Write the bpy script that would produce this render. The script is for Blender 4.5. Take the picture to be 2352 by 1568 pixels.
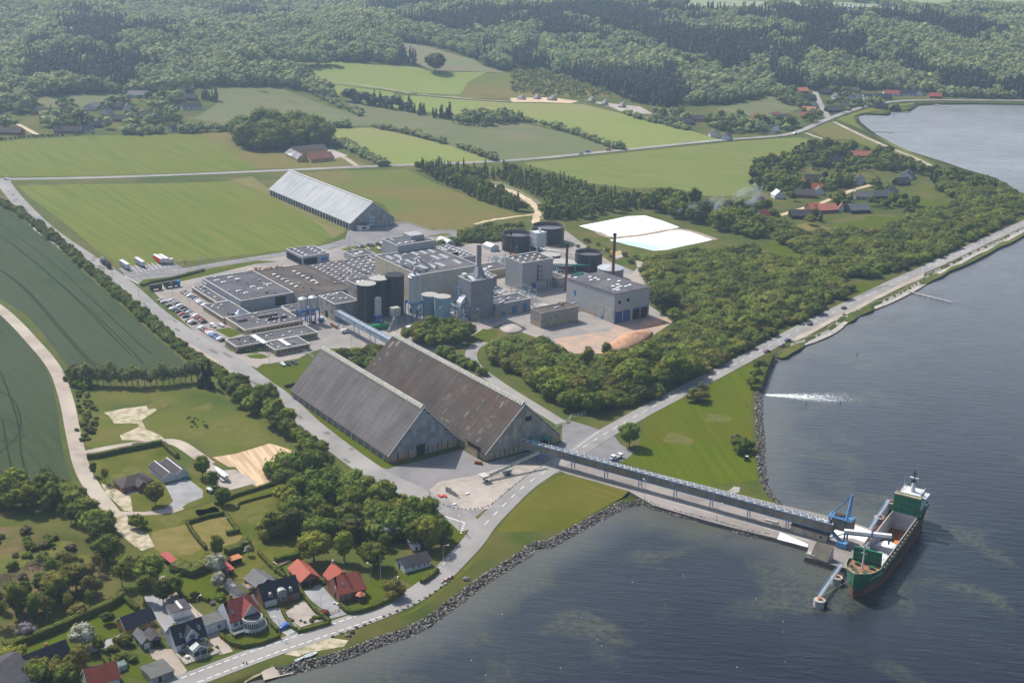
import bpy,bmesh,math,random
from mathutils import Vector,Matrix,Euler
from mathutils.geometry import delaunay_2d_cdt
for o in list(bpy.data.objects):bpy.data.objects.remove(o)
R=math.radians
sc=bpy.context.scene
col=sc.collection
# camera
F_PX,PITCH,ROLL,GA,CAM_H=2981.67,.32717,.02498,.62718,233.0
cp,sp,cr,sr=math.cos(PITCH),math.sin(PITCH),math.cos(ROLL),math.sin(ROLL)
RT=Vector((1,0,0))*cr+Vector((0,sp,cp))*sr
UP=Vector((1,0,0))*-sr+Vector((0,sp,cp))*cr
FW=Vector((0,cp,-sp))
cd=bpy.data.cameras.new('camera');cam=bpy.data.objects.new('camera',cd);col.objects.link(cam)
m=Matrix.Identity(4)
for i in range(3):m[i][0],m[i][1],m[i][2]=RT[i],UP[i],-FW[i]
m[0][3],m[1][3],m[2][3]=0,0,CAM_H
cam.matrix_world=m
cd.sensor_width=36;cd.lens=36*F_PX/2352
cd.clip_start=5;cd.clip_end=40000
sc.camera=cam
# light
W=bpy.data.worlds.new('World');sc.world=W;W.use_nodes=True
nt=W.node_tree;bg=nt.nodes['Background']
sky=nt.nodes.new('ShaderNodeTexSky');sky.sky_type='NISHITA';sky.sun_disc=False
SUN_EL=R(47.5);SH=Vector((.707,-.707))
sky.sun_elevation=SUN_EL;sky.sun_rotation=math.atan2(-SH.x,-SH.y)
sky.air_density=1.1;sky.dust_density=2.6;sky.ozone_density=1.0
nt.links.new(sky.outputs[0],bg.inputs[0]);bg.inputs[1].default_value=.115
sd=bpy.data.lights.new('sun','SUN');sd.energy=4.6;sd.angle=R(.53);sd.color=(1,.95,.87)
so=bpy.data.objects.new('sun',sd);col.objects.link(so)
so.rotation_euler=Vector((SH.x*math.cos(SUN_EL),SH.y*math.cos(SUN_EL),-math.sin(SUN_EL))).to_track_quat('-Z','Y').to_euler()
so.location=(-300,900,600)
vs=sc.view_settings;vs.view_transform='Standard';vs.look='None';vs.gamma=1;vs.use_curve_mapping=False
vs.exposure=0.4
HAZE=1.15e-4
# place: axes of the works, terrain
AX=Vector((-math.sin(GA),math.cos(GA)));BX=Vector((math.cos(GA),math.sin(GA)))
WZ=-1.5
def ab(a,b):return AX*a+BX*b
def flat(X,Y,z=0.0):
 d=FW+RT*((X-1176)/F_PX)-UP*((Y-784)/F_PX)
 t=(z-CAM_H)/d.z
 return Vector((d.x*t,d.y*t))
SHORE_A=[(640,1551),(686,1541),(763,1521),(813,1504),(870,1482),(938,1459),(988,1435),(1038,1396),(1078,1366),(1125,1331),(1176,1299),(1218,1273),(1223,1261),(1271,1253),(1301,1236),(1351,1208),(1408,1178),(1440,1162),(1476,1157),(1501,1167),(1563,1186),(1651,1208),(1713,1228),(1763,1236)]
SHORE_Q=[(1782,1240),(1855,1260),(1848,1280),(1948,1312),(2012,1219),(1944,1196)]
SHORE_B=[(1799,1163),(1775,1140),(1762,1120),(1755,1084),(1752,1050),(1752,1010),(1747,959),(1747,920),(1752,895),(1764,860),(1776,838),(1789,819)]
SHORE_C=[(1821,800),(1871,785),(1919,763),(1944,738),(1989,716),(2039,698),(2089,673),(2119,656),(2151,631),(2201,608),(2239,586),(2289,566),(2352,531)]
SHORE_D=[(2352,447),(2289,413),(2219,393),(2174,377),(2074,346),(2014,313),(1994,298),(1976,283),(1968,268),(1984,264),(2039,266),(2050,257),(2086,258),(2109,243),(2149,241),(2239,240),(2352,242)]
def zz(L):return[flat(x,y,WZ)for x,y in L]
sA,sQ,sB,sC,sD=map(zz,(SHORE_A,SHORE_Q,SHORE_B,SHORE_C,SHORE_D))
shore=[Vector((-330,-400)),Vector((-190,150)),Vector((-150,300)),flat(500,1600,WZ),flat(575,1566,WZ)]+sA+sQ+sB+sC+[flat(2480,478,WZ),flat(2450,466,WZ)]+sD+[flat(2600,250,WZ),Vector((2500,2000)),Vector((9000,2600))]
segs=[(shore[i],shore[i+1])for i in range(len(shore)-1)]
import numpy as np
sP=np.array([a[:]for a,b in segs]);sV=np.array([(b-a)[:]for a,b in segs]);sL=(sV**2).sum(1)
def shore_dist(x,y):
 w=np.array((x,y))-sP
 t=np.clip((w*sV).sum(1)/sL,0,1)
 return float(np.sqrt(((w-sV*t[:,None])**2).sum(1).min()))
land_poly=shore+[Vector((9000,16000)),Vector((-9000,16000)),Vector((-9000,-400))]
def inside(x,y,poly):
 r=False;n=len(poly);j=n-1
 for i in range(n):
  xi,yi=poly[i][0],poly[i][1];xj,yj=poly[j][0],poly[j][1]
  if(yi>y)!=(yj>y)and x<(xj-xi)*(y-yi)/(yj-yi)+xi:r=not r
  j=i
 return r
def ss(a,b,x):
 t=min(1,max(0,(x-a)/(b-a)));return t*t*(3-2*t)
def hill(x,y):
 if y<1180:return 0.0
 s=52*ss(1250,2500,y)+30*ss(2400,5000,y)
 u=ss(1200,1900,y)*(9*math.sin(x/210+y/420+.6)+7*math.sin(y/170-x/390+2)+5*math.sin(x/118-y/230)+3*math.sin(x/61+y/83))
 d=1e9 if x<-200 and y>1000 else shore_dist(x,y)
 return max(0.0,s+u*(1 if y<5000 else.4))*ss(10,380,d)
def G(X,Y,z=0.0):
 """point of the ground seen at picture position X, Y (picture 2352 wide), z metres above it"""
 q=flat(X,Y,z)
 if q.y<1180:return q
 d=FW+RT*((X-1176)/F_PX)-UP*((Y-784)/F_PX)
 lo,t=900/d.y,900/d.y
 while t*d.y<15000:
  t*=1.012
  if CAM_H+d.z*t-z<hill(d.x*t,d.y*t):break
  lo=t
 hi=t
 for _ in range(14):
  mm=(lo+hi)/2
  if CAM_H+d.z*mm-z<hill(d.x*mm,d.y*mm):hi=mm
  else:lo=mm
 return Vector((d.x*hi,d.y*hi))
def T(c,r,x,y):return G(588*c+x/4,(392.2*r if r<3 else 1176)+y/4)
def PX(c,r,x,y):return(588*c+x/4,(392.2*r if r<3 else 1176)+y/4)
# materials
MATS={}
def M(name,c,c2=None,rough=.85,scale=.4,metal=0.0,bump=0.0,bscale=None,detail=5,spec=.3,c3=None,s3=.03,rnd=0.0,stretch=None,lo=.35,hi=.65,rot=0.0):
 if name in MATS:return MATS[name]
 m=bpy.data.materials.new(name);m.use_nodes=True;n=m.node_tree;N=n.nodes;Lk=n.links
 b=N['Principled BSDF'];b.inputs['Roughness'].default_value=rough;b.inputs['Metallic'].default_value=metal
 b.inputs['Specular IOR Level'].default_value=spec if rough<.8 else.03
 if c2 is None:c2=tuple(v*.8 for v in c)
 g=N.new('ShaderNodeNewGeometry');src=g.outputs['Position']
 if stretch or rot:
  mp=N.new('ShaderNodeMapping');mp.inputs['Rotation'].default_value=(0,0,rot);
  Lk.new(src,mp.inputs[0]);src=mp.outputs[0]
  mp2=N.new('ShaderNodeMapping');mp2.inputs['Scale'].default_value=stretch or(1,1,1);Lk.new(src,mp2.inputs[0]);src=mp2.outputs[0]
 t=N.new('ShaderNodeTexNoise');t.inputs['Scale'].default_value=scale;t.inputs['Detail'].default_value=detail;Lk.new(src,t.inputs['Vector'])
 mr=N.new('ShaderNodeMapRange');mr.inputs[1].default_value=lo;mr.inputs[2].default_value=hi;Lk.new(t.outputs[0],mr.inputs[0])
 mx=N.new('ShaderNodeMix');mx.data_type='RGBA';mx.inputs[6].default_value=(*c,1);mx.inputs[7].default_value=(*c2,1)
 Lk.new(mr.outputs[0],mx.inputs[0]);out=mx.outputs[2]
 if c3:
  t3=N.new('ShaderNodeTexNoise');t3.inputs['Scale'].default_value=s3;t3.inputs['Detail'].default_value=4;Lk.new(g.outputs['Position'],t3.inputs['Vector'])
  r3=N.new('ShaderNodeMapRange');r3.inputs[1].default_value=.45;r3.inputs[2].default_value=.68;Lk.new(t3.outputs[0],r3.inputs[0])
  x3=N.new('ShaderNodeMix');x3.data_type='RGBA';x3.inputs[7].default_value=(*c3,1)
  Lk.new(r3.outputs[0],x3.inputs[0]);Lk.new(out,x3.inputs[6]);out=x3.outputs[2]
 if rnd:
  oi=N.new('ShaderNodeObjectInfo');h=N.new('ShaderNodeHueSaturation')
  a=N.new('ShaderNodeMapRange');a.inputs[3].default_value=1-rnd;a.inputs[4].default_value=1+rnd
  Lk.new(oi.outputs['Random'],a.inputs[0]);Lk.new(a.outputs[0],h.inputs['Value'])
  Lk.new(out,h.inputs['Color']);out=h.outputs[0]
 Lk.new(out,b.inputs['Base Color'])
 if bump:
  t2=N.new('ShaderNodeTexNoise');t2.inputs['Scale'].default_value=bscale or scale*3;t2.inputs['Detail'].default_value=4;Lk.new(src,t2.inputs['Vector'])
  bp=N.new('ShaderNodeBump');bp.inputs['Strength'].default_value=bump;bp.inputs['Distance'].default_value=.3
  Lk.new(t2.outputs[0],bp.inputs['Height']);Lk.new(bp.outputs[0],b.inputs['Normal'])
 MATS[name]=m;return m
def leafmat(name,c,c2,rnd=.22,scale=.35,hue=.02):
 m=bpy.data.materials.new(name);m.use_nodes=True;n=m.node_tree;N=n.nodes;Lk=n.links
 b=N['Principled BSDF'];b.inputs['Roughness'].default_value=.6;b.inputs['Specular IOR Level'].default_value=.06
 g=N.new('ShaderNodeNewGeometry');t=N.new('ShaderNodeTexNoise');t.inputs['Scale'].default_value=scale;t.inputs['Detail'].default_value=3
 Lk.new(g.outputs['Position'],t.inputs['Vector'])
 mr=N.new('ShaderNodeMapRange');mr.inputs[1].default_value=.36;mr.inputs[2].default_value=.64;Lk.new(t.outputs[0],mr.inputs[0])
 mx=N.new('ShaderNodeMix');mx.data_type='RGBA';mx.inputs[6].default_value=(*c,1);mx.inputs[7].default_value=(*c2,1);Lk.new(mr.outputs[0],mx.inputs[0])
 oi=N.new('ShaderNodeObjectInfo');h=N.new('ShaderNodeHueSaturation')
 a=N.new('ShaderNodeMapRange');a.inputs[3].default_value=1-rnd;a.inputs[4].default_value=1+rnd
 a2=N.new('ShaderNodeMapRange');a2.inputs[3].default_value=.5-hue;a2.inputs[4].default_value=.5+hue
 w=N.new('ShaderNodeTexWhiteNoise');w.noise_dimensions='1D';Lk.new(oi.outputs['Random'],w.inputs['W'])
 Lk.new(oi.outputs['Random'],a.inputs[0]);Lk.new(a.outputs[0],h.inputs['Value']);Lk.new(w.outputs[0],a2.inputs[0]);Lk.new(a2.outputs[0],h.inputs['Hue'])
 Lk.new(mx.outputs[2],h.inputs['Color']);Lk.new(h.outputs[0],b.inputs['Base Color'])
 tr=N.new('ShaderNodeBsdfTranslucent');Lk.new(h.outputs[0],tr.inputs[0])
 ms=N.new('ShaderNodeMixShader');ms.inputs[0].default_value=.28
 Lk.new(b.outputs[0],ms.inputs[1]);Lk.new(tr.outputs[0],ms.inputs[2]);Lk.new(ms.outputs[0],N['Material Output'].inputs[0])
 MATS[name]=m;return m
# mesh building
class MB:
 def __init__(s):s.v=[];s.f=[];s.m=[]
 def poly(s,pts,mi=0):
  n=len(s.v);s.v+=[tuple(p)for p in pts];s.f.append(tuple(range(n,n+len(pts))));s.m.append(mi)
 def box(s,x0,x1,y0,y1,z0,z1,mi=0,top=None):
  n=len(s.v);s.v+=[(x0,y0,z0),(x1,y0,z0),(x1,y1,z0),(x0,y1,z0),(x0,y0,z1),(x1,y0,z1),(x1,y1,z1),(x0,y1,z1)]
  for f in((0,3,2,1),(0,1,5,4),(1,2,6,5),(2,3,7,6),(3,0,4,7)):s.f.append(tuple(n+i for i in f));s.m.append(mi)
  s.f.append((n+4,n+5,n+6,n+7));s.m.append(mi if top is None else top);return s
 def prism(s,pts,z0,z1,mi=0,top=None):
  n=len(s.v);k=len(pts);s.v+=[(p[0],p[1],z0)for p in pts]+[(p[0],p[1],z1)for p in pts]
  for i in range(k):j=(i+1)%k;s.f.append((n+i,n+j,n+k+j,n+k+i));s.m.append(mi)
  s.f.append(tuple(n+k+i for i in range(k)));s.m.append(mi if top is None else top)
  s.f.append(tuple(n+k-1-i for i in range(k)));s.m.append(mi);return s
 def cyl(s,x,y,z0,z1,r0,r1=None,n=16,mi=0,cap=True,capm=None):
  r1=r0 if r1 is None else r1;b=len(s.v)
  for z,r in((z0,r0),(z1,r1)):
   for i in range(n):a=2*math.pi*i/n;s.v.append((x+r*math.cos(a),y+r*math.sin(a),z))
  for i in range(n):j=(i+1)%n;s.f.append((b+i,b+j,b+n+j,b+n+i));s.m.append(mi)
  if cap:
   s.f.append(tuple(b+n+i for i in range(n)));s.m.append(mi if capm is None else capm)
   s.f.append(tuple(b+n-1-i for i in range(n)));s.m.append(mi)
  return s
 def tube(s,p,q,r,n=4,mi=0,r2=None):
  p=Vector(p);q=Vector(q);d=(q-p)
  if d.length<1e-6:return s
  d.normalize();u=d.orthogonal().normalized()
  if abs(d.z)<.95:u=Vector((-d.y,d.x,0)).normalized()
  w=d.cross(u);b=len(s.v);r2=r if r2 is None else r2
  for c,rr in((p,r),(q,r2)):
   for i in range(n):
    a=2*math.pi*(i+.5)/n;s.v.append(tuple(c+(u*math.cos(a)+w*math.sin(a))*rr))
  for i in range(n):j=(i+1)%n;s.f.append((b+i,b+j,b+n+j,b+n+i));s.m.append(mi)
  s.f.append(tuple(b+n-1-i for i in range(n)));s.m.append(mi);s.f.append(tuple(b+n+i for i in range(n)));s.m.append(mi);return s
 def loft(s,rings,mi=0,caps=True):
  b=len(s.v);k=len(rings[0])
  for r in rings:s.v+=[tuple(p)for p in r]
  for q in range(len(rings)-1):
   for i in range(k):j=(i+1)%k;s.f.append((b+q*k+i,b+q*k+j,b+(q+1)*k+j,b+(q+1)*k+i));s.m.append(mi)
  if caps:
   s.f.append(tuple(b+k-1-i for i in range(k)));s.m.append(mi);s.f.append(tuple(b+(len(rings)-1)*k+i for i in range(k)));s.m.append(mi)
  return s
 def mesh(s,name,mats):
  me=bpy.data.meshes.new(name);me.from_pydata(s.v,[],s.f)
  for mm in(mats if isinstance(mats,(list,tuple))else[mats]):me.materials.append(mm)
  if any(s.m):me.polygons.foreach_set('material_index',s.m)
  me.update();return me
 def build(s,name,mats,parent=None,loc=None,rz=0,smooth=False):
  me=s.mesh(name,mats)
  if smooth:
   for p in me.polygons:p.use_smooth=True
  return link(name,me,parent,loc,rz)
def link(name,me,parent=None,loc=None,rz=0):
 o=bpy.data.objects.new(name,me);col.objects.link(o)
 if parent is not None:o.parent=parent
 if loc is not None:o.location=(*loc,0)[:3]if len(loc)==2 else loc
 o.rotation_euler.z=rz;return o
def tag(o,label=None,cat=None,group=None,kind=None):
 if label:o['label']=label
 if cat:o['category']=cat
 if group:o['group']=group
 if kind:o['kind']=kind
 return o
def thing(name,label,cat,loc=(0,0,0),rz=0,group=None):
 o=bpy.data.objects.new(name,None);col.objects.link(o);o.empty_display_size=.5
 o.location=(loc[0],loc[1],loc[2]if len(loc)>2 else hill(loc[0],loc[1]));o.rotation_euler.z=rz
 return tag(o,label,cat,group)
KIDS={}
def dup(root,loc,rz=0,label=None,group=None,scale=None):
 r=root.copy();col.objects.link(r);r.location=(loc[0],loc[1],loc[2]if len(loc)>2 else hill(loc[0],loc[1]));r.rotation_euler=(0,0,rz)
 if scale:r.scale=scale
 if label:r['label']=label
 if group:r['group']=group
 if root.name not in KIDS:KIDS[root.name]=[(c,list(c.children))for c in root.children]
 for ch,gs in KIDS[root.name]:
  c=ch.copy();col.objects.link(c);c.parent=r
  for g in gs:
   d=g.copy();col.objects.link(d);d.parent=c
 return r
def shz(x,y):
 if y>1180:return hill(x,y)
 d=shore_dist(x,y)
 return 0.0 if d>=3.5 else WZ-.1+(-WZ+.1)*d/3.5
LAYN=[0]
def patch(name,pts,mat,layer=1,raw=False,z=None,label=None):
 """ground sheet following the terrain; pts in picture positions unless raw"""
 w=[Vector(p)for p in pts]if raw else[G(*p)for p in pts]
 LAYN[0]+=1;layer=layer+.06*(LAYN[0]%15)
 e=[]
 for i in range(len(w)):
  a,b=w[i],w[(i+1)%len(w)];n=1
  if max(a.y,b.y)>1180:n=max(1,int((b-a).length/25))
  e+=[a+(b-a)*k/n for k in range(n)]
 pts2=list(e)
 ymax=max(p.y for p in e)
 if ymax>1180:
  x0=min(p.x for p in e);x1=max(p.x for p in e);y0=max(1180,min(p.y for p in e));sx=40
  for i in range(int(x0//sx),int(x1//sx)+2):
   for j in range(int(y0//sx),int(ymax//sx)+2):
    if inside(i*sx,j*sx,e):pts2.append(Vector((i*sx,j*sx)))
 n=len(e)
 ed=[(i,(i+1)%n)for i in range(n)]
 vo,eo,fo,*_=delaunay_2d_cdt(pts2,ed,[tuple(range(n))],1,1e-5)
 me=bpy.data.meshes.new(name)
 def zf(p):
  if z is not None:return z
  return shz(p.x,p.y)+(.02*layer if p.y<1180 else.02*layer+.16*layer*ss(1180,1500,p.y))
 me.from_pydata([(p.x,p.y,zf(p))for p in vo],[],[tuple(f)for f in fo]);me.materials.append(mat)
 bm=bmesh.new();bm.from_mesh(me);bmesh.ops.recalc_face_normals(bm,faces=bm.faces)
 if bm.faces and sum(f.normal.z for f in bm.faces)<0:bmesh.ops.reverse_faces(bm,faces=bm.faces)
 bm.to_mesh(me);bm.free()
 o=link(name,me);o['kind']='structure'
 if label:o['label']=label
 return o
def smoothline(w,it=2):
 for _ in range(it):
  r=[w[0]]
  for i in range(len(w)-1):
   r+=[w[i]*.75+w[i+1]*.25,w[i]*.25+w[i+1]*.75]
  r.append(w[-1]);w=r
 return w
def resample(w,step):
 out=[w[0]];acc=0
 for i in range(len(w)-1):
  a,b=w[i],w[i+1];L=(b-a).length
  t=step-acc
  while t<L:out.append(a+(b-a)*(t/L));t+=step
  acc=(acc+L)%step
 out.append(w[-1]);return out
def normals(w):
 ns=[]
 for i in range(len(w)):
  d=(w[min(i+1,len(w)-1)]-w[max(i-1,0)])
  d=d.normalized()if d.length>1e-9 else Vector((1,0));ns.append(Vector((-d.y,d.x)))
 return ns
def strip(name,pts,width,mat,layer=2,off=0.0,raw=False,smooth=True,wob=0.0,seed=1):
 w=[Vector(p)for p in pts]if raw else[G(*p)for p in pts]
 if smooth:w=smoothline(w)
 LAYN[0]+=1;layer=layer+.06*(LAYN[0]%15)
 if max(p.y for p in w)>1180:w=resample(w,20)
 ns=normals(w);rg=random.Random(seed);mb=MB()
 V_=[]
 for p,n in zip(w,ns):
  j=rg.uniform(-wob,wob);k=rg.uniform(-wob,wob)
  for s in(-width/2-j,width/2+k):
   q=p+n*(off+s);V_.append((q.x,q.y,shz(q.x,q.y)+(.02*layer if q.y<1180 else.02*layer+.16*layer*ss(1180,1500,q.y))))
 mb.v=V_
 for i in range(len(w)-1):mb.f.append((2*i,2*i+1,2*i+3,2*i+2));mb.m.append(0)
 me=mb.mesh(name,mat)
 for p in me.polygons:
  pass
 bm=bmesh.new();bm.from_mesh(me)
 for f in bm.faces:
  if f.normal.z<0:f.normal_flip()
 bm.to_mesh(me);bm.free()
 o=link(name,me);o['kind']='structure';return o
def dashes(pts,step,length,width,off=0.0,layer=5,raw=False,name='road_marking',solid=False):
 w=[Vector(p)for p in pts]if raw else[G(*p)for p in pts]
 w=resample(smoothline(w),1.0);ns=normals(w);mb=MB();i=0
 while i+int(length)<len(w):
  i2=i+int(length)
  a,b=w[i]+ns[i]*off,w[i2]+ns[i2]*off
  z=.02*layer+shz(a.x,a.y)
  for_=[a-ns[i]*width/2,b-ns[i2]*width/2,b+ns[i2]*width/2,a+ns[i]*width/2]
  mb.poly([(p.x,p.y,z)for p in for_]);i+=int(step)if not solid else int(length)
 o=mb.build(name,MATS['white_paint']);o['kind']='structure';return o
# materials of the place
M('white_paint',(.75,.75,.73),(.6,.6,.58),scale=1.2)
grass=M('rough_grass',(.060,.087,.013),(.114,.099,.033),scale=.06,c3=(.050,.072,.015),s3=.012,detail=9,bump=.25,bscale=1.2)
lawn=M('lawn',(.073,.094,.006),(.062,.082,.005),scale=.09,detail=8)
lawn_b=M('mown_lawn',(.082,.108,.004),(.066,.09,.003),scale=.35,stretch=(1,.05,1),rot=R(-8),detail=4,c3=(.085,.086,.007),s3=.02)
lawn_c=M('mown_bank',(.090,.092,.008),(.130,.115,.024),scale=.55,stretch=(.05,1,1),rot=R(40),detail=3,c3=(.074,.085,.005),s3=.03)
garden=M('garden_lawn',(.084,.099,.011),(.122,.108,.025),scale=.16,detail=8,c3=(.058,.076,.007),s3=.05)
dry=M('dry_lawn',(.187,.150,.054),(.137,.122,.030),scale=.2,detail=8)
crop=M('dark_crop',(.045,.064,.028),(.034,.050,.024),scale=.35,stretch=(1,.08,1),rot=R(-35),detail=6,c3=(.050,.063,.034),s3=.01)
fieldA=M('green_field',(.093,.125,.016),(.130,.141,.025),scale=.22,stretch=(1,.04,1),rot=R(-35),detail=8,c3=(.122,.129,.023),s3=.008,lo=.4,hi=.62)
fieldB=M('bright_field',(.151,.200,.041),(.185,.205,.059),scale=.10,stretch=(.06,1,1),rot=R(15),detail=8,c3=(.194,.192,.072),s3=.005)
fieldC=M('dull_field',(.106,.125,.052),(.141,.135,.068),scale=.05,stretch=(.3,1,1),rot=R(10),detail=7,c3=(.118,.132,.056),s3=.006)
fieldD=M('meadow',(.119,.118,.030),(.153,.118,.042),scale=.1,detail=10,c3=(.099,.124,.024),s3=.012)
pale=M('pale_field',(.204,.240,.135),(.255,.264,.171),scale=.004,detail=4)
plough=M('ploughed_field',(.24,.19,.15),(.28,.22,.17),scale=.02)
heath=M('felled_heath',(.178,.153,.102),(.136,.162,.068),scale=.02,detail=8,c3=(.230,.178,.136),s3=.008)
sand=M('sand',(.52,.40,.27),(.42,.33,.22),scale=.12,detail=9,bump=.3,bscale=1,c3=(.56,.45,.33),s3=.04)
furrow=M('raked_sand',(.56,.41,.27),(.40,.29,.19),scale=.5,stretch=(.06,1,1),rot=R(62),detail=4,lo=.42,hi=.58)
patchy=M('patchy_sand',(.44,.38,.29),(.17,.17,.07),scale=.3,detail=12,lo=.42,hi=.7)
beach=M('shingle',(.42,.39,.35),(.29,.27,.24),scale=.5,detail=9,bump=.4,bscale=2)
asph=M('asphalt',(.27,.26,.25),(.20,.192,.188),scale=.12,detail=9,c3=(.31,.295,.28),s3=.03)
asph_n=M('new_asphalt',(.20,.195,.20),(.165,.16,.165),scale=.15,detail=9,c3=(.23,.22,.22),s3=.04)
yard=M('yard_paving',(.27,.25,.235),(.215,.20,.19),scale=.10,detail=10,c3=(.32,.28,.25),s3=.035)
gravel=M('gravel',(.36,.32,.285),(.27,.24,.215),scale=.35,detail=10,bump=.3,bscale=2.5,c3=(.40,.35,.31),s3=.06)
greyg=M('grey_gravel',(.28,.285,.29),(.22,.22,.225),scale=.25,detail=9,c3=(.34,.34,.345),s3=.06)
dirt=M('dirt_track',(.36,.31,.265),(.28,.235,.195),scale=.2,detail=9,c3=(.42,.37,.31),s3=.05)
concrete=M('concrete',(.34,.325,.30),(.25,.24,.22),scale=.35,detail=8,c3=(.4,.38,.35),s3=.08)
darkc=M('dark_concrete',(.17,.155,.14),(.12,.11,.10),scale=.4,detail=8)
salt=M('salt',(.86,.86,.86),(.74,.74,.74),scale=.25,detail=8,bump=.3)
crushed=M('wood_chips',(.50,.30,.19),(.36,.21,.13),scale=.35,detail=9,bump=.6,bscale=1.2)
# ground
def build_ground():
 n=len(land_poly);pts=list(land_poly);ed=[(i,(i+1)%n)for i in range(n)]
 ins=[]
 w=resample(smoothline(shore,1),6);ns=normals(w)
 for p,q in zip(w,ns):
  if p.y>1180 or abs(p.x)>800:continue
  c=p+q*3.6
  if not inside(c.x,c.y,land_poly):c=p-q*3.6
  if inside(c.x,c.y,land_poly)and shore_dist(c.x,c.y)>3.3:ins.append(c)
 pts+=ins
 for i in range(-45,75):
  for j in range(29,110):pts.append(Vector((i*40,j*40+20)))
 for i in range(-8,9):
  for j in range(0,16):pts.append(Vector((i*1000+37,j*1000+500)))
 for i in range(-8,16):
  for j in range(3,29):pts.append(Vector((i*40+11,j*40+7)))
 pts=pts[:n]+[p for p in pts[n:]if inside(p.x,p.y,land_poly)]
 vo,eo,fo,*_=delaunay_2d_cdt(pts,ed,[tuple(range(n))],1,1e-4)
 me=bpy.data.meshes.new('ground');me.from_pydata([(p.x,p.y,shz(p.x,p.y))for p in vo],[],[tuple(f)for f in fo]);me.materials.append(grass)
 bm=bmesh.new();bm.from_mesh(me);bmesh.ops.recalc_face_normals(bm,faces=bm.faces)
 if sum(f.normal.z for f in bm.faces)<0:bmesh.ops.reverse_faces(bm,faces=bm.faces)
 be=[e for e in bm.edges if e.is_boundary]
 r=bmesh.ops.extrude_edge_only(bm,edges=be)
 for v in r['geom']:
  if isinstance(v,bmesh.types.BMVert):v.co.z=-8
 for f in bm.faces:f.smooth=True
 bm.to_mesh(me);bm.free()
 o=link('ground',me);o['kind']='structure'
build_ground()
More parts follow.
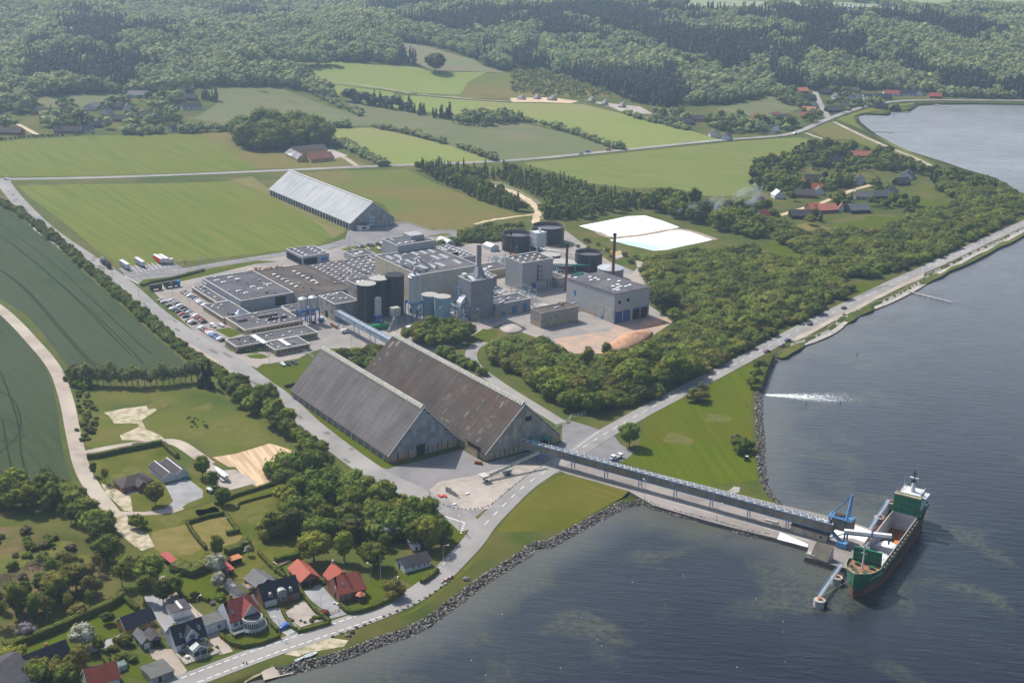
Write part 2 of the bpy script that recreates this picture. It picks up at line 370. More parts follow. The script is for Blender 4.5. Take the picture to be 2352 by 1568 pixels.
# water
def build_water():
 xs=[-9000,-2000,-800]+[i*12 for i in range(-40,75)]+[1000,1300,1800,2600,4500,9500]
 ys=[-600,-100]+[i*12 for i in range(8,140)]+[1800,2000,2600,6000]
 V_=[];dd=[]
 for y in ys:
  for x in xs:
   V_.append((x,y,WZ));dd.append(1.0 if not(-480<x<900 and 90<y<1700)or inside(x,y,land_poly)and shore_dist(x,y)>30 else min(1,shore_dist(x,y)/90))
 nx=len(xs);F_=[(j*nx+i,j*nx+i+1,(j+1)*nx+i+1,(j+1)*nx+i)for j in range(len(ys)-1)for i in range(nx-1)]
 me=bpy.data.meshes.new('water');me.from_pydata(V_,[],F_)
 at=me.attributes.new('offshore','FLOAT','POINT');at.data.foreach_set('value',dd)
 m=bpy.data.materials.new('fjord_water');m.use_nodes=True;n=m.node_tree;N=n.nodes;L=n.links;b=N['Principled BSDF']
 b.inputs['Roughness'].default_value=.12;b.inputs['IOR'].default_value=1.33
 g=N.new('ShaderNodeNewGeometry')
 a=N.new('ShaderNodeAttribute');a.attribute_name='offshore'
 def noise(scale,detail=5,st=None,rot=0,dist=0):
  v=g.outputs['Position']
  if st:
   mp=N.new('ShaderNodeMapping');mp.inputs['Rotation'].default_value=(0,0,rot);L.new(v,mp.inputs[0])
   mq=N.new('ShaderNodeMapping');mq.inputs['Scale'].default_value=st;L.new(mp.outputs[0],mq.inputs[0]);v=mq.outputs[0]
  t=N.new('ShaderNodeTexNoise');t.inputs['Scale'].default_value=scale;t.inputs['Detail'].default_value=detail;t.inputs['Distortion'].default_value=dist
  L.new(v,t.inputs['Vector']);return t.outputs[0]
 def rng(v,lo,hi,a=0,b_=1):
  r=N.new('ShaderNodeMapRange');r.inputs[1].default_value=lo;r.inputs[2].default_value=hi;r.inputs[3].default_value=a;r.inputs[4].default_value=b_;L.new(v,r.inputs[0]);return r.outputs[0]
 def mul(x,y,op='MULTIPLY'):
  r=N.new('ShaderNodeMath');r.operation=op
  for i,q in enumerate((x,y)):
   if isinstance(q,(int,float)):r.inputs[i].default_value=q
   else:L.new(q,r.inputs[i])
  return r.outputs[0]
 def mix(fac,c1,c2):
  x=N.new('ShaderNodeMix');x.data_type='RGBA';L.new(fac,x.inputs[0])
  for i,c in((6,c1),(7,c2)):
   if isinstance(c,tuple):x.inputs[i].default_value=(*c,1)
   else:L.new(c,x.inputs[i])
  return x.outputs[2]
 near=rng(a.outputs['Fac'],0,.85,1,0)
 weed=mul(rng(mul(noise(.03,10,dist=.6),mul(near,.22),'ADD'),.62,.74),rng(noise(.5,4),.3,.6))
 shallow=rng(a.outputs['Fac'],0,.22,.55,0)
 c=mix(rng(noise(.008,4),.35,.7),(.010,.013,.022),(.014,.018,.027))
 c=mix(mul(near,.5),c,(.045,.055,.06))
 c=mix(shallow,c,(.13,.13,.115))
 c=mix(mul(weed,.5),c,(.085,.09,.05))
 sy=N.new('ShaderNodeSeparateXYZ');L.new(g.outputs['Position'],sy.inputs[0]);c=mix(mul(rng(sy.outputs[1],900,1250,0,1),rng(noise(.01,4),.3,.7,.75,1)),c,(.27,.27,.275));c=mix(mul(rng(sy.outputs[1],1150,900),rng(sy.outputs[1],460,900,0,.8)),c,(.16,.158,.165))  # paler with distance: sky reflection put into base colour, with the bay's sandy shallows
 p0=flat(1752,906,WZ);p1=flat(2010,925,WZ);ang=math.atan2(p1.y-p0.y,p1.x-p0.x);LL=(p1-p0).length
 mp=N.new('ShaderNodeMapping');mp.vector_type='TEXTURE';mp.inputs['Location'].default_value=(p0.x,p0.y,0);mp.inputs['Rotation'].default_value=(0,0,ang);L.new(g.outputs['Position'],mp.inputs[0])
 sx=N.new('ShaderNodeSeparateXYZ');L.new(mp.outputs[0],sx.inputs[0])
 u=rng(sx.outputs[0],0,LL,0,1)
 wd=rng(u,0,1,1.5,17)
 ay=mul(mul(sx.outputs[1],mul(u,4),'SUBTRACT'),0,'ADD');ay=mul(ay,0,'ADD')
 ab_=N.new('ShaderNodeMath');ab_.operation='ABSOLUTE';L.new(ay,ab_.inputs[0])
 inb=rng(mul(ab_.outputs[0],wd,'DIVIDE'),.3,1.0,1,0)
 fade=mul(rng(sx.outputs[0],-2,0,0,1),rng(u,.55,1,1,0))
 dens=mul(mul(inb,fade),rng(u,0,.6,.75,.36),'MULTIPLY')
 foam=rng(mul(noise(1.1,8),mul(dens,.55),'ADD'),.60,.88);foam=mul(foam,mul(inb,fade))
 c=mix(foam,c,(.66,.67,.68))
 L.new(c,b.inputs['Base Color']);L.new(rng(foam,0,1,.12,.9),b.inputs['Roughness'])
 h=mul(noise(.42,3,(.22,1,1),R(8),.4),mul(noise(1.5,4,(.45,1,1),R(-6)),.35),'ADD')
 h=mul(h,mul(noise(.05,3),2.2),'MULTIPLY')
 bp=N.new('ShaderNodeBump');bp.inputs['Strength'].default_value=.42;bp.inputs['Distance'].default_value=.8
 L.new(h,bp.inputs['Height']);L.new(bp.outputs[0],b.inputs['Normal'])
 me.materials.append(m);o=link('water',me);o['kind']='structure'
build_water()
# fields, lawns, yards
S='structure'
patch('green_field',[(-250,335),(0,325),(200,312),(440,308),(520,340),(585,385),(588,390),(400,398),(200,404),(0,406),(-250,410)],fieldA)
patch('green_field',[(425,272),(450,270),(500,238),(475,207),(588,199),(650,205),(700,225),(770,250),(835,268),(790,290),(720,296),(600,270),(520,285)],fieldC)
patch('meadow',[(445,309),(520,300),(600,345),(770,350),(860,384),(590,388),(520,342)],fieldD)
patch('hay_field',[(575,157),(613,152),(770,142),(958,155),(1000,168),(1118,166),(1075,190),(1050,226),(880,206),(770,193),(690,178),(640,165)],fieldB)
patch('hay_field',[(770,195),(880,209),(1050,229),(1176,237),(1250,238),(1340,240),(1430,262),(1576,298),(1655,321),(1430,343),(1320,308),(1210,280),(1176,268),(1010,262),(800,225),(760,213)],fieldB)
patch('dull_field',[(800,229),(1000,268),(1210,285),(1320,312),(1420,345),(1340,354),(1176,366),(1133,367),(1000,325),(860,288),(800,290),(740,285),(835,268),(790,240)],fieldC)
patch('bright_field',[(758,296),(860,294),(1018,330),(1133,370),(960,376),(885,381),(780,325)],fieldB)
patch('roadside_field',[(1200,375),(1400,355),(1660,328),(1830,316),(1880,322),(1850,345),(1740,370),(1720,400),(1740,430),(1700,450),(1620,450),(1540,430),(1450,432),(1350,420),(1290,400)],M('roadside_crop',(.12,.148,.033),(.155,.165,.05),scale=.07,stretch=(.2,1,1),rot=R(12),detail=8,c3=(.14,.165,.045),s3=.008))
patch('coast_meadow',[(1860,298),(1905,280),(1940,290),(2030,330),(2120,372),(2170,405),(2140,395),(2060,360),(1950,322),(1900,320)],fieldD)
patch('coast_meadow',[(1920,274),(1990,250),(2060,240),(2100,236),(2100,240),(2040,250),(1975,262),(1960,268),(1966,283),(1985,299),(2074,350),(2160,385),(2150,378),(2040,325),(1960,290)],fieldA)
patch('hill_field',[(1640,250),(1700,238),(1764,230),(1850,225),(1860,245),(1800,262),(1740,270),(1680,262)],fieldC)
patch('hill_field',[(1764,222),(1810,225),(1830,245),(1800,262),(1764,258)],fieldC)
patch('felled_clearing',[(888,92),(975,106),(1088,138),(1113,153),(1163,168),(1000,163),(940,140),(920,112)],heath)
patch('young_plantation_ground',[(1110,170),(1264,165),(1301,183),(1351,200),(1416,223),(1340,225),(1250,222),(1050,228),(1075,192)],fieldD)
patch('gravel_pit',[(1170,224),(1270,225),(1330,233),(1310,238),(1250,235),(1176,235)],sand)
patch('gravel_pit',[(1340,230),(1420,240),(1470,245),(1500,262),(1440,262),(1400,245)],gravel)
patch('pale_field',[(-100,8),(100,6),(130,26),(200,27),(210,8),(150,2),(-100,-6)],pale)
patch('pale_field',[(1480,-4),(1600,17),(1760,29),(1985,40),(2050,40),(2200,38),(2150,15),(2352,6),(2600,-8),(2352,-14),(1500,-24)],pale)
patch('ploughed_field',[(1520,22),(1600,19),(1640,26),(1620,34),(1540,32)],plough,2)
patch('ploughed_field',[(1840,29),(1985,24),(2010,34),(2000,42),(1880,40)],plough,2)
patch('meadow',[(75,232),(110,222),(217,216),(280,222),(300,232),(240,248),(150,255),(80,250)],fieldC)
patch('clearing_sand',[(150,150),(185,150),(190,160),(170,185),(152,180)],heath)
patch('crop_field',[(-260,440),(0,466),(60,513),(140,578),(235,663),(340,758),(425,832),(430,850),(300,862),(170,862),(150,834),(112,784),(95,760),(60,722),(0,686),(-260,560)],crop)
patch('crop_field',[(-260,690),(0,722),(60,784),(100,834),(120,884),(130,934),(140,1009),(150,1060),(165,1104),(100,1118),(50,1150),(0,1178),(-260,1260)],crop)
patch('grass_field',[(42,427),(150,424),(420,420),(525,416),(588,436),(650,450),(700,485),(760,520),(775,536),(730,563),(588,583),(400,603),(385,612),(283,613),(225,577),(140,505),(70,455)],fieldA)
patch('grass_field_edge',[(525,414),(580,405),(633,447),(720,486),(800,515),(790,534),(765,548),(740,520),(690,490),(600,440)],M('worn_meadow',(.168,.136,.054),(.119,.130,.036),scale=.12,detail=8,stretch=(1,.2,1),rot=R(-35)))
patch('meadow',[(690,397),(760,393),(935,389),(1000,421),(1100,461),(1190,492),(1140,503),(1060,527),(980,524),(905,502),(880,470)],fieldD)
patch('felled_sandy_ground',[(1083,413),(1150,418),(1200,440),(1245,465),(1280,470),(1262,490),(1245,505),(1235,485),(1215,470),(1150,440),(1110,428)],heath)
patch('salt_pond_bank',[(1310,515),(1400,494),(1471,484),(1566,508),(1616,522),(1720,556),(1690,572),(1600,588),(1500,596),(1440,590),(1400,570)],grass)
patch('works_yard',[(310,622),(330,650),(350,668),(440,755),(470,782),(520,815),(560,834),(590,845),(600,838),(680,826),(705,812),(740,800),(800,800),(860,812),(900,790),(1000,806),(1060,795),(1085,770),(1150,745),(1260,785),(1300,800),(1380,800),(1500,765),(1535,730),(1490,700),(1475,630),(1400,600),(1340,560),(1300,530),(1240,535),(1180,550),(1060,562),(1000,560),(870,585),(800,560),(760,572),(700,570),(588,592),(470,628),(420,645)],yard)
patch('shed_yard',[(790,556),(800,530),(832,512),(905,514),(935,512),(990,530),(1040,534),(1056,545),(1010,556),(960,548),(870,562),(800,575)],asph_n,2)
patch('lorry_yard',[(272,617),(283,612),(400,604),(415,612),(440,632),(420,640),(320,655),(300,640)],asph_n,2)
patch('car_park',[(365,672),(440,668),(530,715),(570,752),(545,800),(480,770),(420,725)],M('brown_asphalt',(.27,.235,.21),(.23,.20,.18),scale=.2,detail=8),2)
patch('lawn',[(318,652),(330,642),(420,632),(520,612),(588,600),(588,606),(470,634),(400,650),(330,660)],lawn,3)
patch('lawn',[(415,620),(500,606),(580,598),(640,600),(588,606),(500,616),(440,632)],garden,3)
patch('lawn',[(783,573),(800,567),(870,560),(1000,540),(1020,535),(1040,540),(1020,548),(960,556),(870,574),(800,578)],garden,3)
patch('lawn',[(494,757),(525,752),(560,765),(528,776)],lawn,3)
patch('lawn',[(515,794),(530,790),(548,800),(600,806),(590,812),(548,812),(530,806)],lawn,3)
patch('lawn',[(565,816),(600,812),(618,820),(600,824),(575,822)],lawn,3)
patch('lawn',[(592,845),(602,836),(620,835),(680,824),(700,821),(712,830),(705,855),(690,890),(660,892),(620,880),(596,860)],lawn,3)
patch('lawn',[(620,880),(668,892),(880,1043),(890,1060),(905,1072),(890,1077),(855,1068),(760,1000),(655,910)],lawn,3)
patch('lawn',[(1080,775),(1110,755),(1143,760),(1140,772),(1110,785),(1090,790)],lawn,3)
patch('grass_verge',[(1094,812),(1110,800),(1130,830),(1180,880),(1240,925),(1300,960),(1310,972),(1280,972),(1200,925),(1120,860),(1096,840)],grass,3)
patch('grass_verge',[(1060,800),(1075,805),(1095,850),(1160,900),(1180,925),(1120,880),(1060,830)],grass,3)
patch('pond_road',[(1460,598),(1486,600),(1494,602),(1485,625),(1470,642),(1490,648),(1478,655),(1430,650),(1425,628),(1450,630),(1464,615)],gravel,2)
patch('wood_chip_yard',[(1270,778),(1400,760),(1430,735),(1530,728),(1545,740),(1500,770),(1400,812),(1320,812),(1290,800)],M('chip_ground',(.42,.29,.21),(.31,.25,.21),scale=.12,detail=9),2)
patch('storage_yard',[(902,1072),(940,1064),(1060,1032),(1116,1063),(1290,1016),(1292,970),(1310,965),(1390,990),(1415,985),(1410,1000),(1425,1020),(1455,1038),(1440,1055),(1410,1062),(1300,1080),(1200,1110),(1120,1165),(1075,1200),(1000,1160),(880,1100),(860,1075)],asph_n,2)
patch('gravel_island',[(985,1125),(1010,1105),(1100,1090),(1180,1065),(1260,1070),(1240,1090),(1180,1130),(1120,1168),(1080,1172),(1020,1165),(985,1150)],gravel,3)
patch('park_lawn',[(1758,822),(1690,851),(1600,896),(1530,932),(1482,962),(1478,1000),(1462,1035),(1428,1062),(1600,1110),(1772,1152),(1758,1130),(1742,1100),(1732,1050),(1728,1010),(1724,960),(1728,890),(1742,850)],lawn_b,2)
patch('shore_lawn',[(1308,1086),(1380,1100),(1445,1126),(1430,1142),(1385,1165),(1300,1213),(1215,1250),(1190,1275),(1100,1325),(1050,1365),(1000,1400),(940,1440),(860,1470),(800,1490),(720,1520),(650,1530),(700,1500),(780,1460),(870,1432),(940,1405),(990,1375),(1050,1322),(1100,1270),(1140,1220),(1180,1170),(1230,1125),(1280,1095)],lawn_c,2)
patch('lawn',[(1015,1190),(1035,1200),(1066,1225),(1070,1240),(1055,1260),(1020,1295),(1000,1290),(1040,1250)],lawn,2)
QA=M('quay_asphalt',(.25,.225,.21),(.20,.18,.17),scale=.15,detail=9,c3=(.30,.27,.25),s3=.04)
QL=[(1255,1065),(1300,1053),(1400,1060),(1600,1110),(1790,1158),(1942,1194),(2006,1217),(1950,1308),(1850,1278),(1857,1258),(1782,1236),(1700,1216),(1620,1195),(1500,1160),(1445,1128),(1300,1088)]
mb=MB();mb.prism([flat(*p)for p in QL],-6,.1,1,0)
for _p in QL[9:12]:pass
o=mb.build('quay',[QA,darkc]);o['kind']=S
patch('kerb_strip',[(1445,1124),(1500,1136),(1700,1192),(1860,1240),(1860,1244),(1700,1197),(1500,1141)],concrete,4,z=.12)
patch('loose_salt',[(1880,1190),(1945,1199),(2002,1220),(1985,1245),(1960,1236),(1900,1232),(1870,1205)],salt,5,z=.13)
patch('loose_salt',[(1785,1238),(1792,1222),(1830,1238),(1856,1250),(1854,1256)],salt,5,z=.13)
patch('concrete_slab',[(1672,1128),(1686,1117),(1700,1119),(1698,1130),(1684,1133)],concrete,4)
patch('rough_paddock',[(165,885),(240,888),(420,885),(500,900),(580,960),(640,1010),(690,1040),(600,1020),(500,1055),(440,1020),(400,1010),(300,1018),(215,1030),(185,1020),(175,950)],M('paddock',(.081,.102,.013),(.122,.112,.030),scale=.06,detail=10,c3=(.055,.079,.015),s3=.03),2)
worn=M('worn_grass',(.13,.115,.035),(.085,.10,.018),scale=.25,detail=9)
rgW=random.Random(5)
for X,Y,s in((370,925,9),(470,935,7),(520,975,10),(440,1000,8),(350,905,6),(560,1000,9),(225,960,5),(480,1180,7),(560,1170,8),(620,1190,9),(400,1195,6),(300,1080,5),(270,1095,4),(120,1260,9),(30,1290,10),(180,1290,7),(600,1245,5),(650,1265,5),(330,1070,4),(1560,1010,9),(1640,960,8)):
 c=G(X,Y);q=[c+Vector((math.cos(k*.52),math.sin(k*.52)))*s*rgW.uniform(.35,1.1)for k in range(12)];patch('worn_grass',smoothline(q+[q[0]],2)[:-1],worn,3.3,raw=True)
patch('sand_patch',[(238,947),(290,937),(350,930),(360,942),(325,965),(335,985),(370,1000),(380,1012),(330,1012),(280,1010),(275,1000),(320,980),(315,972),(262,972),(250,955)],patchy,3)
patch('sand_lot',[(488,1050),(540,1042),(620,1018),(690,1040),(700,1058),(660,1085),(592,1120),(560,1095),(540,1072),(525,1072)],furrow,3)
patch('boat_lot',[(440,1035),(480,1060),(510,1080),(540,1078),(592,1108),(530,1125),(510,1122),(480,1090),(455,1070)],gravel,3)
patch('garden_lawn',[(200,1055),(240,1050),(330,1035),(375,1025),(400,1050),(440,1090),(480,1120),(480,1150),(400,1180),(330,1175),(290,1140),(235,1120),(215,1090)],garden,3)
patch('farmyard_gravel',[(380,1115),(410,1103),(432,1100),(466,1125),(466,1142),(430,1156),(400,1178),(330,1182),(300,1180),(380,1168),(398,1150)],greyg,4)
patch('bare_earth',[(232,1110),(262,1120),(300,1140),(305,1175),(285,1172),(262,1150),(245,1135)],patchy,4)
patch('garden_lawn',[(310,1182),(400,1180),(500,1150),(600,1125),(680,1110),(700,1130),(650,1170),(610,1210),(590,1240),(620,1290),(560,1330),(500,1330),(420,1310),(370,1290),(340,1250),(320,1210)],garden,3)
patch('sports_lawn',[(350,1222),(430,1203),(470,1255),(440,1273),(380,1275),(358,1262),(345,1240)],dry,4)
patch('sports_lawn',[(440,1203),(520,1184),(540,1215),(556,1230),(560,1245),(470,1262)],dry,4)
patch('wood_clearing',[(-60,1215),(60,1205),(180,1230),(240,1300),(200,1370),(120,1420),(0,1440),(-80,1440)],M('clearing',(.068,.084,.015),(.150,.102,.054),scale=.09,detail=9,c3=(.053,.066,.012),s3=.04),2)
patch('garden_lawn',[(55,1500),(20,1450),(150,1420),(280,1370),(320,1400),(290,1430),(270,1460),(150,1490),(90,1505)],lawn,3)
patch('garden_lawn',[(392,1332),(480,1305),(505,1350),(505,1376),(480,1376),(430,1380),(410,1360)],lawn,4)
patch('garden_lawn',[(260,1500),(320,1500),(372,1520),(330,1560),(290,1550),(262,1520)],lawn,4)
patch('garden_lawn',[(508,1456),(560,1480),(640,1455),(625,1440),(560,1466)],lawn,4)
patch('garden_lawn',[(780,1395),(830,1400),(900,1360),(880,1330),(840,1330),(838,1390)],lawn,4)
patch('garden_lawn',[(905,1320),(940,1320),(1000,1300),(1000,1320),(950,1345)],lawn,4)
patch('garden_lawn',[(590,1250),(650,1235),(700,1240),(690,1290),(620,1300)],garden,4)
patch('garden_lawn',[(700,1105),(770,1100),(760,1140),(700,1150)],garden,3)
patch('driveway',[(690,1360),(735,1340),(780,1390),(800,1410),(760,1420),(740,1398)],greyg,4)
patch('driveway',[(612,1400),(640,1395),(690,1445),(660,1460),(632,1440)],greyg,4)
patch('driveway',[(330,1370),(400,1350),(440,1400),(470,1440),(400,1430),(380,1450),(350,1410)],greyg,3)
patch('driveway',[(340,1490),(395,1490),(430,1540),(400,1560),(360,1530)],dirt,3)
patch('terrace',[(650,1410),(700,1375),(735,1400),(740,1425),(690,1440)],gravel,5)
patch('stone_pavement',[(560,1530),(640,1490),(740,1462),(800,1470),(790,1484),(700,1500),(620,1535),(560,1560)],patchy,3)
patch('slipway',[(600,1540),(625,1528),(668,1532),(676,1538),(640,1546),(606,1556)],dirt,3)
# roads
MAIN=[(-250,414),(0,412),(200,409),(400,402),(588,394),(850,382),(960,378),(1176,370),(1400,348),(1658,322),(1764,316),(1826,309),(1899,275),(1984,245),(2056,234),(2101,231),(2352,232),(2700,236)]
strip('main_road',MAIN,8,asph,4)
ACC=[(6,414),(22,440),(60,482),(110,530),(178,577),(235,613),(290,655),(356,717),(412,757),(470,792),(515,818),(560,850),(589,873),(649,914),(708,974),(803,1047),(875,1097),(938,1124),(1013,1160),(1060,1190),(1085,1215)]
strip('access_road',ACC,11,asph,5)
strip('verge_gravel',ACC[2:12],3,dirt,4,off=-6.5,wob=.8)
SHO=[(330,1590),(425,1566),(588,1503),(713,1461),(838,1418),(913,1388),(963,1361),(1013,1321),(1050,1283),(1088,1243),(1113,1205),(1145,1172),(1198,1119),(1241,1090),(1283,1062),(1331,1032),(1368,1009),(1408,985),(1446,964),(1481,944),(1560,903),(1637,863),(1742,808),(1834,757),(1914,717),(1996,677),(2064,644),(2139,612),(2264,553),(2352,513),(2460,468)]
strip('shore_road',SHO,9,asph,6)
strip('shore_road_verge',SHO[22:],5,dirt,3,off=-6,wob=.6)
strip('shore_grass_verge',SHO[22:],6,grass,2,off=-12,wob=1.2)
FARM=[(-60,668),(0,708),(42,747),(75,784),(107,819),(132,855),(145,892),(157,934),(166,984),(176,1029),(181,1052),(192,1084),(214,1122),(250,1169),(266,1190),(292,1220),(330,1250)]
strip('farm_path',FARM,6.5,dirt,4)
patch('path_end',[(255,1180),(290,1180),(300,1205),(340,1225),(355,1255),(325,1265),(290,1235)],patchy,5)
strip('farm_path',[(183,1046),(215,1036),(290,1023),(370,1014),(405,1014),(440,1036),(480,1066)],6,dirt,5)
strip('farm_path',[(270,1178),(330,1180),(390,1176),(420,1166)],3,dirt,6)
strip('garden_path',[(365,1325),(400,1360),(430,1400),(480,1440),(520,1500)],4.5,dirt,5)
strip('garden_path',[(180,1500),(220,1488),(270,1468),(300,1452)],4,greyg,5)
strip('gate_road',[(285,632),(420,622),(500,607),(588,594),(660,582),(760,566),(800,552)],10,asph_n,3)
strip('works_road',[(760,566),(800,552),(860,552),(960,548),(1030,545),(1052,540),(1045,533),(1000,528)],6,asph_n,3)
strip('works_road',[(1290,972),(1230,935),(1180,905),(1120,865),(1090,840),(1080,820),(1085,800),(1110,785)],6.5,asph,4)
strip('sand_track',[(1240,540),(1233,520),(1230,500),(1238,485),(1225,470),(1200,450),(1150,430),(1090,418)],6,sand,3,wob=.8)
strip('sand_track',[(1230,492),(1190,497),(1130,505),(1090,515)],4,sand,3,wob=.8)
strip('coast_track',[(1915,281),(1950,298),(1989,317),(2050,343),(2106,364),(2170,398),(2230,425),(2300,452),(2380,478)],5,dirt,3)
strip('village_road',[(1905,276),(1890,250),(1872,212)],7,asph,3)
strip('village_road',[(1850,306),(1880,318),(1900,322)],5,dirt,3)
strip('farm_drive',[(825,386),(805,370),(780,356),(755,350)],5,dirt,3)
patch('farm_court',[(690,352),(760,342),(800,358),(770,364),(700,372)],gravel,3)
strip('field_path',[(15,274),(50,290),(85,310)],5,sand,3)
strip('field_path',[(200,285),(240,272),(268,266)],5,sand,3)
strip('estate_road',[(1790,495),(1840,480),(1900,462),(1960,435),(1990,428),(2020,420)],5,sand,3)
strip('estate_road',[(1960,437),(1990,450),(2040,455)],4,gravel,3)
strip('field_seam',[(790,191),(880,203),(1000,222),(1100,230),(1176,234)],4,dirt,3)
for P_ in([(0,515),(120,600),(225,700),(330,800),(350,812)],[(0,540),(90,610),(190,700),(300,815)],[(0,620),(60,665),(140,760),(200,830),(230,848),(330,850)],[(0,618),(64,664),(144,757),(204,826),(232,844),(330,846)],[(30,560),(150,660),(260,760),(330,835)],[(0,850),(20,900),(45,980),(48,1050),(70,1110),(60,1120),(0,1130)],[(0,900),(30,912),(50,960),(45,1000),(0,1040)],[(0,1080),(50,1110),(75,1120),(60,1140),(0,1160)],[(5,960),(20,1050),(40,1120)],[(0,1010),(40,1015),(55,1000)]):
 strip('wheel_rut',P_,.9,M('rut',(.014,.024,.012),(.022,.034,.015),scale=.5),2.5)
dashes(ACC[-2:]+[(1090,1235)],2,1,.5)if False else None
dashes([(425,1566),(588,1503),(713,1461),(838,1418)],3,2,.35,off=2.6,layer=8)
dashes([(425,1566),(588,1503),(713,1461),(838,1418),(870,1407)],3,2,.35,off=-2.6,layer=8)
dashes(SHO[10:23],9,4,.3,layer=8)
dashes(SHO[22:],12,4,.3,layer=8)
dashes([(988,1345),(1020,1316),(1055,1280),(1078,1245)],4,2,.3,off=3.2,layer=8)
dashes([(290,600+32),(420,620),(500,605),(588,592),(660,580)],6,3,.25,layer=5)
dashes([(290,640),(430,633)],5,3,.25,layer=5)
dashes([(1013,1183),(1066,1200)],3,2,.5,layer=8,solid=True)
dashes([(1067,1201),(1058,1226)],2,1,.6,layer=8)
dashes([(1325,1040),(1390,993)],2,1,.5,off=3,layer=8)
dashes([(288,635),(318,652)],3,2,.5,layer=8,solid=True)
for k in range(9):
 a=Vector((300+k*9.5,610-k*1.4));dashes([(a.x,a.y),(a.x+16,a.y+16)],3,2,.25,layer=4,solid=True)
rgP=random.Random(21);wa=resample(smoothline([G(*q)for q in ACC]),1);na_=normals(wa);rep=M('asphalt_repair',(.17,.165,.165),(.14,.135,.135),scale=.4)
for i in range(26):
 k=rgP.randrange(60,len(wa)-60);o_=rgP.uniform(-4,4);u=(wa[k+3]-wa[k]).normalized();c=wa[k]+na_[k]*o_;l,w_=rgP.uniform(1,6),rgP.uniform(.5,1.6)
 patch('asphalt_repair',[c-u*l-na_[k]*w_,c+u*l-na_[k]*w_*.8,c+u*l*.9+na_[k]*w_,c-u*l+na_[k]*w_],rep,6.2,raw=True)
for i in range(34):
 a,b=rgP.uniform(575,720),rgP.uniform(300,520);c=ab(a,b);l,w_=rgP.uniform(2,9),rgP.uniform(1,4)
 patch('yard_patch',[c+AX*l+BX*w_*.7,c-AX*l+BX*w_,c-AX*l*.9-BX*w_,c+AX*l*.8-BX*w_*.9],rgP.choice((asph_n,rep,gravel,concrete)),2.2,raw=True)
# vegetation
from mathutils import noise as mnoise
ICO={}
def ico(n):
 if n not in ICO:
  bm=bmesh.new();bmesh.ops.create_icosphere(bm,subdivisions=n,radius=1)
  ICO[n]=([v.co.copy()for v in bm.verts],[tuple(v.index for v in f.verts)for f in bm.faces]);bm.free()
 return ICO[n]
def crown(seed,nl,nleaf,leaf,mat,shape='round',sub=1,r=4.5,h=10.0,z0=2.2,open_=0.0,name='crown',jit=.75):
 """leafy crown: overlapping rough boughs with loose leaf clumps around them"""
 rg=random.Random(seed);mb=MB();L=[]
 hz=(h-z0)/2;cz=z0+hz
 for i in range(nl):
  if shape=='cone':
   t=(i+.5)/nl;a=rg.uniform(0,6.28);rr=r*(1-t)*.55
   L.append((Vector((math.cos(a)*rr,math.sin(a)*rr,z0+(h-z0)*t*.95)),r*(1-t)*.62+.25,(h-z0)/nl*1.1+.3))
  else:
   a=i*2.4+rg.uniform(-.5,.5);u=(i+.5)/nl;zc=(1-2*u)
   q=math.sqrt(max(0,1-zc*zc))*rg.uniform(.5,.72)
   if shape=='dome':zc=abs(zc)*.9-.35;q*=1.05
   if shape=='tall':q*=.8
   s=rg.uniform(.34,.56)*r
   L.append((Vector((math.cos(a)*q*r,math.sin(a)*q*r,cz+zc*hz*.66)),s,s*rg.uniform(.72,.95)))
 if shape!='cone':L.append((Vector((0,0,cz)),r*.62,hz*.72))
 vs_,fs_=ico(sub);off=Vector((seed*3.1,seed*1.7,0))
 if not open_:
  for c,sx,sz in L:
   b=len(mb.v)
   for v in vs_:
    k=1+.3*mnoise.noise(v*1.7+c+off);mb.v.append((c.x+v.x*sx*k*.82,c.y+v.y*sx*k*.82,c.z+v.z*sz*k*.82))
   for f in fs_:mb.f.append(tuple(b+i for i in f));mb.m.append(0)
 for i in range(nleaf):
  c,sx,sz=L[rg.randrange(len(L))]
  d=Vector((rg.gauss(0,1),rg.gauss(0,1),rg.gauss(.25,1))).normalized()
  k=rg.uniform(.86,1.16)if not open_ else rg.uniform(.4,1.15)
  p=Vector((c.x+d.x*sx*k,c.y+d.y*sx*k,c.z+d.z*sz*k))
  n=(d+Vector((rg.uniform(-1,1),rg.uniform(-1,1),rg.uniform(-.4,1)))*jit).normalized()
  u=n.orthogonal().normalized();w=n.cross(u);a=rg.uniform(0,6.28)
  u,w=u*math.cos(a)+w*math.sin(a),w*math.cos(a)-u*math.sin(a);s=leaf*rg.uniform(.6,1.3)
  mb.poly([p-u*s,p-w*s*.6,p+u*s,p+w*s*.6])
 return mb.mesh(name,mat)
def trunkmesh(r=.28,h=6.0,limbs=4,seed=0,mat=None,lean=.4):
 rg=random.Random(seed);mb=MB();pts=[Vector((0,0,-.3))]
 for i in range(1,4):pts.append(Vector((rg.uniform(-lean,lean)*i/3,rg.uniform(-lean,lean)*i/3,h*i/3)))
 for i in range(3):mb.tube(pts[i],pts[i+1],r*(1-.25*i),6,0,r*(1-.25*(i+1)))
 for i in range(limbs):
  a=rg.uniform(0,6.28);p=pts[1+i%2]+Vector((0,0,h*.12));q=p+Vector((math.cos(a)*h*.4,math.sin(a)*h*.4,h*.4));mb.tube(p,q,r*.5,4,0,r*.15)
 return mb.mesh('trunk',mat)
bark=M('bark',(.12,.10,.08),(.08,.065,.05),scale=2);barkp=M('pale_bark',(.30,.28,.24),(.18,.16,.13),scale=2)
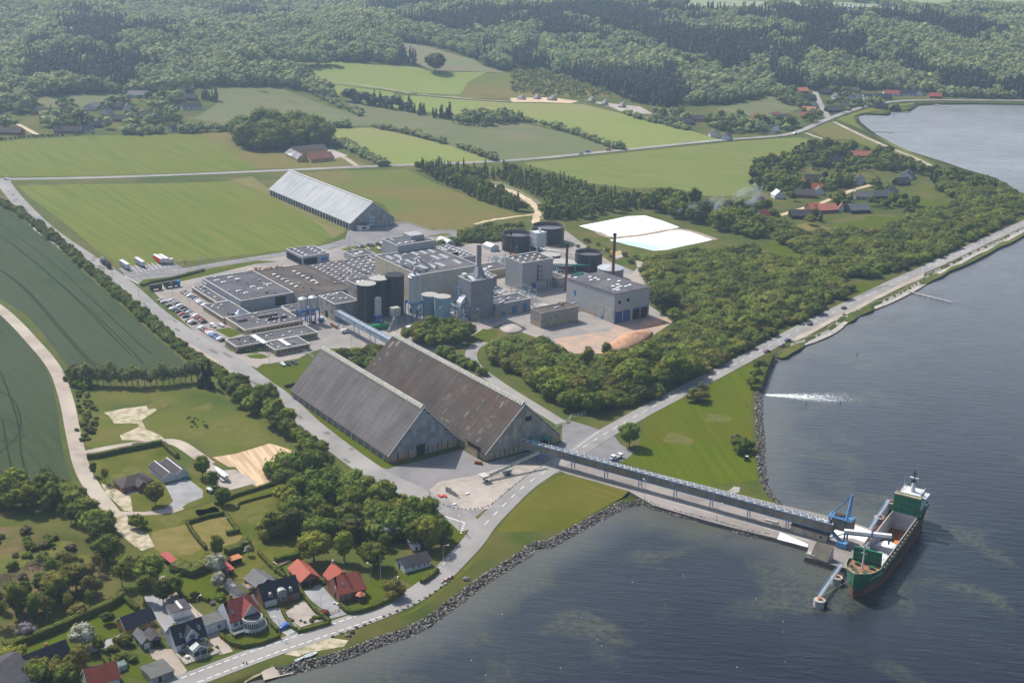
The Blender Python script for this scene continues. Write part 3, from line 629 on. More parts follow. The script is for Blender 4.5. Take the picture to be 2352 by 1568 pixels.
LM={k:leafmat('leaves_'+k,a,b,rnd=r,hue=h)for k,a,b,r,h in(('mid',(.145,.175,.022),(.09,.12,.018),.28,.02),('bright',(.20,.22,.025),(.14,.165,.022),.2,.02),('dark',(.06,.072,.018),(.08,.095,.022),.25,.02),('olive',(.175,.165,.03),(.12,.12,.026),.22,.02),('bush',(.12,.145,.024),(.165,.185,.03),.4,.022),('needle',(.035,.052,.024),(.026,.04,.02),.2,.01),('willow',(.25,.27,.10),(.18,.20,.07),.12,.01),('blossom',(.50,.50,.42),(.20,.22,.10),.1,.01),('lilac',(.34,.26,.34),(.15,.16,.08),.1,.01),('brown',(.18,.14,.08),(.15,.14,.06),.15,.01),('far',(.30,.335,.13),(.20,.235,.095),.36,.028),('farpine',(.09,.11,.07),(.06,.078,.052),.25,.02),('hedge',(.12,.14,.02),(.09,.11,.018),.1,.01),('young',(.27,.27,.08),(.21,.22,.06),.2,.02),('flower',(.62,.46,.03),(.45,.35,.03),.1,.01),('red',(.30,.05,.05),(.16,.04,.03),.1,.01))}
PROTO={}
def proto(kind):
 if kind in PROTO:return PROTO[kind]
 k=kind.split(':');sh,mt=k[0],LM[k[1]]
 if sh=='tree':c=[crown(10+i,13+i,1150,.42,mt,sub=2)for i in range(6)];t=trunkmesh(mat=bark)
 elif sh=='tall':c=[crown(20+i,13,900,.4,mt,'tall',sub=2,r=3.1,h=11,z0=1.5)for i in range(3)];t=trunkmesh(mat=bark)
 elif sh=='shrub':c=[crown(30+i,9,560,.42,mt,'dome',sub=2,r=4.5,h=6.5,z0=-1.0)for i in range(4)];t=trunkmesh(.2,3,mat=bark)
 elif sh=='round':c=[crown(36+i,8,420,.4,mt,'dome',sub=2,r=4.2,h=7.2,z0=-.8)for i in range(2)];t=trunkmesh(.2,3,mat=bark)
 elif sh=='pine':c=[crown(40+i,8,420,.7,mt,'cone',sub=1,r=3.2,h=13,z0=.6)for i in range(3)];t=trunkmesh(.22,9,0,mat=bark)
 elif sh=='open':c=[crown(50+i,9,620,.42,mt,'tall',sub=1,r=3.2,h=10,z0=3,open_=1)for i in range(3)];t=trunkmesh(.2,8,7,mat=barkp)
 elif sh=='ftree':c=[crown(60+i,8,150,.95,mt,sub=1,jit=.4)for i in range(5)];t=None
 elif sh=='fpine':c=[crown(70+i,4,60,1.2,mt,'cone',sub=1,r=2.8,h=13,z0=1)for i in range(3)];t=None
 elif sh=='fshrub':c=[crown(80+i,6,110,.8,mt,'dome',sub=1,r=4.5,h=6.5,z0=-1.0)for i in range(4)];t=None
 PROTO[kind]=(c,t);return PROTO[kind]
NAME={'tree':('broadleaf_tree','tree'),'tall':('slender_tree','tree'),'shrub':('shrub','shrub'),'round':('round_bush','bush'),'pine':('spruce_tree','tree'),'open':('poplar_tree','tree'),'ftree':('broadleaf_tree','tree'),'fpine':('spruce_tree','tree'),'fshrub':('shrub','shrub')}
QUEUE=[]
rgT=random.Random(7)
def plant(kind,x,y,h,label,group=None,wide=1.0,name=None,must=False):
 QUEUE.append((kind,x,y,h*(1 if must else random.Random(int(x*7+y*13)).uniform(.78,1.3)),label,group,wide,name,must))
BASEH={'tree':10,'tall':11,'shrub':6.2,'round':7,'pine':13,'open':10,'ftree':10,'fpine':13,'fshrub':6.2}
def one_tree(kind,x,y,h,label,group,wide,name):
 c,t=proto(kind);s=h/BASEH[kind.split(':')[0]];nm,cat=NAME[kind.split(':')[0]]
 r=thing(name or nm,label,cat,(x,y),rgT.uniform(0,6.28),group);z=r.location.z
 r.scale=(s*wide*rgT.uniform(.85,1.25),s*wide*rgT.uniform(.85,1.25),s*rgT.uniform(.8,1.2))
 if t:link('trunk',t,r)
 link('crown',rgT.choice(c),r);return r
def scatter(poly,step,seed=1,raw=False,jit=.42):
 w=[Vector(p)for p in poly]if raw else[G(*p)for p in poly]
 rg=random.Random(seed);out=[]
 x0,x1=min(p.x for p in w),max(p.x for p in w);y0,y1=min(p.y for p in w),max(p.y for p in w)
 j=0;y=y0
 while y<y1:
  x=x0+(step/2 if j%2 else 0)
  while x<x1:
   px,py=x+rg.uniform(-jit,jit)*step,y+rg.uniform(-jit,jit)*step
   if inside(px,py,w):out.append((px,py))
   x+=step
  y+=step*.87;j+=1
 return out
def gn_scatter(name,items,protos,label=None):
 """items: (x, y, z, rz, sxy, sz, index)"""
 me=bpy.data.meshes.new(name);me.from_pydata([i[:3]for i in items],[],[])
 a=me.attributes.new('pid','INT','POINT');a.data.foreach_set('value',[i[6]for i in items])
 a=me.attributes.new('rot','FLOAT_VECTOR','POINT');a.data.foreach_set('vector',[v for i in items for v in(0,0,i[3])])
 a=me.attributes.new('scl','FLOAT_VECTOR','POINT');a.data.foreach_set('vector',[v for i in items for v in(i[4],i[4],i[5])])
 cc=bpy.data.collections.new(name+'_forms')
 for k,pm in enumerate(protos):
  o=bpy.data.objects.new('form_%02d'%k,pm);cc.objects.link(o)
 g=bpy.data.node_groups.new(name+'_nodes','GeometryNodeTree')
 g.interface.new_socket('Geometry',in_out='INPUT',socket_type='NodeSocketGeometry');g.interface.new_socket('Geometry',in_out='OUTPUT',socket_type='NodeSocketGeometry')
 N=g.nodes;gi=N.new('NodeGroupInput');go=N.new('NodeGroupOutput');ip=N.new('GeometryNodeInstanceOnPoints');ci=N.new('GeometryNodeCollectionInfo')
 ci.inputs['Collection'].default_value=cc;ci.inputs['Separate Children'].default_value=True;ci.inputs['Reset Children'].default_value=True
 def na(nm,ty):
  q=N.new('GeometryNodeInputNamedAttribute');q.data_type=ty;q.inputs['Name'].default_value=nm;return[s_ for s_ in q.outputs if s_.enabled][0]
 L=g.links;L.new(gi.outputs[0],ip.inputs['Points']);L.new(ci.outputs[0],ip.inputs['Instance']);ip.inputs['Pick Instance'].default_value=True
 L.new(na('pid','INT'),ip.inputs['Instance Index']);L.new(na('rot','FLOAT_VECTOR'),ip.inputs['Rotation']);L.new(na('scl','FLOAT_VECTOR'),ip.inputs['Scale'])
 L.new(ip.outputs[0],go.inputs[0])
 o=link(name,me);md=o.modifiers.new('scatter','NODES');md.node_group=g;o['kind']='stuff'
 if label:o['label']=label
 return o
# far woods: masses nobody could count
FOREST=[(-260,4),(90,10),(128,30),(205,29),(215,10),(340,-3),(900,-12),(1250,4),(1330,10),(1440,20),(1520,24),(1620,36),(1760,32),(1830,34),(1985,44),(2060,42),(2200,40),(2352,36),(2600,30),(2600,240),(2352,228),(2177,224),(2127,212),(2014,206),(1914,204),(1864,206),(1776,199),(1764,220),(1666,240),(1566,243),(1526,250),(1484,241),(1438,229),(1416,219),(1351,196),(1301,179),(1264,161),(1176,159),(1163,164),(1113,149),(1088,134),(1013,111),(975,104),(888,91),(920,111),(938,139),(958,151),(913,146),(768,139),(613,139),(613,151),(560,156),(548,161),(588,167),(640,167),(690,181),(745,204),(770,231),(740,223),(685,204),(640,199),(588,197),(470,202),(435,199),(425,211),(357,215),(217,213),(107,221),(0,221),(-260,226)]
PINES=[[(1176,165),(1176,60),(1300,60),(1450,110),(1560,180),(1600,242),(1526,250),(1438,229),(1351,196)],[(1764,60),(1900,40),(2000,60),(1990,120),(1870,150),(1800,190),(1776,199),(1764,150)],[(1300,20),(1764,40),(1764,140),(1650,190),(1480,100),(1350,60)],[(200,150),(310,140),(320,200),(250,215),(190,200)],[(60,110),(100,108),(230,185),(60,200)],[(130,60),(290,60),(270,130),(150,110)],[(870,20),(1100,20),(1176,60),(1176,150),(1060,90),(900,60)],[(1800,150),(1864,206),(1776,199)]]
def wood():
 items=[];fp=[[G(*p)for p in q]for q in PINES];rg=random.Random(3)
 for x,y in scatter(FOREST,9.2,5):
  if y>3800:continue
  n=mnoise.noise(Vector((x/210,y/210,3)));pine=any(inside(x,y,q)for q in fp)
  n+=.5*mnoise.noise(Vector((x/45,y/45,7)));pine=(n>-.12 if pine else n>.34)
  n2=mnoise.noise(Vector((x/95,y/95,9)))+.4*mnoise.noise(Vector((x/30,y/30,2)))
  if pine:s=rg.uniform(1.3,1.75)*(1+.15*n2);items.append((x,y,hill(x,y)-1,rg.uniform(0,6.28),s*.95,s,5+rg.randrange(3)))
  else:s=rg.uniform(1.2,2.1)*(1+.55*n2);items.append((x,y,hill(x,y)-3,rg.uniform(0,6.28),s*.98,s*.98,rg.randrange(5)))
 gn_scatter('distant_forest',items,proto('ftree:far')[0]+proto('fpine:farpine')[0],'hazy forest of beech and spruce covering the hills beyond the fields')
 return len(items)
NW=wood()
def far_trees(name,label,polys,step,kinds,hr,seed=1):
 items=[];rg=random.Random(seed);pr=[];idx=[]
 for k in kinds:
  c,_=proto(k);idx.append((len(pr),len(c),BASEH[k.split(':')[0]]));pr+=c
 for P_ in polys:
  for x,y in scatter(P_,step,seed):
   a,n,bh=idx[rg.randrange(len(idx))];s=rg.uniform(*hr)/bh;items.append((x,y,hill(x,y)-.5,rg.uniform(0,6.28),s*rg.uniform(.9,1.25),s,a+rg.randrange(n)))
 return gn_scatter(name,items,pr,label)
def rowpts(pts,step,seed=1,jit=1.0,width=0,rows=1):
 w=resample([G(*p)for p in pts],step);ns=normals(w);rg=random.Random(seed);out=[]
 for k in range(rows):
  for p,n in zip(w,ns):out.append(tuple(p+n*((k-(rows-1)/2)*width+rg.uniform(-jit,jit))+Vector((rg.uniform(-jit,jit),rg.uniform(-jit,jit))))[:2])
 return out
def row(kind,pts,step,hr,label,group,seed=1,jit=1.0,width=0,rows=1,wide=1.0,name=None):
 rg=random.Random(seed)
 for x,y in rowpts(pts,step,seed,jit,width,rows):plant(rg.choice(kind)if isinstance(kind,list)else kind,x,y,rg.uniform(*hr),label,group,wide,name)
far_trees('young_plantation','pale green young trees scattered over the clearing below the forest',[[(1176,168),(1264,164),(1301,182),(1351,199),(1416,222),(1340,224),(1250,221),(1176,212)]],9,['ftree:young','fpine:young'],(5,8),4)
far_trees('hill_copse','hazy copses between the pale fields at the top of the picture',[[(1430,12),(1485,12),(1488,16),(1434,17)],[(1526,14),(1576,14),(1578,18),(1528,19)],[(1764,20),(1800,22),(1820,30),(1764,28)],[(1838,14),(1858,14),(1858,18),(1838,18)],[(1865,18),(1902,20),(1902,24),(1866,22)],[(2012,10),(2060,12),(2062,17),(2014,15)],[(1958,3),(1995,5),(1995,10),(1958,8)],[(2060,28),(2200,20),(2400,14),(2600,16),(2600,36),(2352,36),(2200,38),(2080,40)],[(140,6),(200,6),(200,12),(145,12)],[(0,-8),(110,-6),(90,8),(0,6)]],11,['ftree:far'],(14,20),4)
def copse(poly,step,hr,kinds,label,group,seed=1,wide=1.0):
 rg=random.Random(seed)
 for x,y in scatter(poly,step,seed):plant(rg.choice(kinds),x,y,rg.uniform(*hr),label,group,wide)
copse([(528,318),(560,312),(620,308),(700,312),(740,318),(768,334),(690,341),(600,349),(545,338)],9,(15,20),['tree:mid','tree:mid','tree:bright'],'tree in the copse behind the yellow farm','trees of the copse behind the yellow farm',2)
copse([(664,146),(765,144),(768,152),(720,155),(668,151)],10,(15,18),['ftree:far'],'tree of the dome shaped copse standing out in front of the far forest','trees of the dome shaped copse',3)
plant('tree:dark',*G(1000,166),19,'lone dark round tree on the edge of the high green field',wide=1.4)
copse([(1035,281),(1060,276),(1120,272),(1200,272),(1205,281),(1170,287),(1110,292),(1060,289)],8,(8,12),['ftree:far','ftree:far','fpine:far'],'tree of the small wood between the two bright fields','trees of the small wood between the fields',5)
row(['ftree:farpine','fpine:farpine'],[(802,232),(860,243),(943,256)],8,(10,13),'dark conifer in the windbreak row between the high fields','conifers of the field windbreak',3,2,5,2,1.2)
row('fpine:farpine',[(958,260),(972,264)],8,(9,12),'dark conifer in the short gap row beside the field windbreak','conifers of the short row',3,2,5,2,1.3)
row('fpine:farpine',[(998,270),(1030,273)],8,(10,12),'dark conifer at the left end of the small wood between the fields','conifers by the small wood',3,2,5,2,1.3)
row('fshrub:far',[(733,222),(790,248),(832,266)],9,(4,7),'bush in the ragged hedge running down the high field','bushes of the ragged hedge',3,3,4,2,1.0)
row('fshrub:far',[(860,293),(930,305),(1018,330)],6.5,(5,7),'bush in the straight hedge above the bright field','bushes of the hedge above the bright field',3,1.2)
row('fshrub:far',[(1053,338),(1090,350),(1133,368)],6.5,(5,7),'bush in the hedge running down to the main road','bushes of the hedge down to the main road',3,1.2)
row('fshrub:far',[(780,330),(810,345),(845,362),(878,381)],6,(5,7),'bush in the hedge to the right of the yellow farm','bushes of the hedge right of the yellow farm',3,1.6,4,2)
row('fshrub:far',[(1176,275),(1240,284),(1326,310),(1380,330),(1430,344)],6.5,(5,7.5),'bush in the long hedge between the two fields above the main road','bushes of the long field hedge',3,1.4)
row('fshrub:far',[(1436,262),(1500,280),(1576,298)],7,(4,6),'bush in the scrub line between bright field and village','bushes of the scrub line by the village',5,2,4,2)
row('fshrub:far',[(727,292),(760,291),(798,293)],7,(5,8),'bush in the short hedge behind the copse','bushes of the short hedge behind the copse',3,2,4,2)
row('fshrub:hedge',[(-30,325),(60,316),(150,312),(215,308)],4.5,(2.5,3.5),'clipped hedge bush bordering the left settlement','hedge bushes bordering the left settlement',3,.5)
row(['ftree:far','fshrub:far'],[(285,308),(400,306),(470,303),(520,300)],7,(6,9),'tree in the belt between the left settlement and the field','trees of the belt below the left settlement',3,1.5,5,2)
copse([(-60,232),(75,226),(80,250),(60,265),(-60,262)],11,(10,15),['ftree:far'],'tree in the gardens at the far left edge of the left settlement','garden trees far left',9)
for P_ in([(130,246),(170,240),(180,268),(140,268)],[(235,245),(300,232),(300,244),(250,255)],[(320,225),(420,215),(430,240),(400,255),(320,240)],[(100,275),(140,270),(230,280),(260,300),(120,305)],[(290,262),(400,262),(420,285),(300,300),(280,290)],[(-40,280),(60,300),(-40,300)],[(340,238),(380,238),(400,262),(350,262)],[(400,220),(425,218),(425,238),(405,240)]):
 copse(P_,9.5,(6,12),['ftree:far','fshrub:far','ftree:mid','fpine:far'],'tree between the houses of the left settlement','garden trees of the left settlement',int(P_[0][0]+99))
row('fpine:farpine',[(468,228),(495,231)],6,(10,12),'dark conifer in the clump beside the white house on the left','conifers by the white house on the left',3,2,4,2,1.2)
for P_ in([(1500,262),(1560,262),(1600,290),(1560,296),(1500,282)],[(1590,280),(1640,270),(1760,285),(1750,300),(1650,300)],[(1764,200),(1800,205),(1840,225),(1845,250),(1790,240)],[(1640,292),(1760,296),(1760,306),(1650,306)],[(1888,210),(1950,213),(1980,228),(1900,235)],[(1850,255),(1890,270),(1860,285),(1830,270)],[(1764,280),(1820,275),(1820,300),(1770,302)]):
 copse(P_,10.5,(6,11),['ftree:far','fshrub:far','ftree:mid'],'tree between the houses of the village by the bay','garden trees of the bay village',int(P_[0][0]))
copse([(1895,240),(1915,232),(2040,232),(2020,242),(1960,256),(1915,268)],12,(5,9),['fshrub:far','ftree:mid'],'small tree in the shore gardens of the bay village','shore garden trees of the village',4)
row('fshrub:hedge',[(1910,262),(1960,248),(1990,240)],5,(3,4),'hedge bush between the village gardens and the shore road','hedge bushes of the village',3,.5)
SET=[[(1720,378),(1790,372),(1850,330),(1900,328),(1960,345),(1950,352),(1880,352),(1850,378),(1840,400),(1800,420),(1770,450),(1720,430)],[(1980,350),(2040,352),(2090,375),(2150,400),(2100,405),(2040,388),(1980,375)],[(1800,425),(1880,410),(1960,415),(1960,422),(1880,450),(1820,462),(1790,450)],[(1640,480),(1700,470),(1760,480),(1790,505),(1720,525),(1660,510)],[(1990,455),(2060,462),(2120,475),(2110,484),(2040,475),(1990,468)],[(2130,410),(2200,415),(2240,428),(2190,430),(2140,422)],[(1840,500),(1880,496),(1900,510),(1860,520)],[(1900,400),(1950,388),(2000,392),(1960,405)],[(1880,352),(1980,355),(2060,372),(2140,396),(2110,402),(2050,395),(2000,388),(1940,385),(1880,398),(1850,400)],[(2130,402),(2240,410),(2290,428),(2300,440),(2230,440),(2190,428),(2130,418)],[(1990,424),(2050,430),(2060,440),(2020,446),(1990,436)],[(1760,415),(1800,420),(1840,430),(1830,445),(1775,445)],[(1890,455),(1935,450),(1975,465),(1940,474),(1900,470)],[(2000,462),(2040,468),(2040,480),(2000,478)]]
for P_ in SET:copse(P_,9.2,(4,10),['ftree:mid','fshrub:mid','ftree:dark','ftree:bright','fpine:needle'],'tree between the holiday houses on the point','garden trees on the point',int(P_[0][0]))
plant('open:dark',*G(2084,500),11,'lone dark pine on the lawn beside the orange roofed house',wide=1.5)
YW=[[(1078,400),(1180,399),(1280,421),(1370,449),(1460,463),(1500,466),(1480,480),(1401,490),(1331,504),(1288,510),(1245,504),(1249,487),(1282,472),(1245,455),(1200,436),(1150,416),(1090,411)],[(952,388),(1000,386),(1075,400),(1082,416),(1108,428),(1150,449),(1212,488),(1170,484),(1100,460),(1030,428)]]
for i,P_ in enumerate(YW):copse(P_,5.8,(7,10),['fpine:mid','ftree:mid','fpine:bush','fpine:olive'],'young tree in the belt behind the works','young trees of the belt behind the works',31+i)
copse([(1470,470),(1620,478),(1640,510),(1616,518),(1566,505),(1490,482)],8,(10,14),['ftree:mid','ftree:dark','ftree:bright'],'tall tree behind the white salt pond','tall trees behind the salt pond',8)
copse([(1640,515),(1700,500),(1740,520),(1764,556),(1720,545),(1650,526)],8,(8,11),['fshrub:mid','ftree:mid'],'tree to the right of the salt pond','trees right of the salt pond',8)
copse([(873,579),(930,586),(1000,574),(1060,560),(1176,552),(1205,525),(1120,522),(1060,538),(1050,552),(960,567)],6,(4,6.5),['fshrub:mid','fshrub:bush'],'bush in the green belt along the back of the works','bushes of the belt behind the works',8)
row('fshrub:mid',[(1240,560),(1330,560),(1400,585),(1460,600)],14,(2,4),'low bush on the slope beside the salt pond','low bushes by the salt pond',3,4,10,2)
DB=[(1488,604),(1560,592),(1640,580),(1720,574),(1765,594),(1839,614),(1846,587),(1800,562),(1762,520),(1780,517),(1850,547),(1939,534),(2004,542),(2039,536),(2076,516),(2089,496),(2140,492),(2185,486),(2205,462),(2160,437),(2175,416),(2235,408),(2289,424),(2352,460),(2440,488),(2352,494),(2189,574),(2139,596),(2020,638),(1985,634),(1925,648),(1962,668),(1889,712),(1764,774),(1651,836),(1571,872),(1488,918),(1420,936),(1363,950),(1301,945),(1250,915),(1195,870),(1150,838),(1128,815),(1150,800),(1250,795),(1310,835),(1400,842),(1476,828),(1515,795),(1550,765),(1550,735),(1504,700),(1500,650),(1482,632)]
def thicket():
 rg=random.Random(12)
 for x,y in scatter(DB,5.6,11,jit=.5):
  n=mnoise.noise(Vector((x/28,y/28,5)));near=y<640
  k=('tree:bright' if n>.05 else 'tree:mid')if near and n>-.15 else('shrub:bush' if n>-.2 else rg.choice(['shrub:mid','shrub:dark','shrub:olive','shrub:bush']))
  if y<575 and x<85 and x>40:k=rg.choice(['tree:olive','tree:mid'])
  h=(rg.uniform(8,11.5)if k.startswith('tree')else rg.uniform(4.5,7.5))*(1+.25*n)
  if shore_dist(x,y)<30:h*=.8
  plant(k,x,y,h,('tree in the thicket above the shore road' if k.startswith('tree')else 'bush in the thicket above the shore road'),'trees of the shore thicket' if k.startswith('tree')else 'bushes of the shore thicket',1.1)
thicket()
copse([(925,790),(1000,800),(1060,796),(1088,780),(1090,765),(1040,758),(950,772)],6,(7,10),['tree:bright','tree:mid'],'bright green tree between the works yard and the large shed','trees between yard and large shed',3)
copse([(775,812),(880,806),(900,820),(880,840),(835,850),(800,835)],5,(3,5),['shrub:mid','shrub:bush'],'low dark bush in the gap between the two salt sheds','low bushes between the sheds',3)
copse([(1000,806),(1060,820),(1095,850),(1130,872),(1090,858),(1040,830)],5,(3,5),['shrub:mid'],'bush on the slope behind the large shed','bushes behind the large shed',3)
row(['shrub:mid','shrub:bush'],[(-20,456),(40,487),(90,524),(140,563),(175,592)],5.2,(3.6,5),'dark bush in the upper hedge beside the access road','bushes of the access road hedge, upper part',3,.7,2.6,2,.8)
row(['shrub:mid','shrub:bush'],[(178,597),(235,645),(280,686),(330,728),(380,772),(430,818),(500,860)],4.2,(3,4.6),'dark bush in the long hedge between crop and access road','bushes of the access road hedge, lower part',4,.7,2.6,2,.85)
copse([(500,862),(560,895),(620,935),(660,975),(700,1010),(745,1050),(770,1080),(700,1060),(690,1030),(640,985),(590,960),(540,925),(505,890)],6.2,(7,10),['tree:bright','tree:mid','tree:mid'],'tree in the belt between the paddock and the access road','trees of the belt along the access road',3)
copse([(636,1085),(685,1050),(735,1090),(775,1120),(850,1140),(930,1168),(985,1200),(1015,1230),(1020,1252),(990,1268),(960,1262),(920,1235),(860,1210),(850,1180),(800,1190),(770,1150),(720,1160),(650,1180)],6.0,(7,10),['tree:mid','tree:bright','tree:mid','shrub:mid'],'tree in the grove beside the road junction','trees of the grove by the junction',6)
copse([(600,1245),(640,1190),(720,1165),(790,1195),(860,1215),(900,1250),(870,1270),(820,1240),(700,1235),(640,1250)],6.2,(6.5,9),['tree:mid','tree:mid','shrub:mid','tree:dark'],'tree in the grove behind the brick houses','trees of the grove behind the houses',6)
for(X,Y,h,k,lab)in((722,1290,14,'tree:bright','largest bright tree behind the double garage'),(790,1288,13,'tall:bright','tall yellowish green tree behind the red roofed brick house'),(858,1302,11,'tree:mid','dark green tree to the left of the white cottage'),(905,1368,8,'round:olive','olive round tree on the corner lawn by the lamp post'),(500,1285,10,'tall:mid','pointed green tree at the corner of the hedged playing lawn'),(358,1160,10,'tree:olive','broad tree in front of the bungalow'),(215,1092,6,'tall:mid','small tree beside the lawn of the bungalow'),(242,1110,7,'open:olive','thin tree at the gable of the bungalow'),(465,1095,8,'tree:bright','tree to the right of the double garage gable'),(488,1118,7,'tree:mid','tree beside the trailer under the boat lot'),(512,1158,8,'tree:mid','round tree left of the lot fence'),(316,1212,6,'round:mid','dense round bush at the end of the farm path'),(190,1488,9,'tree:blossom','large blossoming fruit tree on the hedged lawn'),(498,1318,8,'tree:blossom','white blossoming tree above the small red roofed shed'),(503,1350,6,'tree:blossom','white blossoming tree at the foot of the hedged lawn'),(248,1432,5,'tree:mid','small tree on the lawn above the yellow barn'),(180,1412,6,'round:olive','brownish round bush against the long dark hedge'),(60,1462,6,'round:lilac','lilac bush in flower in the bottom left garden'),(30,1520,8,'round:bright','bright round bush in the bottom left corner'),(1332,925,19,'tall:olive','tallest brownish green poplar at the lower edge of the thicket'),(1278,918,14,'tall:olive','brownish poplar left of the tallest one in the thicket'),(1351,838,12,'tall:bright','bright poplar in front of the wood chip yard'),(1393,832,11,'tall:mid','slender poplar right of the bright one by the chip yard'),(1338,842,9,'tall:bright','lower poplar left of the bright one by the chip yard'),(1527,716,15,'tree:dark','big dark round tree beside the power house'),(1548,740,10,'tree:mid','lighter tree in front of the big dark one by the power house'),(900,1240,8,'tree:blossom','grey white blossoming tree behind the white cottage'),(188,1530,7,'tree:olive','bushy tree between the barn and the greenhouse'),(228,1495,5,'tree:mid','tree next to the long carport'),(286,1478,4,'shrub:mid','shrubs beside the grey carport'),(447,1375,3,'round:dark','small dark bush on the hedged lawn'),(1445,1025,11,'tree:mid','large tree on the park lawn beside the parked pickup'),(1598,920,8,'round:olive','bush with bare branches at the upper edge of the park lawn'),(1702,1035,8,'round:mid','round dark bush near the stone bank of the park lawn'),(1690,1020,6,'tree:brown','brown twiggy bush behind the round bush on the park lawn'),(1610,905,7,'open:brown','bare thin tree above the upper park bush'),(1730,885,5,'shrub:bush','dense low hedge bush at the top of the stone bank'),(1736,865,5,'shrub:bush','middle hedge bush above the stone bank'),(1745,845,5,'shrub:bush','upper hedge bush above the stone bank'),(395,1370,9,'tree:mid','tree above the gravel court of the yellow barn'),(375,1385,8,'tree:dark','dark tree at the corner of the gravel court'),(505,1375,3,'shrub:mid','bushes by the lavender in front of the long annex'),(570,1275,5,'open:blossom','small fruit tree right of the red shed'),(640,1310,3,'round:mid','round box bush on the terrace behind the black roofed house'),(745,1410,2.5,'round:red','red flowering bushes on the gravel terrace'),(80,1555,6,'shrub:mid','shrubs in front of the lower barn'),(120,1545,5,'shrub:olive','olive shrubs in front of the lower barn'),(150,1560,5,'shrub:mid','shrub beside the red roof at the bottom edge')):
 plant(k,*G(X,Y),h,lab,None,1.0,None,True)
row('open:willow',[(165,878),(210,884),(300,888),(380,884),(455,874)],2.9,(7.5,9),'slim pale willow in the straight row below the dark crop','willows of the straight row',3,.4,2.5,2,.9,'willow_tree')
row('shrub:mid',[(162,872),(175,885),(200,892)],4,(3,5),'bush at the left end of the willow row','bushes at the willow row end',3,.6)
for X in(468,481):plant('pine:needle',*G(X,889),11 if X==468 else 12,'left dark spruce of the pair beside the willow row' if X==468 else 'right dark spruce of the pair beside the willow row',None,1.0,None,True)
copse([(-30,1150),(40,1130),(90,1115),(150,1118),(190,1150),(225,1200),(262,1240),(290,1275),(310,1310),(345,1330),(372,1370),(330,1400),(290,1370),(270,1320),(230,1290),(190,1230),(140,1190),(60,1190),(-30,1200)],7.4,(6,11.5),['tree:mid','tree:bright','tall:olive','tall:bright','tree:mid','open:mid'],'tree in the wood beside the farm path','trees of the wood by the farm path',13)
copse([(-40,1390),(60,1370),(120,1330),(180,1300),(240,1300),(270,1340),(290,1380),(250,1385),(150,1410),(60,1435),(-20,1450)],6.6,(7,11),['open:olive','open:mid','tall:mid','tree:olive'],'thin tree at the foot of the cleared wood','thin trees below the wood clearing',14)
copse([(60,1230),(120,1240),(180,1300),(120,1320),(40,1300)],9,(2,4),['shrub:bush','shrub:mid'],'low scrub bush in the wood clearing','scrub of the wood clearing',14)
copse([(170,1010),(185,960),(200,920),(215,940),(225,1000),(205,1020)],6,(1.5,3),['shrub:bush'],'low scrub bush beside the farm path','scrub beside the farm path',14)
def hedge(pts,h,w_,label,mat='hedge',raw=False,zoff=0):
 w=[Vector(p)for p in pts]if raw else[G(*p)for p in pts]
 w=resample(w,1.0);ns=normals(w);rg=random.Random(int(w[0].x*10));mb=MB();rings=[]
 for i,(p,n)in enumerate(zip(w,ns)):
  q=w_/2*(1+.12*rg.uniform(-1,1));hh=h*(1+.06*rg.uniform(-1,1));ring=[]
  for a,z in((-1,-.1),(-1.05,.5),(-.85,.93),(-.3,1.03),(.3,1.0),(.85,.93),(1.05,.5),(1,-.1)):
   c=p-w[0]+n*(a*q+rg.uniform(-.08,.08));ring.append((c.x,c.y,max(-.1,z*hh+rg.uniform(-.05,.05))))
  rings.append(ring)
 mb.loft(rings)
 for i in range(int(len(w)*26*h/1.5)):
  k=rg.randrange(len(w));a=rg.uniform(-1,1);top=rg.random()<.5
  c=w[k]-w[0]+ns[k]*(a*w_/2 if top else math.copysign(w_/2*1.05,a));z=h*1.03 if top else rg.uniform(.1,h)
  s=.17;u=Vector((rg.uniform(-1,1),rg.uniform(-1,1),rg.uniform(-1,1))).normalized()*s;v=Vector((rg.uniform(-1,1),rg.uniform(-1,1),rg.uniform(-1,1))).normalized()*s
  p=Vector((c.x,c.y,z));mb.poly([p-u,p-v,p+u,p+v])
 o=mb.build('hedge',LM[mat],None,(w[0].x,w[0].y,hill(*w[0])+zoff));tag(o,label,'hedge');return o
HOUSES=[];NEWLAB={}
def proj(x,y,z=0):
 d=Vector((x,y,z-CAM_H));w=d.dot(FW);return 1176+F_PX*d.dot(RT)/w,784-F_PX*d.dot(UP)/w
def nth(i):i+=1;return str(i)+('th' if 10<i%100<14 else{1:'st',2:'nd',3:'rd'}.get(i%10,'th'))
HUE={'mid':'mid green','bright':'light green','dark':'dark green','olive':'olive','bush':'grey green','far':'hazy green','farpine':'dark','needle':'blackish','willow':'pale','hedge':'clipped'}
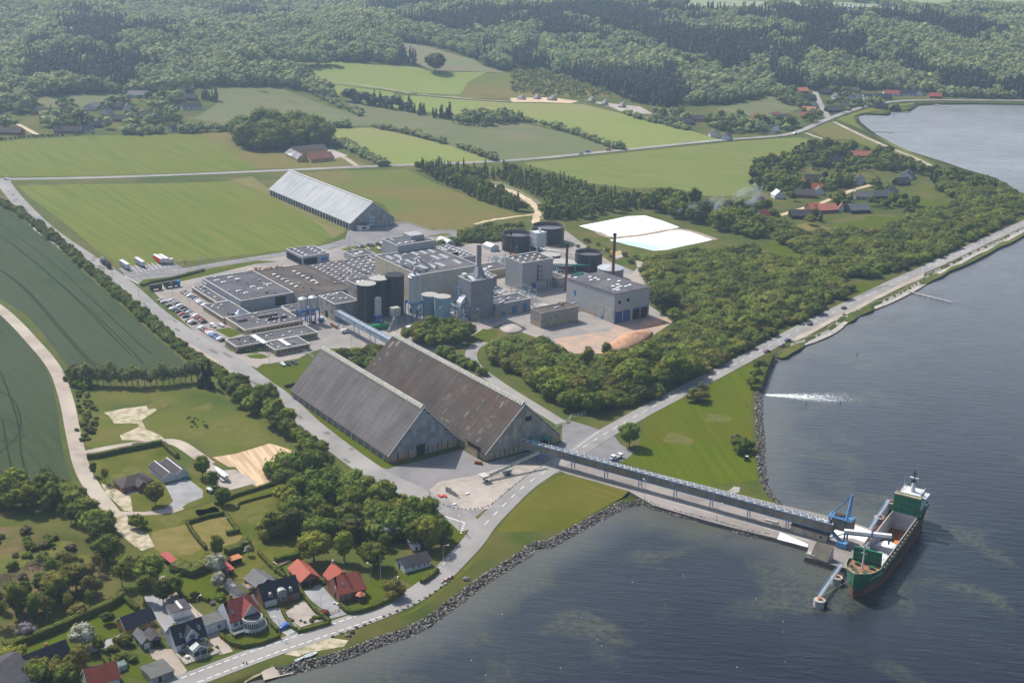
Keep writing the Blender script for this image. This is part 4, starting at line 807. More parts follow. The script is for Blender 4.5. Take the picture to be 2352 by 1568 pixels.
def name_them(L,nm=''):
 by={}
 alt={'shrub':'bushy tree','slender_tree':'slender tree','poplar_tree':'airy tree','spruce_tree':'pointed tree'}.get(nm)
 for q in L:
  if not q[8]:by.setdefault(q[4],[]).append(q)
 for lab,M_ in by.items():
  if alt and 'tree' in lab and lab.split(' tree')[0].split()[-1:]not in(['thin'],['young']):lab=lab.replace('tree',alt,1)
  elif nm in('poplar_tree','slender_tree')and 'thin tree' in lab:lab=lab.replace('thin tree','thin airy tree' if nm[0]=='p' else 'thin slender tree')
  pp=[proj(q[1],q[2])for q in M_];x0,x1=min(a for a,_ in pp),max(a for a,_ in pp);y0,y1=min(b for _,b in pp),max(b for _,b in pp);hs=sorted(q[3]for q in M_);sub={}
  for q,(a,b)in zip(M_,pp):
   h=HUE.get(q[0].split(':')[1],'green');s='' if len(M_)<9 else('tall ' if q[3]>hs[len(hs)*2//3]else 'low ' if q[3]<hs[len(hs)//3]else '')
   zn=('upper ' if b<y0+(y1-y0)*.33 else 'lower ' if b>y0+(y1-y0)*.67 else 'middle ')+('left' if a<x0+(x1-x0)*.33 else 'right' if a>x0+(x1-x0)*.67 else 'part')if len(M_)>8 else ''
   base=lab.replace('dark ','')if 'dark' in h or 'black' in h else lab
   k=s+h+' '+base+(', '+zn if zn else '');sub.setdefault(k,[]).append((a,q))
  for k,S_ in sub.items():
   S_.sort(key=lambda e:e[0])
   for i,(a,q)in enumerate(S_):
    t_=k if len(S_)==1 else k+', '+nth(i)+' from left';w=t_.split()
    NEWLAB[id(q)]=t_ if len(w)<=16 else(k+', '+nth(i)).replace(' the ',' ')
def flush():
 global QUEUE
 QUEUE=[q for q in QUEUE if q[8]or q[2]<780 or not any(abs(q[1]-hx-(hx-q[1])*0)<9.5 and-17<q[2]-hy<8 for hx,hy in HOUSES)]
 by={}
 for q in QUEUE:
  nm=NAME[q[0].split(':')[0]][0]
  if q[7]=='willow_tree':nm='willow_tree'
  by.setdefault(nm,[]).append(q)
 rest={}
 for nm,L in by.items():
  L.sort(key=lambda q:-(1e6 if q[8]else q[3]/math.hypot(q[1],q[2])))
  L2=[q for q in L]
  name_them(L2[:290],nm)
  for i,q in enumerate(L2[:290]):L2[i]=one_tree(*q[:4],NEWLAB.get(id(q),q[4]),*q[5:7],q[7])
  for i,q in enumerate(L2):
   if i<290:pass
   else:rest.setdefault(nm,[]).append(q)
 rg=random.Random(2)
 for nm,L in rest.items():
  pr=[];idx={};items=[]
  for q in L:
   if q[0]not in idx:c,_=proto(q[0]);idx[q[0]]=(len(pr),len(c));pr+=c
   a,n=idx[q[0]];s=q[3]/BASEH[q[0].split(':')[0]]
   items.append((q[1],q[2],hill(q[1],q[2]),rg.uniform(0,6.28),s*q[6],s,a+rg.randrange(n)))
  gn_scatter({'broadleaf_tree':'broadleaf_wood','shrub':'thicket','spruce_tree':'young_wood','slender_tree':'slender_wood','poplar_tree':'thin_wood'}.get(nm,nm+'_mass'),items,pr,{'broadleaf_tree':'broadleaf trees massed in the farther woods and gardens','shrub':'mass of smaller bushes in the thickets and hedges','spruce_tree':'mass of slender young trees behind the works'}.get(nm,'mass of small plants'))
 print('trees',{k:len(v)for k,v in by.items()},'wood',NW)
def late_plants():
 for P_,st_,hr,kk,lab,g in(([(232,1500),(262,1490),(300,1500),(318,1525),(290,1530),(250,1530)],3.2,(1,2.6),['shrub:mid','shrub:olive','shrub:bush'],'garden bush beside the greenhouse lawn','garden bushes by the greenhouse'),([(70,1525),(110,1505),(180,1515),(190,1550),(120,1568),(80,1565)],4,(2,4.5),['shrub:olive','shrub:mid','shrub:bush'],'shrub in front of the lower barn','shrubs before the lower barn'),([(655,1420),(690,1435),(740,1425),(735,1405),(720,1412),(690,1425),(668,1408)],2.2,(.5,1.3),['shrub:mid','shrub:red','shrub:bush'],'low garden plant on the gravel terrace','plants of the gravel terrace'),([(595,1340),(625,1325),(660,1330),(650,1345),(620,1350)],3,(.6,1.5),['shrub:brown','shrub:mid'],'low plant in the bed behind the black roofed house','plants behind the black roofed house'),([(405,1490),(425,1515),(470,1510),(500,1490),(495,1475),(470,1500),(430,1508)],2.4,(.8,1.8),['shrub:bush','shrub:mid'],'bush around the deck of the pale blue house','bushes round the deck'),([(172,880),(195,895),(215,920),(228,960),(215,1005),(195,1020),(180,980),(172,930)],4,(.8,2.4),['shrub:bush','shrub:olive'],'weedy bush on the left side of the paddock','weeds of the paddock edge'),([(430,950),(470,960),(480,985),(450,990),(425,975)],4,(.6,1.4),['shrub:bush'],'weedy tuft in the middle of the paddock','weeds in the paddock'),([(-20,1230),(60,1215),(150,1240),(210,1290),(170,1330),(90,1370),(20,1380),(-20,1330)],8,(1,3.2),['shrub:bush','shrub:mid','shrub:brown'],'scrub bush in the open clearing','scrub of the open clearing'),([(690,1120),(760,1110),(830,1140),(800,1165),(700,1165)],7,(3,5.5),['shrub:mid','tree:bright'],'small tree near the green shed','small trees near the green shed'),([(700,1345),(740,1330),(760,1340),(745,1348),(715,1352)],3,(.8,2),['shrub:mid'],'bush beside the double garage','bushes beside the double garage'),([(480,1370),(520,1372),(500,1390),(478,1385)],3,(.8,1.8),['shrub:mid','shrub:lilac'],'bush at the foot of the hedged lawn','bushes below the hedged lawn')):
  copse(P_,st_,hr,kk,lab,g,77)
late_plants()
# the works
def ribmat(name,c,c2,period=.9,hper=0,amt=.8,scale=.4,rough=.7,metal=0.0,c3=None,s3=.08):
 m=M(name,c,c2,rough=rough,scale=scale,detail=7,metal=metal,c3=c3,s3=s3);n=m.node_tree;N=n.nodes;L=n.links
 b=N['Principled BSDF'];src=b.inputs['Base Color'].links[0].from_socket
 tc=N.new('ShaderNodeTexCoord');sx=N.new('ShaderNodeSeparateXYZ');L.new(tc.outputs['Object'],sx.inputs[0])
 def mth(op,a,b_=None):
  q=N.new('ShaderNodeMath');q.operation=op
  for i,v in enumerate((a,b_)):
   if v is None:continue
   if isinstance(v,(int,float)):q.inputs[i].default_value=v
   else:L.new(v,q.inputs[i])
  return q.outputs[0]
 def lines(v,per,w):return mth('LESS_THAN',mth('FRACT',mth('DIVIDE',mth('ADD',v,1000.0),per)),w)
 f=lines(mth('ADD',sx.outputs[0],sx.outputs[1]),period,.2)
 if hper:f=mth('MAXIMUM',f,lines(sx.outputs[2],hper,.08))
 x=N.new('ShaderNodeMix');x.data_type='RGBA';x.blend_type='MULTIPLY';x.inputs[7].default_value=(amt,amt,amt,1)
 L.new(f,x.inputs[0]);L.new(src,x.inputs[6]);L.new(x.outputs[2],b.inputs['Base Color']);return m
white=M('white_trim',(.62,.62,.61),(.52,.52,.51),scale=.8)
wwall=M('white_wall',(.62,.63,.64),(.52,.53,.55),scale=.5)
felt=M('roof_felt',(.105,.10,.11),(.078,.076,.084),scale=.18,detail=9,c3=(.13,.125,.13),s3=.06)
feltb=M('brown_roof_felt',(.092,.078,.072),(.072,.062,.058),scale=.2,detail=9,c3=(.12,.10,.09),s3=.08)
metalw=ribmat('grey_cladding',(.33,.33,.345),(.28,.28,.30),.9,0,.85)
metalb=ribmat('blue_grey_cladding',(.26,.27,.31),(.22,.23,.27),1.4,0,.85)
beigew=ribmat('beige_block_wall',(.47,.43,.36),(.39,.36,.30),1.3,1.1,.84,c3=(.36,.33,.29))
beigel=ribmat('beige_tile_wall',(.52,.46,.35),(.43,.38,.28),1.3,1.1,.74)
plank=ribmat('concrete_planks',(.42,.41,.39),(.33,.32,.30),8,1.1,.72)
dirty=ribmat('stained_wall',(.34,.32,.29),(.17,.16,.155),1.8,0,.85,scale=.22)
brickl=ribmat('pale_brick',(.42,.33,.21),(.35,.27,.17),3.2,0,.9)
blue=M('blue_paint',(.035,.17,.42),(.03,.13,.34),rough=.5,scale=1)
blued=M('dark_blue_door',(.03,.07,.28),(.025,.05,.2),rough=.5,scale=1)
glass=M('window_glass',(.03,.035,.045),(.05,.06,.07),rough=.08,scale=.6,spec=.6)
dark=M('dark_opening',(.02,.02,.024),(.012,.012,.014))
blacks=ribmat('black_silo_steel',(.022,.024,.035),(.03,.03,.042),2.2,2.6,.8,rough=.45,c3=(.04,.035,.04))
silver=M('galvanised_steel',(.48,.49,.51),(.36,.37,.39),rough=.4,scale=.5,metal=.3)
lblue=ribmat('pale_blue_tank_steel',(.22,.34,.42),(.19,.30,.38),2.5,2.5,.93,rough=.5)
rust=M('rusty_steel',(.20,.075,.04),(.13,.05,.03),scale=.8,detail=8)
teal=M('teal_paint',(.02,.22,.17),(.02,.17,.14),rough=.4,scale=1)
green=M('green_paint',(.02,.17,.06),(.015,.12,.05),rough=.5,scale=1)
red=M('red_paint',(.45,.03,.03),(.34,.03,.03),rough=.5,scale=1)
orange=M('orange_paint',(.55,.18,.03),(.42,.13,.03),rough=.5)
wood=M('timber',(.36,.22,.12),(.27,.16,.09),scale=.7)
tcon=M('light_concrete',(.38,.365,.34),(.30,.29,.27),scale=.5,detail=8)
def face_box(t,name,mat,side,u0,u1,z0,z1,W_,D_,proud=.06,thick=.1,label=None):
 mb=MB()
 if side=='F':mb.box(u0,u1,-proud,thick-proud,z0,z1)
 elif side=='L':mb.box(-proud,thick-proud,u0,u1,z0,z1)
 elif side=='R':mb.box(W_-thick+proud,W_+proud,u0,u1,z0,z1)
 elif side=='B':mb.box(u0,u1,D_-thick+proud,D_+proud,z0,z1)
 o=mb.build(name,mat,t)
 if label:o['label']=label
 return o
def bldg(name,label,a0,a1,b0,b1,h,wall=None,roof=None,trim=None,par=.35,sky=(),skys=(1.6,.9),parts=(),cat='building',group=None,z0=0.0,skylabel=None,plinth=None,wallL=None,junk=None):
 """flat roofed block on the works grid; local x along B, y along A; y=0 faces the yard in front"""
 wall=wall or metalw;roof=roof or felt;trim=trim or white
 W_,D_=b1-b0,a1-a0;p=ab(a0,b0);t=thing(name,label,cat,(p.x,p.y,z0),GA,group)
 mb=MB();q=.35
 for(x0,x1,y0,y1,mi)in((0,W_,0,q,0),(0,W_,D_-q,D_,0),(0,q,q,D_-q,1 if wallL else 0),(W_-q,W_,q,D_-q,0)):mb.box(x0,x1,y0,y1,0,h,mi)
 mb.build('wall',[wall,wallL or wall],t)
 MB().box(q,W_-q,q,D_-q,h-par-.3,h-par).build('roof',roof,t)
 mb=MB();e=.08
 for(x0,x1,y0,y1)in((-e,W_+e,-e,q+e),(-e,W_+e,D_-q-e,D_+e),(-e,q+e,q+e,D_-q-e),(W_-q-e,W_+e,q+e,D_-q-e)):mb.box(x0,x1,y0,y1,h,h+.12)
 mb.build('roof_edge',trim,t)
 if plinth:MB().box(-.05,W_+.05,-.05,D_+.05,0,plinth[0]).build('plinth',plinth[1],t)
 me=None
 for(u,v)in sky:
  if me is None:
   sm=MB();a,b=skys;sm.box(-a/2-.12,a/2+.12,-b/2-.12,b/2+.12,0,.3,0);sm.loft([[(-a/2,-b/2,.3),(a/2,-b/2,.3),(a/2,b/2,.3),(-a/2,b/2,.3)],[(-a/2*.7,-b/2*.7,.62),(a/2*.7,-b/2*.7,.62),(a/2*.7,b/2*.7,.62),(-a/2*.7,b/2*.7,.62)]],1)
   me=sm.mesh('skylight',[trim,M('skylight_dome',(.78,.79,.8),(.68,.69,.7),rough=.3)])
  link('skylight',me,t,(u,v,h-par))
 if junk is None:junk=int(W_*D_/110)
 rj=random.Random(int(a0*7+b0))
 for i in range(min(junk,14)):
  x,y=rj.uniform(1.5,W_-2.5),rj.uniform(1.5,D_-2.5);s,k=rj.uniform(.35,.95),rj.random();mb=MB()
  if k<.4:mb.cyl(x,y,h-par,h-par+s*1.6,s*.45,s*.45,8);mb.cyl(x,y,h-par+s*1.6,h-par+s*1.9,s*.7,s*.2,8)
  elif k<.75:mb.box(x,x+s*2,y,y+s*1.5,h-par,h-par+s*1.2)
  else:e=rj.uniform(3,min(10,max(3.1,D_-y-1)));mb.tube((x,y,h-par+.4),(x,min(D_-1,y+e),h-par+.4),.14,6)
  mb.build('roof_unit',rj.choice((tcon,silver,felt,M('duct_rust',(.22,.15,.11)))),t)
 for P_ in parts:face_box(t,P_[0],P_[1],*P_[2:7],W_=W_,D_=D_)
 return t
def grid(x0,x1,nx,y0,y1,ny,skip=()):
 return[(x0+(x1-x0)*(i/(nx-1)if nx>1 else 0),y0+(y1-y0)*(j/(ny-1)if ny>1 else 0))for i in range(nx)for j in range(ny)if(i,j)not in skip]
def winrow(side,u0,u1,z0,z1,n,gap=.3,mat=None):
 s=(u1-u0)/n;return[('window',mat or glass,side,u0+s*i+gap/2,u0+s*(i+1)-gap/2,z0,z1)for i in range(n)]
bldg('production_hall','large low hall with grey flat roof, white edge and few skylights beside the car park',683.4,739.6,297.8,332,6.8,metalb,felt,sky=[(6,48),(8,42),(16,50),(18,44),(8,20),(10,14),(19,24),(21,18),(30,24)],skys=(3.4,1.3),parts=[('door',dark,'F',22,29,0,5.6),('door_frame',blue,'F',29.2,29.7,0,5.6),('sign',white,'L',50,55,3.5,5.6)])
bldg('production_hall','large hall with brown black flat roof and two rows of pale skylights',673,737.5,332.4,366.5,6.6,metalw,feltb,trim=felt,sky=[(7,52-6.2*i)for i in range(6)]+[(21,52-6.2*i)for i in range(6)],skys=(2.6,1.5),par=.15)
bldg('production_hall','hall with grey brown flat roof and many small dim skylights in slanting rows',674.5,734,366.9,389,6.7,metalw,M('grey_roof_felt',(.13,.115,.115),(.105,.095,.098),scale=.3,detail=8),trim=felt,par=.15,sky=grid(2.5,19.5,4,4,56,11),skys=(1.9,1.1))
bldg('production_hall','hall with dark flat roof and rows of bright white skylights',676,733.5,389.3,411,6.9,metalw,felt,trim=felt,par=.15,sky=grid(3,19,4,4,54,9),skys=(1.9,1.3))
bldg('production_hall','narrow hall with dark roof and white edge behind the beige building',690,732.6,411.3,428,7.2,metalw,felt,sky=[(4,36),(9,33),(4,28),(9,22),(6,14)],skys=(2.2,1.3))
bldg('office_wing','long low office wing with white eaves beside the car park, upper part',698,735.5,288.9,296.5,3.4,brickl,felt,sky=[(3,34),(3,30),(3,26),(4,20),(4,11)],skys=(1.4,1),parts=winrow('L',2,36,1.2,2.5,16))
bldg('office_wing','long low office wing with white eaves beside the car park, lower part',668,697.6,280,297,3.4,brickl,felt,sky=[(3.6,24),(5.4,26),(6,20),(10,25)],skys=(1.4,1),parts=winrow('L',1,28,1.2,2.5,13))
o=bldg('office_block','flat roofed canteen block with duct cross and many little roof domes',641,667.6,281,316.8,3.6,brickl,felt,sky=[(14,20),(15,14),(18,10),(20,17),(21,6),(23,4),(25,8),(24,14),(27,5),(27,12),(29,20),(31,14),(32,8),(17,5),(12,9),(26,18)],skys=(.9,.9),parts=winrow('F',4,33,1.2,2.5,10)+winrow('L',1,10,1.2,2.5,5))
MB().box(16,28,16.5,17.3,3.3,4.2).box(19,31,10,10.8,3.3,4.2).box(22,22.8,10.8,16.5,3.3,4.2).build('roof_duct',M('black_duct',(.03,.03,.035),(.02,.02,.022)),o)
MB().box(3,9,16,24,3.3,4.3).build('plant_housing',felt,o)
mb=MB();mb.loft([[(8,27.4,3.7),(12.6,27.4,3.7),(12.6,31.4,3.7),(8,31.4,3.7)],[(10.2,29.3,6.6),(10.4,29.3,6.6),(10.4,29.5,6.6),(10.2,29.5,6.6)]]);mb.build('glass_pyramid',M('blue_glass',(.3,.42,.6),(.75,.78,.8),rough=.2,scale=1.3,lo=.48,hi=.52),o)
o=bldg('office_block','low office with white walled light strip and parking in front',617.5,632.5,265.5,314,3.4,brickl,felt,sky=[(8,6),(14,4),(22,9),(30,5),(36,9),(41,4)],skys=(1,1),parts=winrow('F',1,47,1.0,2.4,20)+winrow('L',1,14,1.0,2.4,6))
MB().box(14,17,-3,13,3.5,3.9).build('white_roof_strip',white,o)
o=bldg('office_block','lowest office pavilion near the gate with white eaves',602.5,617,281,301.5,3.3,brickl,felt,sky=[(4,4),(9,10),(14,6)],skys=(1,1),parts=winrow('F',.8,19.6,1.0,2.4,9)+winrow('L',.8,13,1.0,2.4,6))
MB().box(8,10.5,2,14,3.4,3.9).build('white_roof_strip',white,o)
bldg('workshop','small brick annex with low flat roof behind the twin steel silos',660,672,318,331,3.4,brickl,felt)
bldg('carton_store','open fronted store with blue columns and eight skylights behind the halls',756,780,374.5,394.5,6.2,metalw,felt,sky=grid(5,15,2,4,20,4),skys=(2.2,1.4),parts=[('opening',dark,'F',1,11,0,4.6),('door',blue,'F',14,19,1.2,4),('opening',dark,'L',1,23,0,4.6)]+[('column',blue,'L',y,y+.5,0,4.7)for y in(1,6,12,18)])
bldg('office_block','small grey box building by the rear car park',746,761,408.5,424.5,4,metalw,felt,sky=[(5,6),(10,9)],skys=(3,2))
bldg('evaporator_hall','huge tall hall with beige tiled walls and dozens of white skylights',638,690,392,435.6,20,beigew,felt,sky=[(6+6.2*i,4+j*1.7)for i in range(6)for j in range(26)if j%9>2 and(i*5+j//9)%4],skys=(2.6,.6),wallL=beigel,group=None)
o=bldg('roof_plant_house','grey stepped plant house on the roof behind the beige hall',690.4,710,409,437,24,metalw,felt,sky=[(5,5),(10,5),(15,5)],skys=(3,1.2));MB().box(14,24,7,17,23.5,27).build('upper_storey',metalw,o)
bldg('packing_hall','far low hall with rows of white skylights behind the beige hall',692,726,437.5,470,9,metalw,felt,sky=grid(3,29,6,4,30,7),skys=(2.6,1.1))
bldg('plant_room','small black walled box on the far packing hall roof',693,701,447,457,13,M('black_wall',(.03,.03,.04),(.025,.025,.03)),felt)
bldg('workshop','long low hall with pale roof units to the left of the tall square tower',650,690,441,458,7,dirty,felt,sky=grid(3,14,2,4,34,9),skys=(1.6,1.2))
bldg('workshop','low brown building with white roof edge in front of the rusty slim chimney',668,684,459,482,5,brickl,felt,sky=[(6,5),(12,8)],skys=(3,2))
o=bldg('crystalliser_tower','square grey tower building with twelve star shaped roof lights and red outside stairs',632,650.5,464.8,488.8,18.5,metalw,M('brown_roof',(.10,.085,.08),(.08,.07,.066)),sky=grid(3.5,20.5,4,3.5,15,3),skys=(1.5,1.5),par=.7,parts=[('door',blued,'F',7.5,11,0,4),('concrete_panel',brickl,'F',4.5,7,.3,3.4),('column',blued,'F',19.5,20,0,4.5),('column',blued,'F',22,22.5,0,4.5),('stained_patch',dirty,'F',6,20,4.2,5.6)])
mb=MB();mb.box(11.6,12.1,-.7,-.1,5.6,16)
for z in(6,8.5,11.5,14.6):mb.box(12.1,15.4,-1,-.1,z,z+.18)
mb.build('outside_stairs',rust,o)
o=bldg('boiler_house','tall grey corrugated building carrying the thick round steel chimney',600.6,614,404.8,421,23.3,ribmat('dark_grey_cladding',(.24,.24,.26),(.20,.20,.22),1.1,0,.85),felt,sky=[(4+.4*i,2+1.6*i)for i in range(6)]+[(10,4),(10,6)],skys=(2.6,.8),parts=[('door',blue,'L',1,3.5,0,4),('access_panel',brickl,'F',1,5,.4,2.6)])
MB().box(1,3.5,9,11.5,23,25.4).build('roof_vent',white,o)
mb=MB();mb.loft([[(7.8,4.8,23),(13.7,4.8,23),(13.7,10.7,23),(7.8,10.7,23)],[(9.5,6.5,29.5),(12,6.5,29.5),(12,9,29.5),(9.5,9,29.5)]]);mb.build('chimney_base',M('stack_cone',(.30,.31,.33)),o)
mb=MB().cyl(10.75,7.75,29.5,42,1.45,1.45,20).cyl(10.75,7.75,42,42.3,1.6,1.6,20,0,True);mb.build('chimney',ribmat('stack_steel',(.30,.31,.33),(.24,.25,.27),50,2.0,.8,rough=.45,metal=.3),o,smooth=False)
mb=MB();mb.loft([[(-3.6,5,7.6),(-.1,5,9.4),(-.1,9.5,9.4),(-3.6,9.5,7.6)],[(-3.6,5,9.4),(-.1,5,13.4),(-.1,9.5,13.4),(-3.6,9.5,9.4)]]);mb.build('white_hood',wwall,o)
mb=MB()
for z in range(5,19,2):mb.box(-1.6,-.1,11,12.6,z,z+.15)
for x,y in((-1.6,11),(-1.6,12.5)):mb.box(x,x+.12,y,y+.12,0,20)
mb.build('outside_stairs',blue,o)
bldg('workshop','low grey annex with blue doors beside the boiler house',598.5,612,421.3,447,7.2,ribmat('annex_cladding',(.30,.29,.285),(.24,.235,.23),1.1,0,.85),felt,sky=[(6,3),(9,4.5),(12,6),(15,7.5),(9,8),(20,4)],skys=(2.2,.9),plinth=(1.9,brickl),parts=[('door',blue,'F',12,15.4,0,4),('door',blue,'F',20,23,0,5),('door',blue,'F',4,7,0,2.3),('service_platform',blue,'F',-3,6,7.0,7.5)])
mb=MB()
for i in range(60):
 r_=random.Random(i);x,y,z=r_.uniform(0,16),r_.uniform(0,10),r_.uniform(0,4);mb.box(x,x+r_.uniform(.4,3),y,y+r_.uniform(.3,2),z,z+r_.uniform(.2,.8),r_.randrange(3))
p=ab(614,424);t=thing('pipe_rack','tangle of blue and silver pipework behind the low grey annex','pipework',(p.x,p.y,5),GA);mb.build('pipes',[blue,silver,white],t)
MB().box(0,17,0,10,-5,0).build('platform',felt,t)
def pole_stack(a,b,h,r,mat,label,cap=True,z0=0.0):
 p=ab(a,b);t=thing('chimney_stack',label,'chimney',(p.x,p.y,z0));mb=MB()
 mb.cyl(0,0,0,h,r,r*.92,12);mb.build('shaft',mat,t,smooth=False)
 if cap:MB().cyl(0,0,h-1.2,h,r*1.25,r*1.15,12).build('cap',dark if mat is rust else mat,t)
pole_stack(618.8,489.4,30.5,.85,rust,'rusty brown chimney standing right of the square grey tower')
pole_stack(616,525.5,33.5,1.0,rust,'tallest rusty chimney with dark head behind the power house')
pole_stack(676,487,26,.45,rust,'slim rusty chimney between boiler house and square tower')
pole_stack(648,488,22.5,.4,silver,'slim silver flue on the corner of the square tower')
def tank(name,label,X,Y,r,h,mat,kind='open',cat='tank',group=None,z0=0.0,top=None):
 p=G(X,Y)if Y is not None else X
 t=thing(name,label,cat,(p.x,p.y,z0),.3,group);mb=MB()
 if kind=='open':
  mb.cyl(0,0,0,h,r,r,40,cap=False);mb.cyl(0,0,h,h-2.6,r-.25,r-.25,40,cap=False,mi=1)
  b=len(mb.v)
  mb.build('shell',[mat,M('rusty_inside',(.17,.12,.11),(.12,.09,.09))],t)
  MB().cyl(0,0,h-2.8,h-2.5,r-.28,r-.28,40).build('floating_roof',M('pale_blue_grey',(.17,.17,.20),(.10,.10,.13),rough=.3,scale=.15),t)
  mb=MB()
  for i in range(40):
   a,c=2*math.pi*i/40,2*math.pi*(i+1)/40;mb.tube((r*math.cos(a),r*math.sin(a),h),(r*math.cos(c),r*math.sin(c),h),.22,4)
  mb.build('rim',M('rim_steel',(.25,.22,.23),(.2,.17,.18)),t)
 else:
  MB().cyl(0,0,0,h,r,r,36).build('shell',mat,t)
  mb=MB()
  if kind=='flat':mb.cyl(0,0,h,h+.25,r*1.03,r*1.03,36)
  elif kind=='cone':mb.cyl(0,0,h,h+r*.22,r*1.02,.4,24)
  elif kind=='dome':mb.cyl(0,0,h,h+r*.25,r,r*.75,28);mb.cyl(0,0,h+r*.25,h+r*.38,r*.75,.2,28)
  mb.build('roof',top or tcon,t)
 for i in range(2):
  mb=MB();a=-1.9+i*.4
  for k in range(int(h/.6)):mb.box(r*math.cos(a)-.25,r*math.cos(a)+.25,r*math.sin(a)-.25,r*math.sin(a)-.18,k*.6,k*.6+.07)
  if i==0:mb.build('ladder',silver,t)
 return t
def tabat(a,b,X=None):return ab(a,b)
tank('storage_tank','open topped black tank left of the white cooling tower',ab(719,523),None,10.4,11.8,blacks)
tank('storage_tank','largest open topped black tank behind the white cooling tower',ab(726,556),None,11.6,11.8,blacks)
tank('storage_tank','open topped black tank at the right end of the pipe rack',ab(653,535),None,9.2,11.6,blacks)
tank('settling_tank','low wide black tank with pipework on top',ab(661,519),None,9.8,4.5,blacks,'flat')
tank('settling_tank','low black tank behind the pipe rack under the trees of pipes',ab(681,524),None,7,5,blacks,'flat')
tank('storage_tank','grey domed tank behind the power house',ab(627.5,533),None,8.6,7.2,M('grey_steel',(.24,.24,.255),(.2,.2,.215)),'cone',top=silver)
tank('storage_tank','small black tank beside the white cooling tower',ab(714,534),None,4.5,7,blacks,'flat')
p=ab(701,527);t=thing('cooling_tower','white lattice clad square tower between the two big black tanks','tower',(p.x,p.y),GA)
MB().box(0,8,0,7,5,15).build('casing',ribmat('white_louvres',(.62,.63,.64),(.45,.46,.47),1.3,1.3,.7),t)
mb=MB()
for x in(-.3,8.1):
 for y in(-.3,7.1):mb.box(x,x+.25,y,y+.25,0,16)
for z in(5,8.3,11.6,15):mb.box(-.6,8.6,-.6,-.3,z,z+.2);mb.box(-.6,-.3,-.3,7.6,z,z+.2)
mb.build('frame',white,t);MB().cyl(5,3.5,15,17,.9,.8,10).build('vent',white,t)
mb=MB()
for i in range(90):
 r_=random.Random(i+500);a=r_.uniform(0,34);x0=a;mb.tube((x0,r_.uniform(-5,3),r_.uniform(.5,5)),(x0+r_.choice([0,0,3]),r_.uniform(-5,3),r_.uniform(.5,6.5)),r_.uniform(.1,.22),4,r_.randrange(2))
for k in range(2):mb.tube((0,1+k,6),(42,-1+k*1.2,6),.35,6,k)
p=ab(690,524);t=thing('pipe_rack','long silver pipe rack running from the cooling tower to the right hand black tank','pipework',(p.x,p.y),GA-.95);mb.build('pipes',[silver,white],t)
p=ab(664,499);t=thing('pipe_bridge','raised pipe bridge crossing from the square tower to the domed tank','pipework',(p.x,p.y),GA-.62);mb=MB()
for k in range(4):mb.tube((-16,k*.7,5.5),(36,k*.7,5.5),.22,4)
mb.build('pipes',teal,t);mb=MB()
for x in(-10,2,14,26):mb.box(x,x+.3,0,.3,0,5.4);mb.box(x,x+.3,2,2.3,0,5.4)
mb.build('legs',silver,t)
p=ab(637,509);t=thing('heat_exchanger','green horizontal vessel on the yard behind the power house','vessel',(p.x,p.y,0),GA);mb=MB();mb.tube((0,0,2.2),(10,2,2.2),1.2,12);mb.build('drum',teal,t);MB().box(1,1.5,-.8,.8,0,2).box(8,8.5,.8,2.4,0,2).build('saddle',teal,t)
p=ab(662,545);t=thing('horizontal_tank','white horizontal tank lying beside the pipe rack','tank',(p.x,p.y,0),GA-1);mb=MB();mb.tube((0,0,2),(6,0,2),1.6,14);mb.build('drum',wwall,t);MB().box(.5,1,-1,1,0,1).box(5,5.5,-1,1,0,1).build('saddle',tcon,t)
W_,D_=27,45.5;p=ab(551,472.3);t=thing('power_house','grey clad power house with four big gates and a fresh concrete corner','building',(p.x,p.y),GA)
mb=MB();h0,h1=18.2,16.4
mb.poly([(0,0,0),(W_,0,0),(W_,0,h0),(0,0,h0)]);mb.poly([(W_,0,0),(W_,D_,0),(W_,D_,h1),(W_,0,h0)]);mb.poly([(W_,D_,0),(0,D_,0),(0,D_,h1),(W_,D_,h1)]);mb.poly([(0,D_,0),(0,0,0),(0,0,h0),(0,D_,h1)])
mb.build('wall',ribmat('power_house_cladding',(.38,.38,.385),(.34,.34,.345),1.1,0,.9),t)
mb=MB();mb.loft([[(-.3,-.3,h0),(W_+.3,-.3,h0),(W_+.3,-.3,h0+.3),(-.3,-.3,h0+.3)],[(-.3,D_+.3,h1),(W_+.3,D_+.3,h1),(W_+.3,D_+.3,h1+.3),(-.3,D_+.3,h1+.3)]]);mb.build('roof',felt,t)
sm=MB().box(-1.1,1.1,-.8,.8,0,.6).mesh('skylight',M('skylight_dome',(.78,.79,.8)))
for(x,y)in((4,42),(8,32),(12,30),(4.5,6),(8.5,8),(12,9.5),(6,4),(9,12.5),(15,8),(14,14),(19,9),(17,26),(20,20),(13,34),(12,38)):link('skylight',sm,t,(x,y,h0+.3-(h0-h1)*y/D_))
MB().box(-.12,12.8,-.12,0,8.3,8.6).build('ledge',tcon,t)
mb=MB();mb.box(-.15,0,-.15,16.5,0,8.4);mb.box(0,W_+.1,-.15,0,6.9,8.4);mb.box(0,.9,-.15,0,0,6.9);mb.box(12.6,14.4,-.15,0,0,6.9);mb.box(26,W_+.1,-.15,0,0,6.9);mb.box(6.4,7,-.15,0,0,6.9);mb.box(20,20.6,-.15,0,0,6.9);mb.build('concrete_wall',plank,t)
for i,x in enumerate((1,7.1,14.5,20.7)):
 o=MB().box(x,x+5.3,-.1,.0,0,6.8).build('gate',blued if i<2 else dark,t);o['label']=('closed blue roller gate','closed blue roller gate','open dark gate','open dark gate')[i]
for x in(14.5,20.7):MB().box(x,x+5.3,-.14,-.02,6.0,6.75).build('gate_leaf',blued,t)
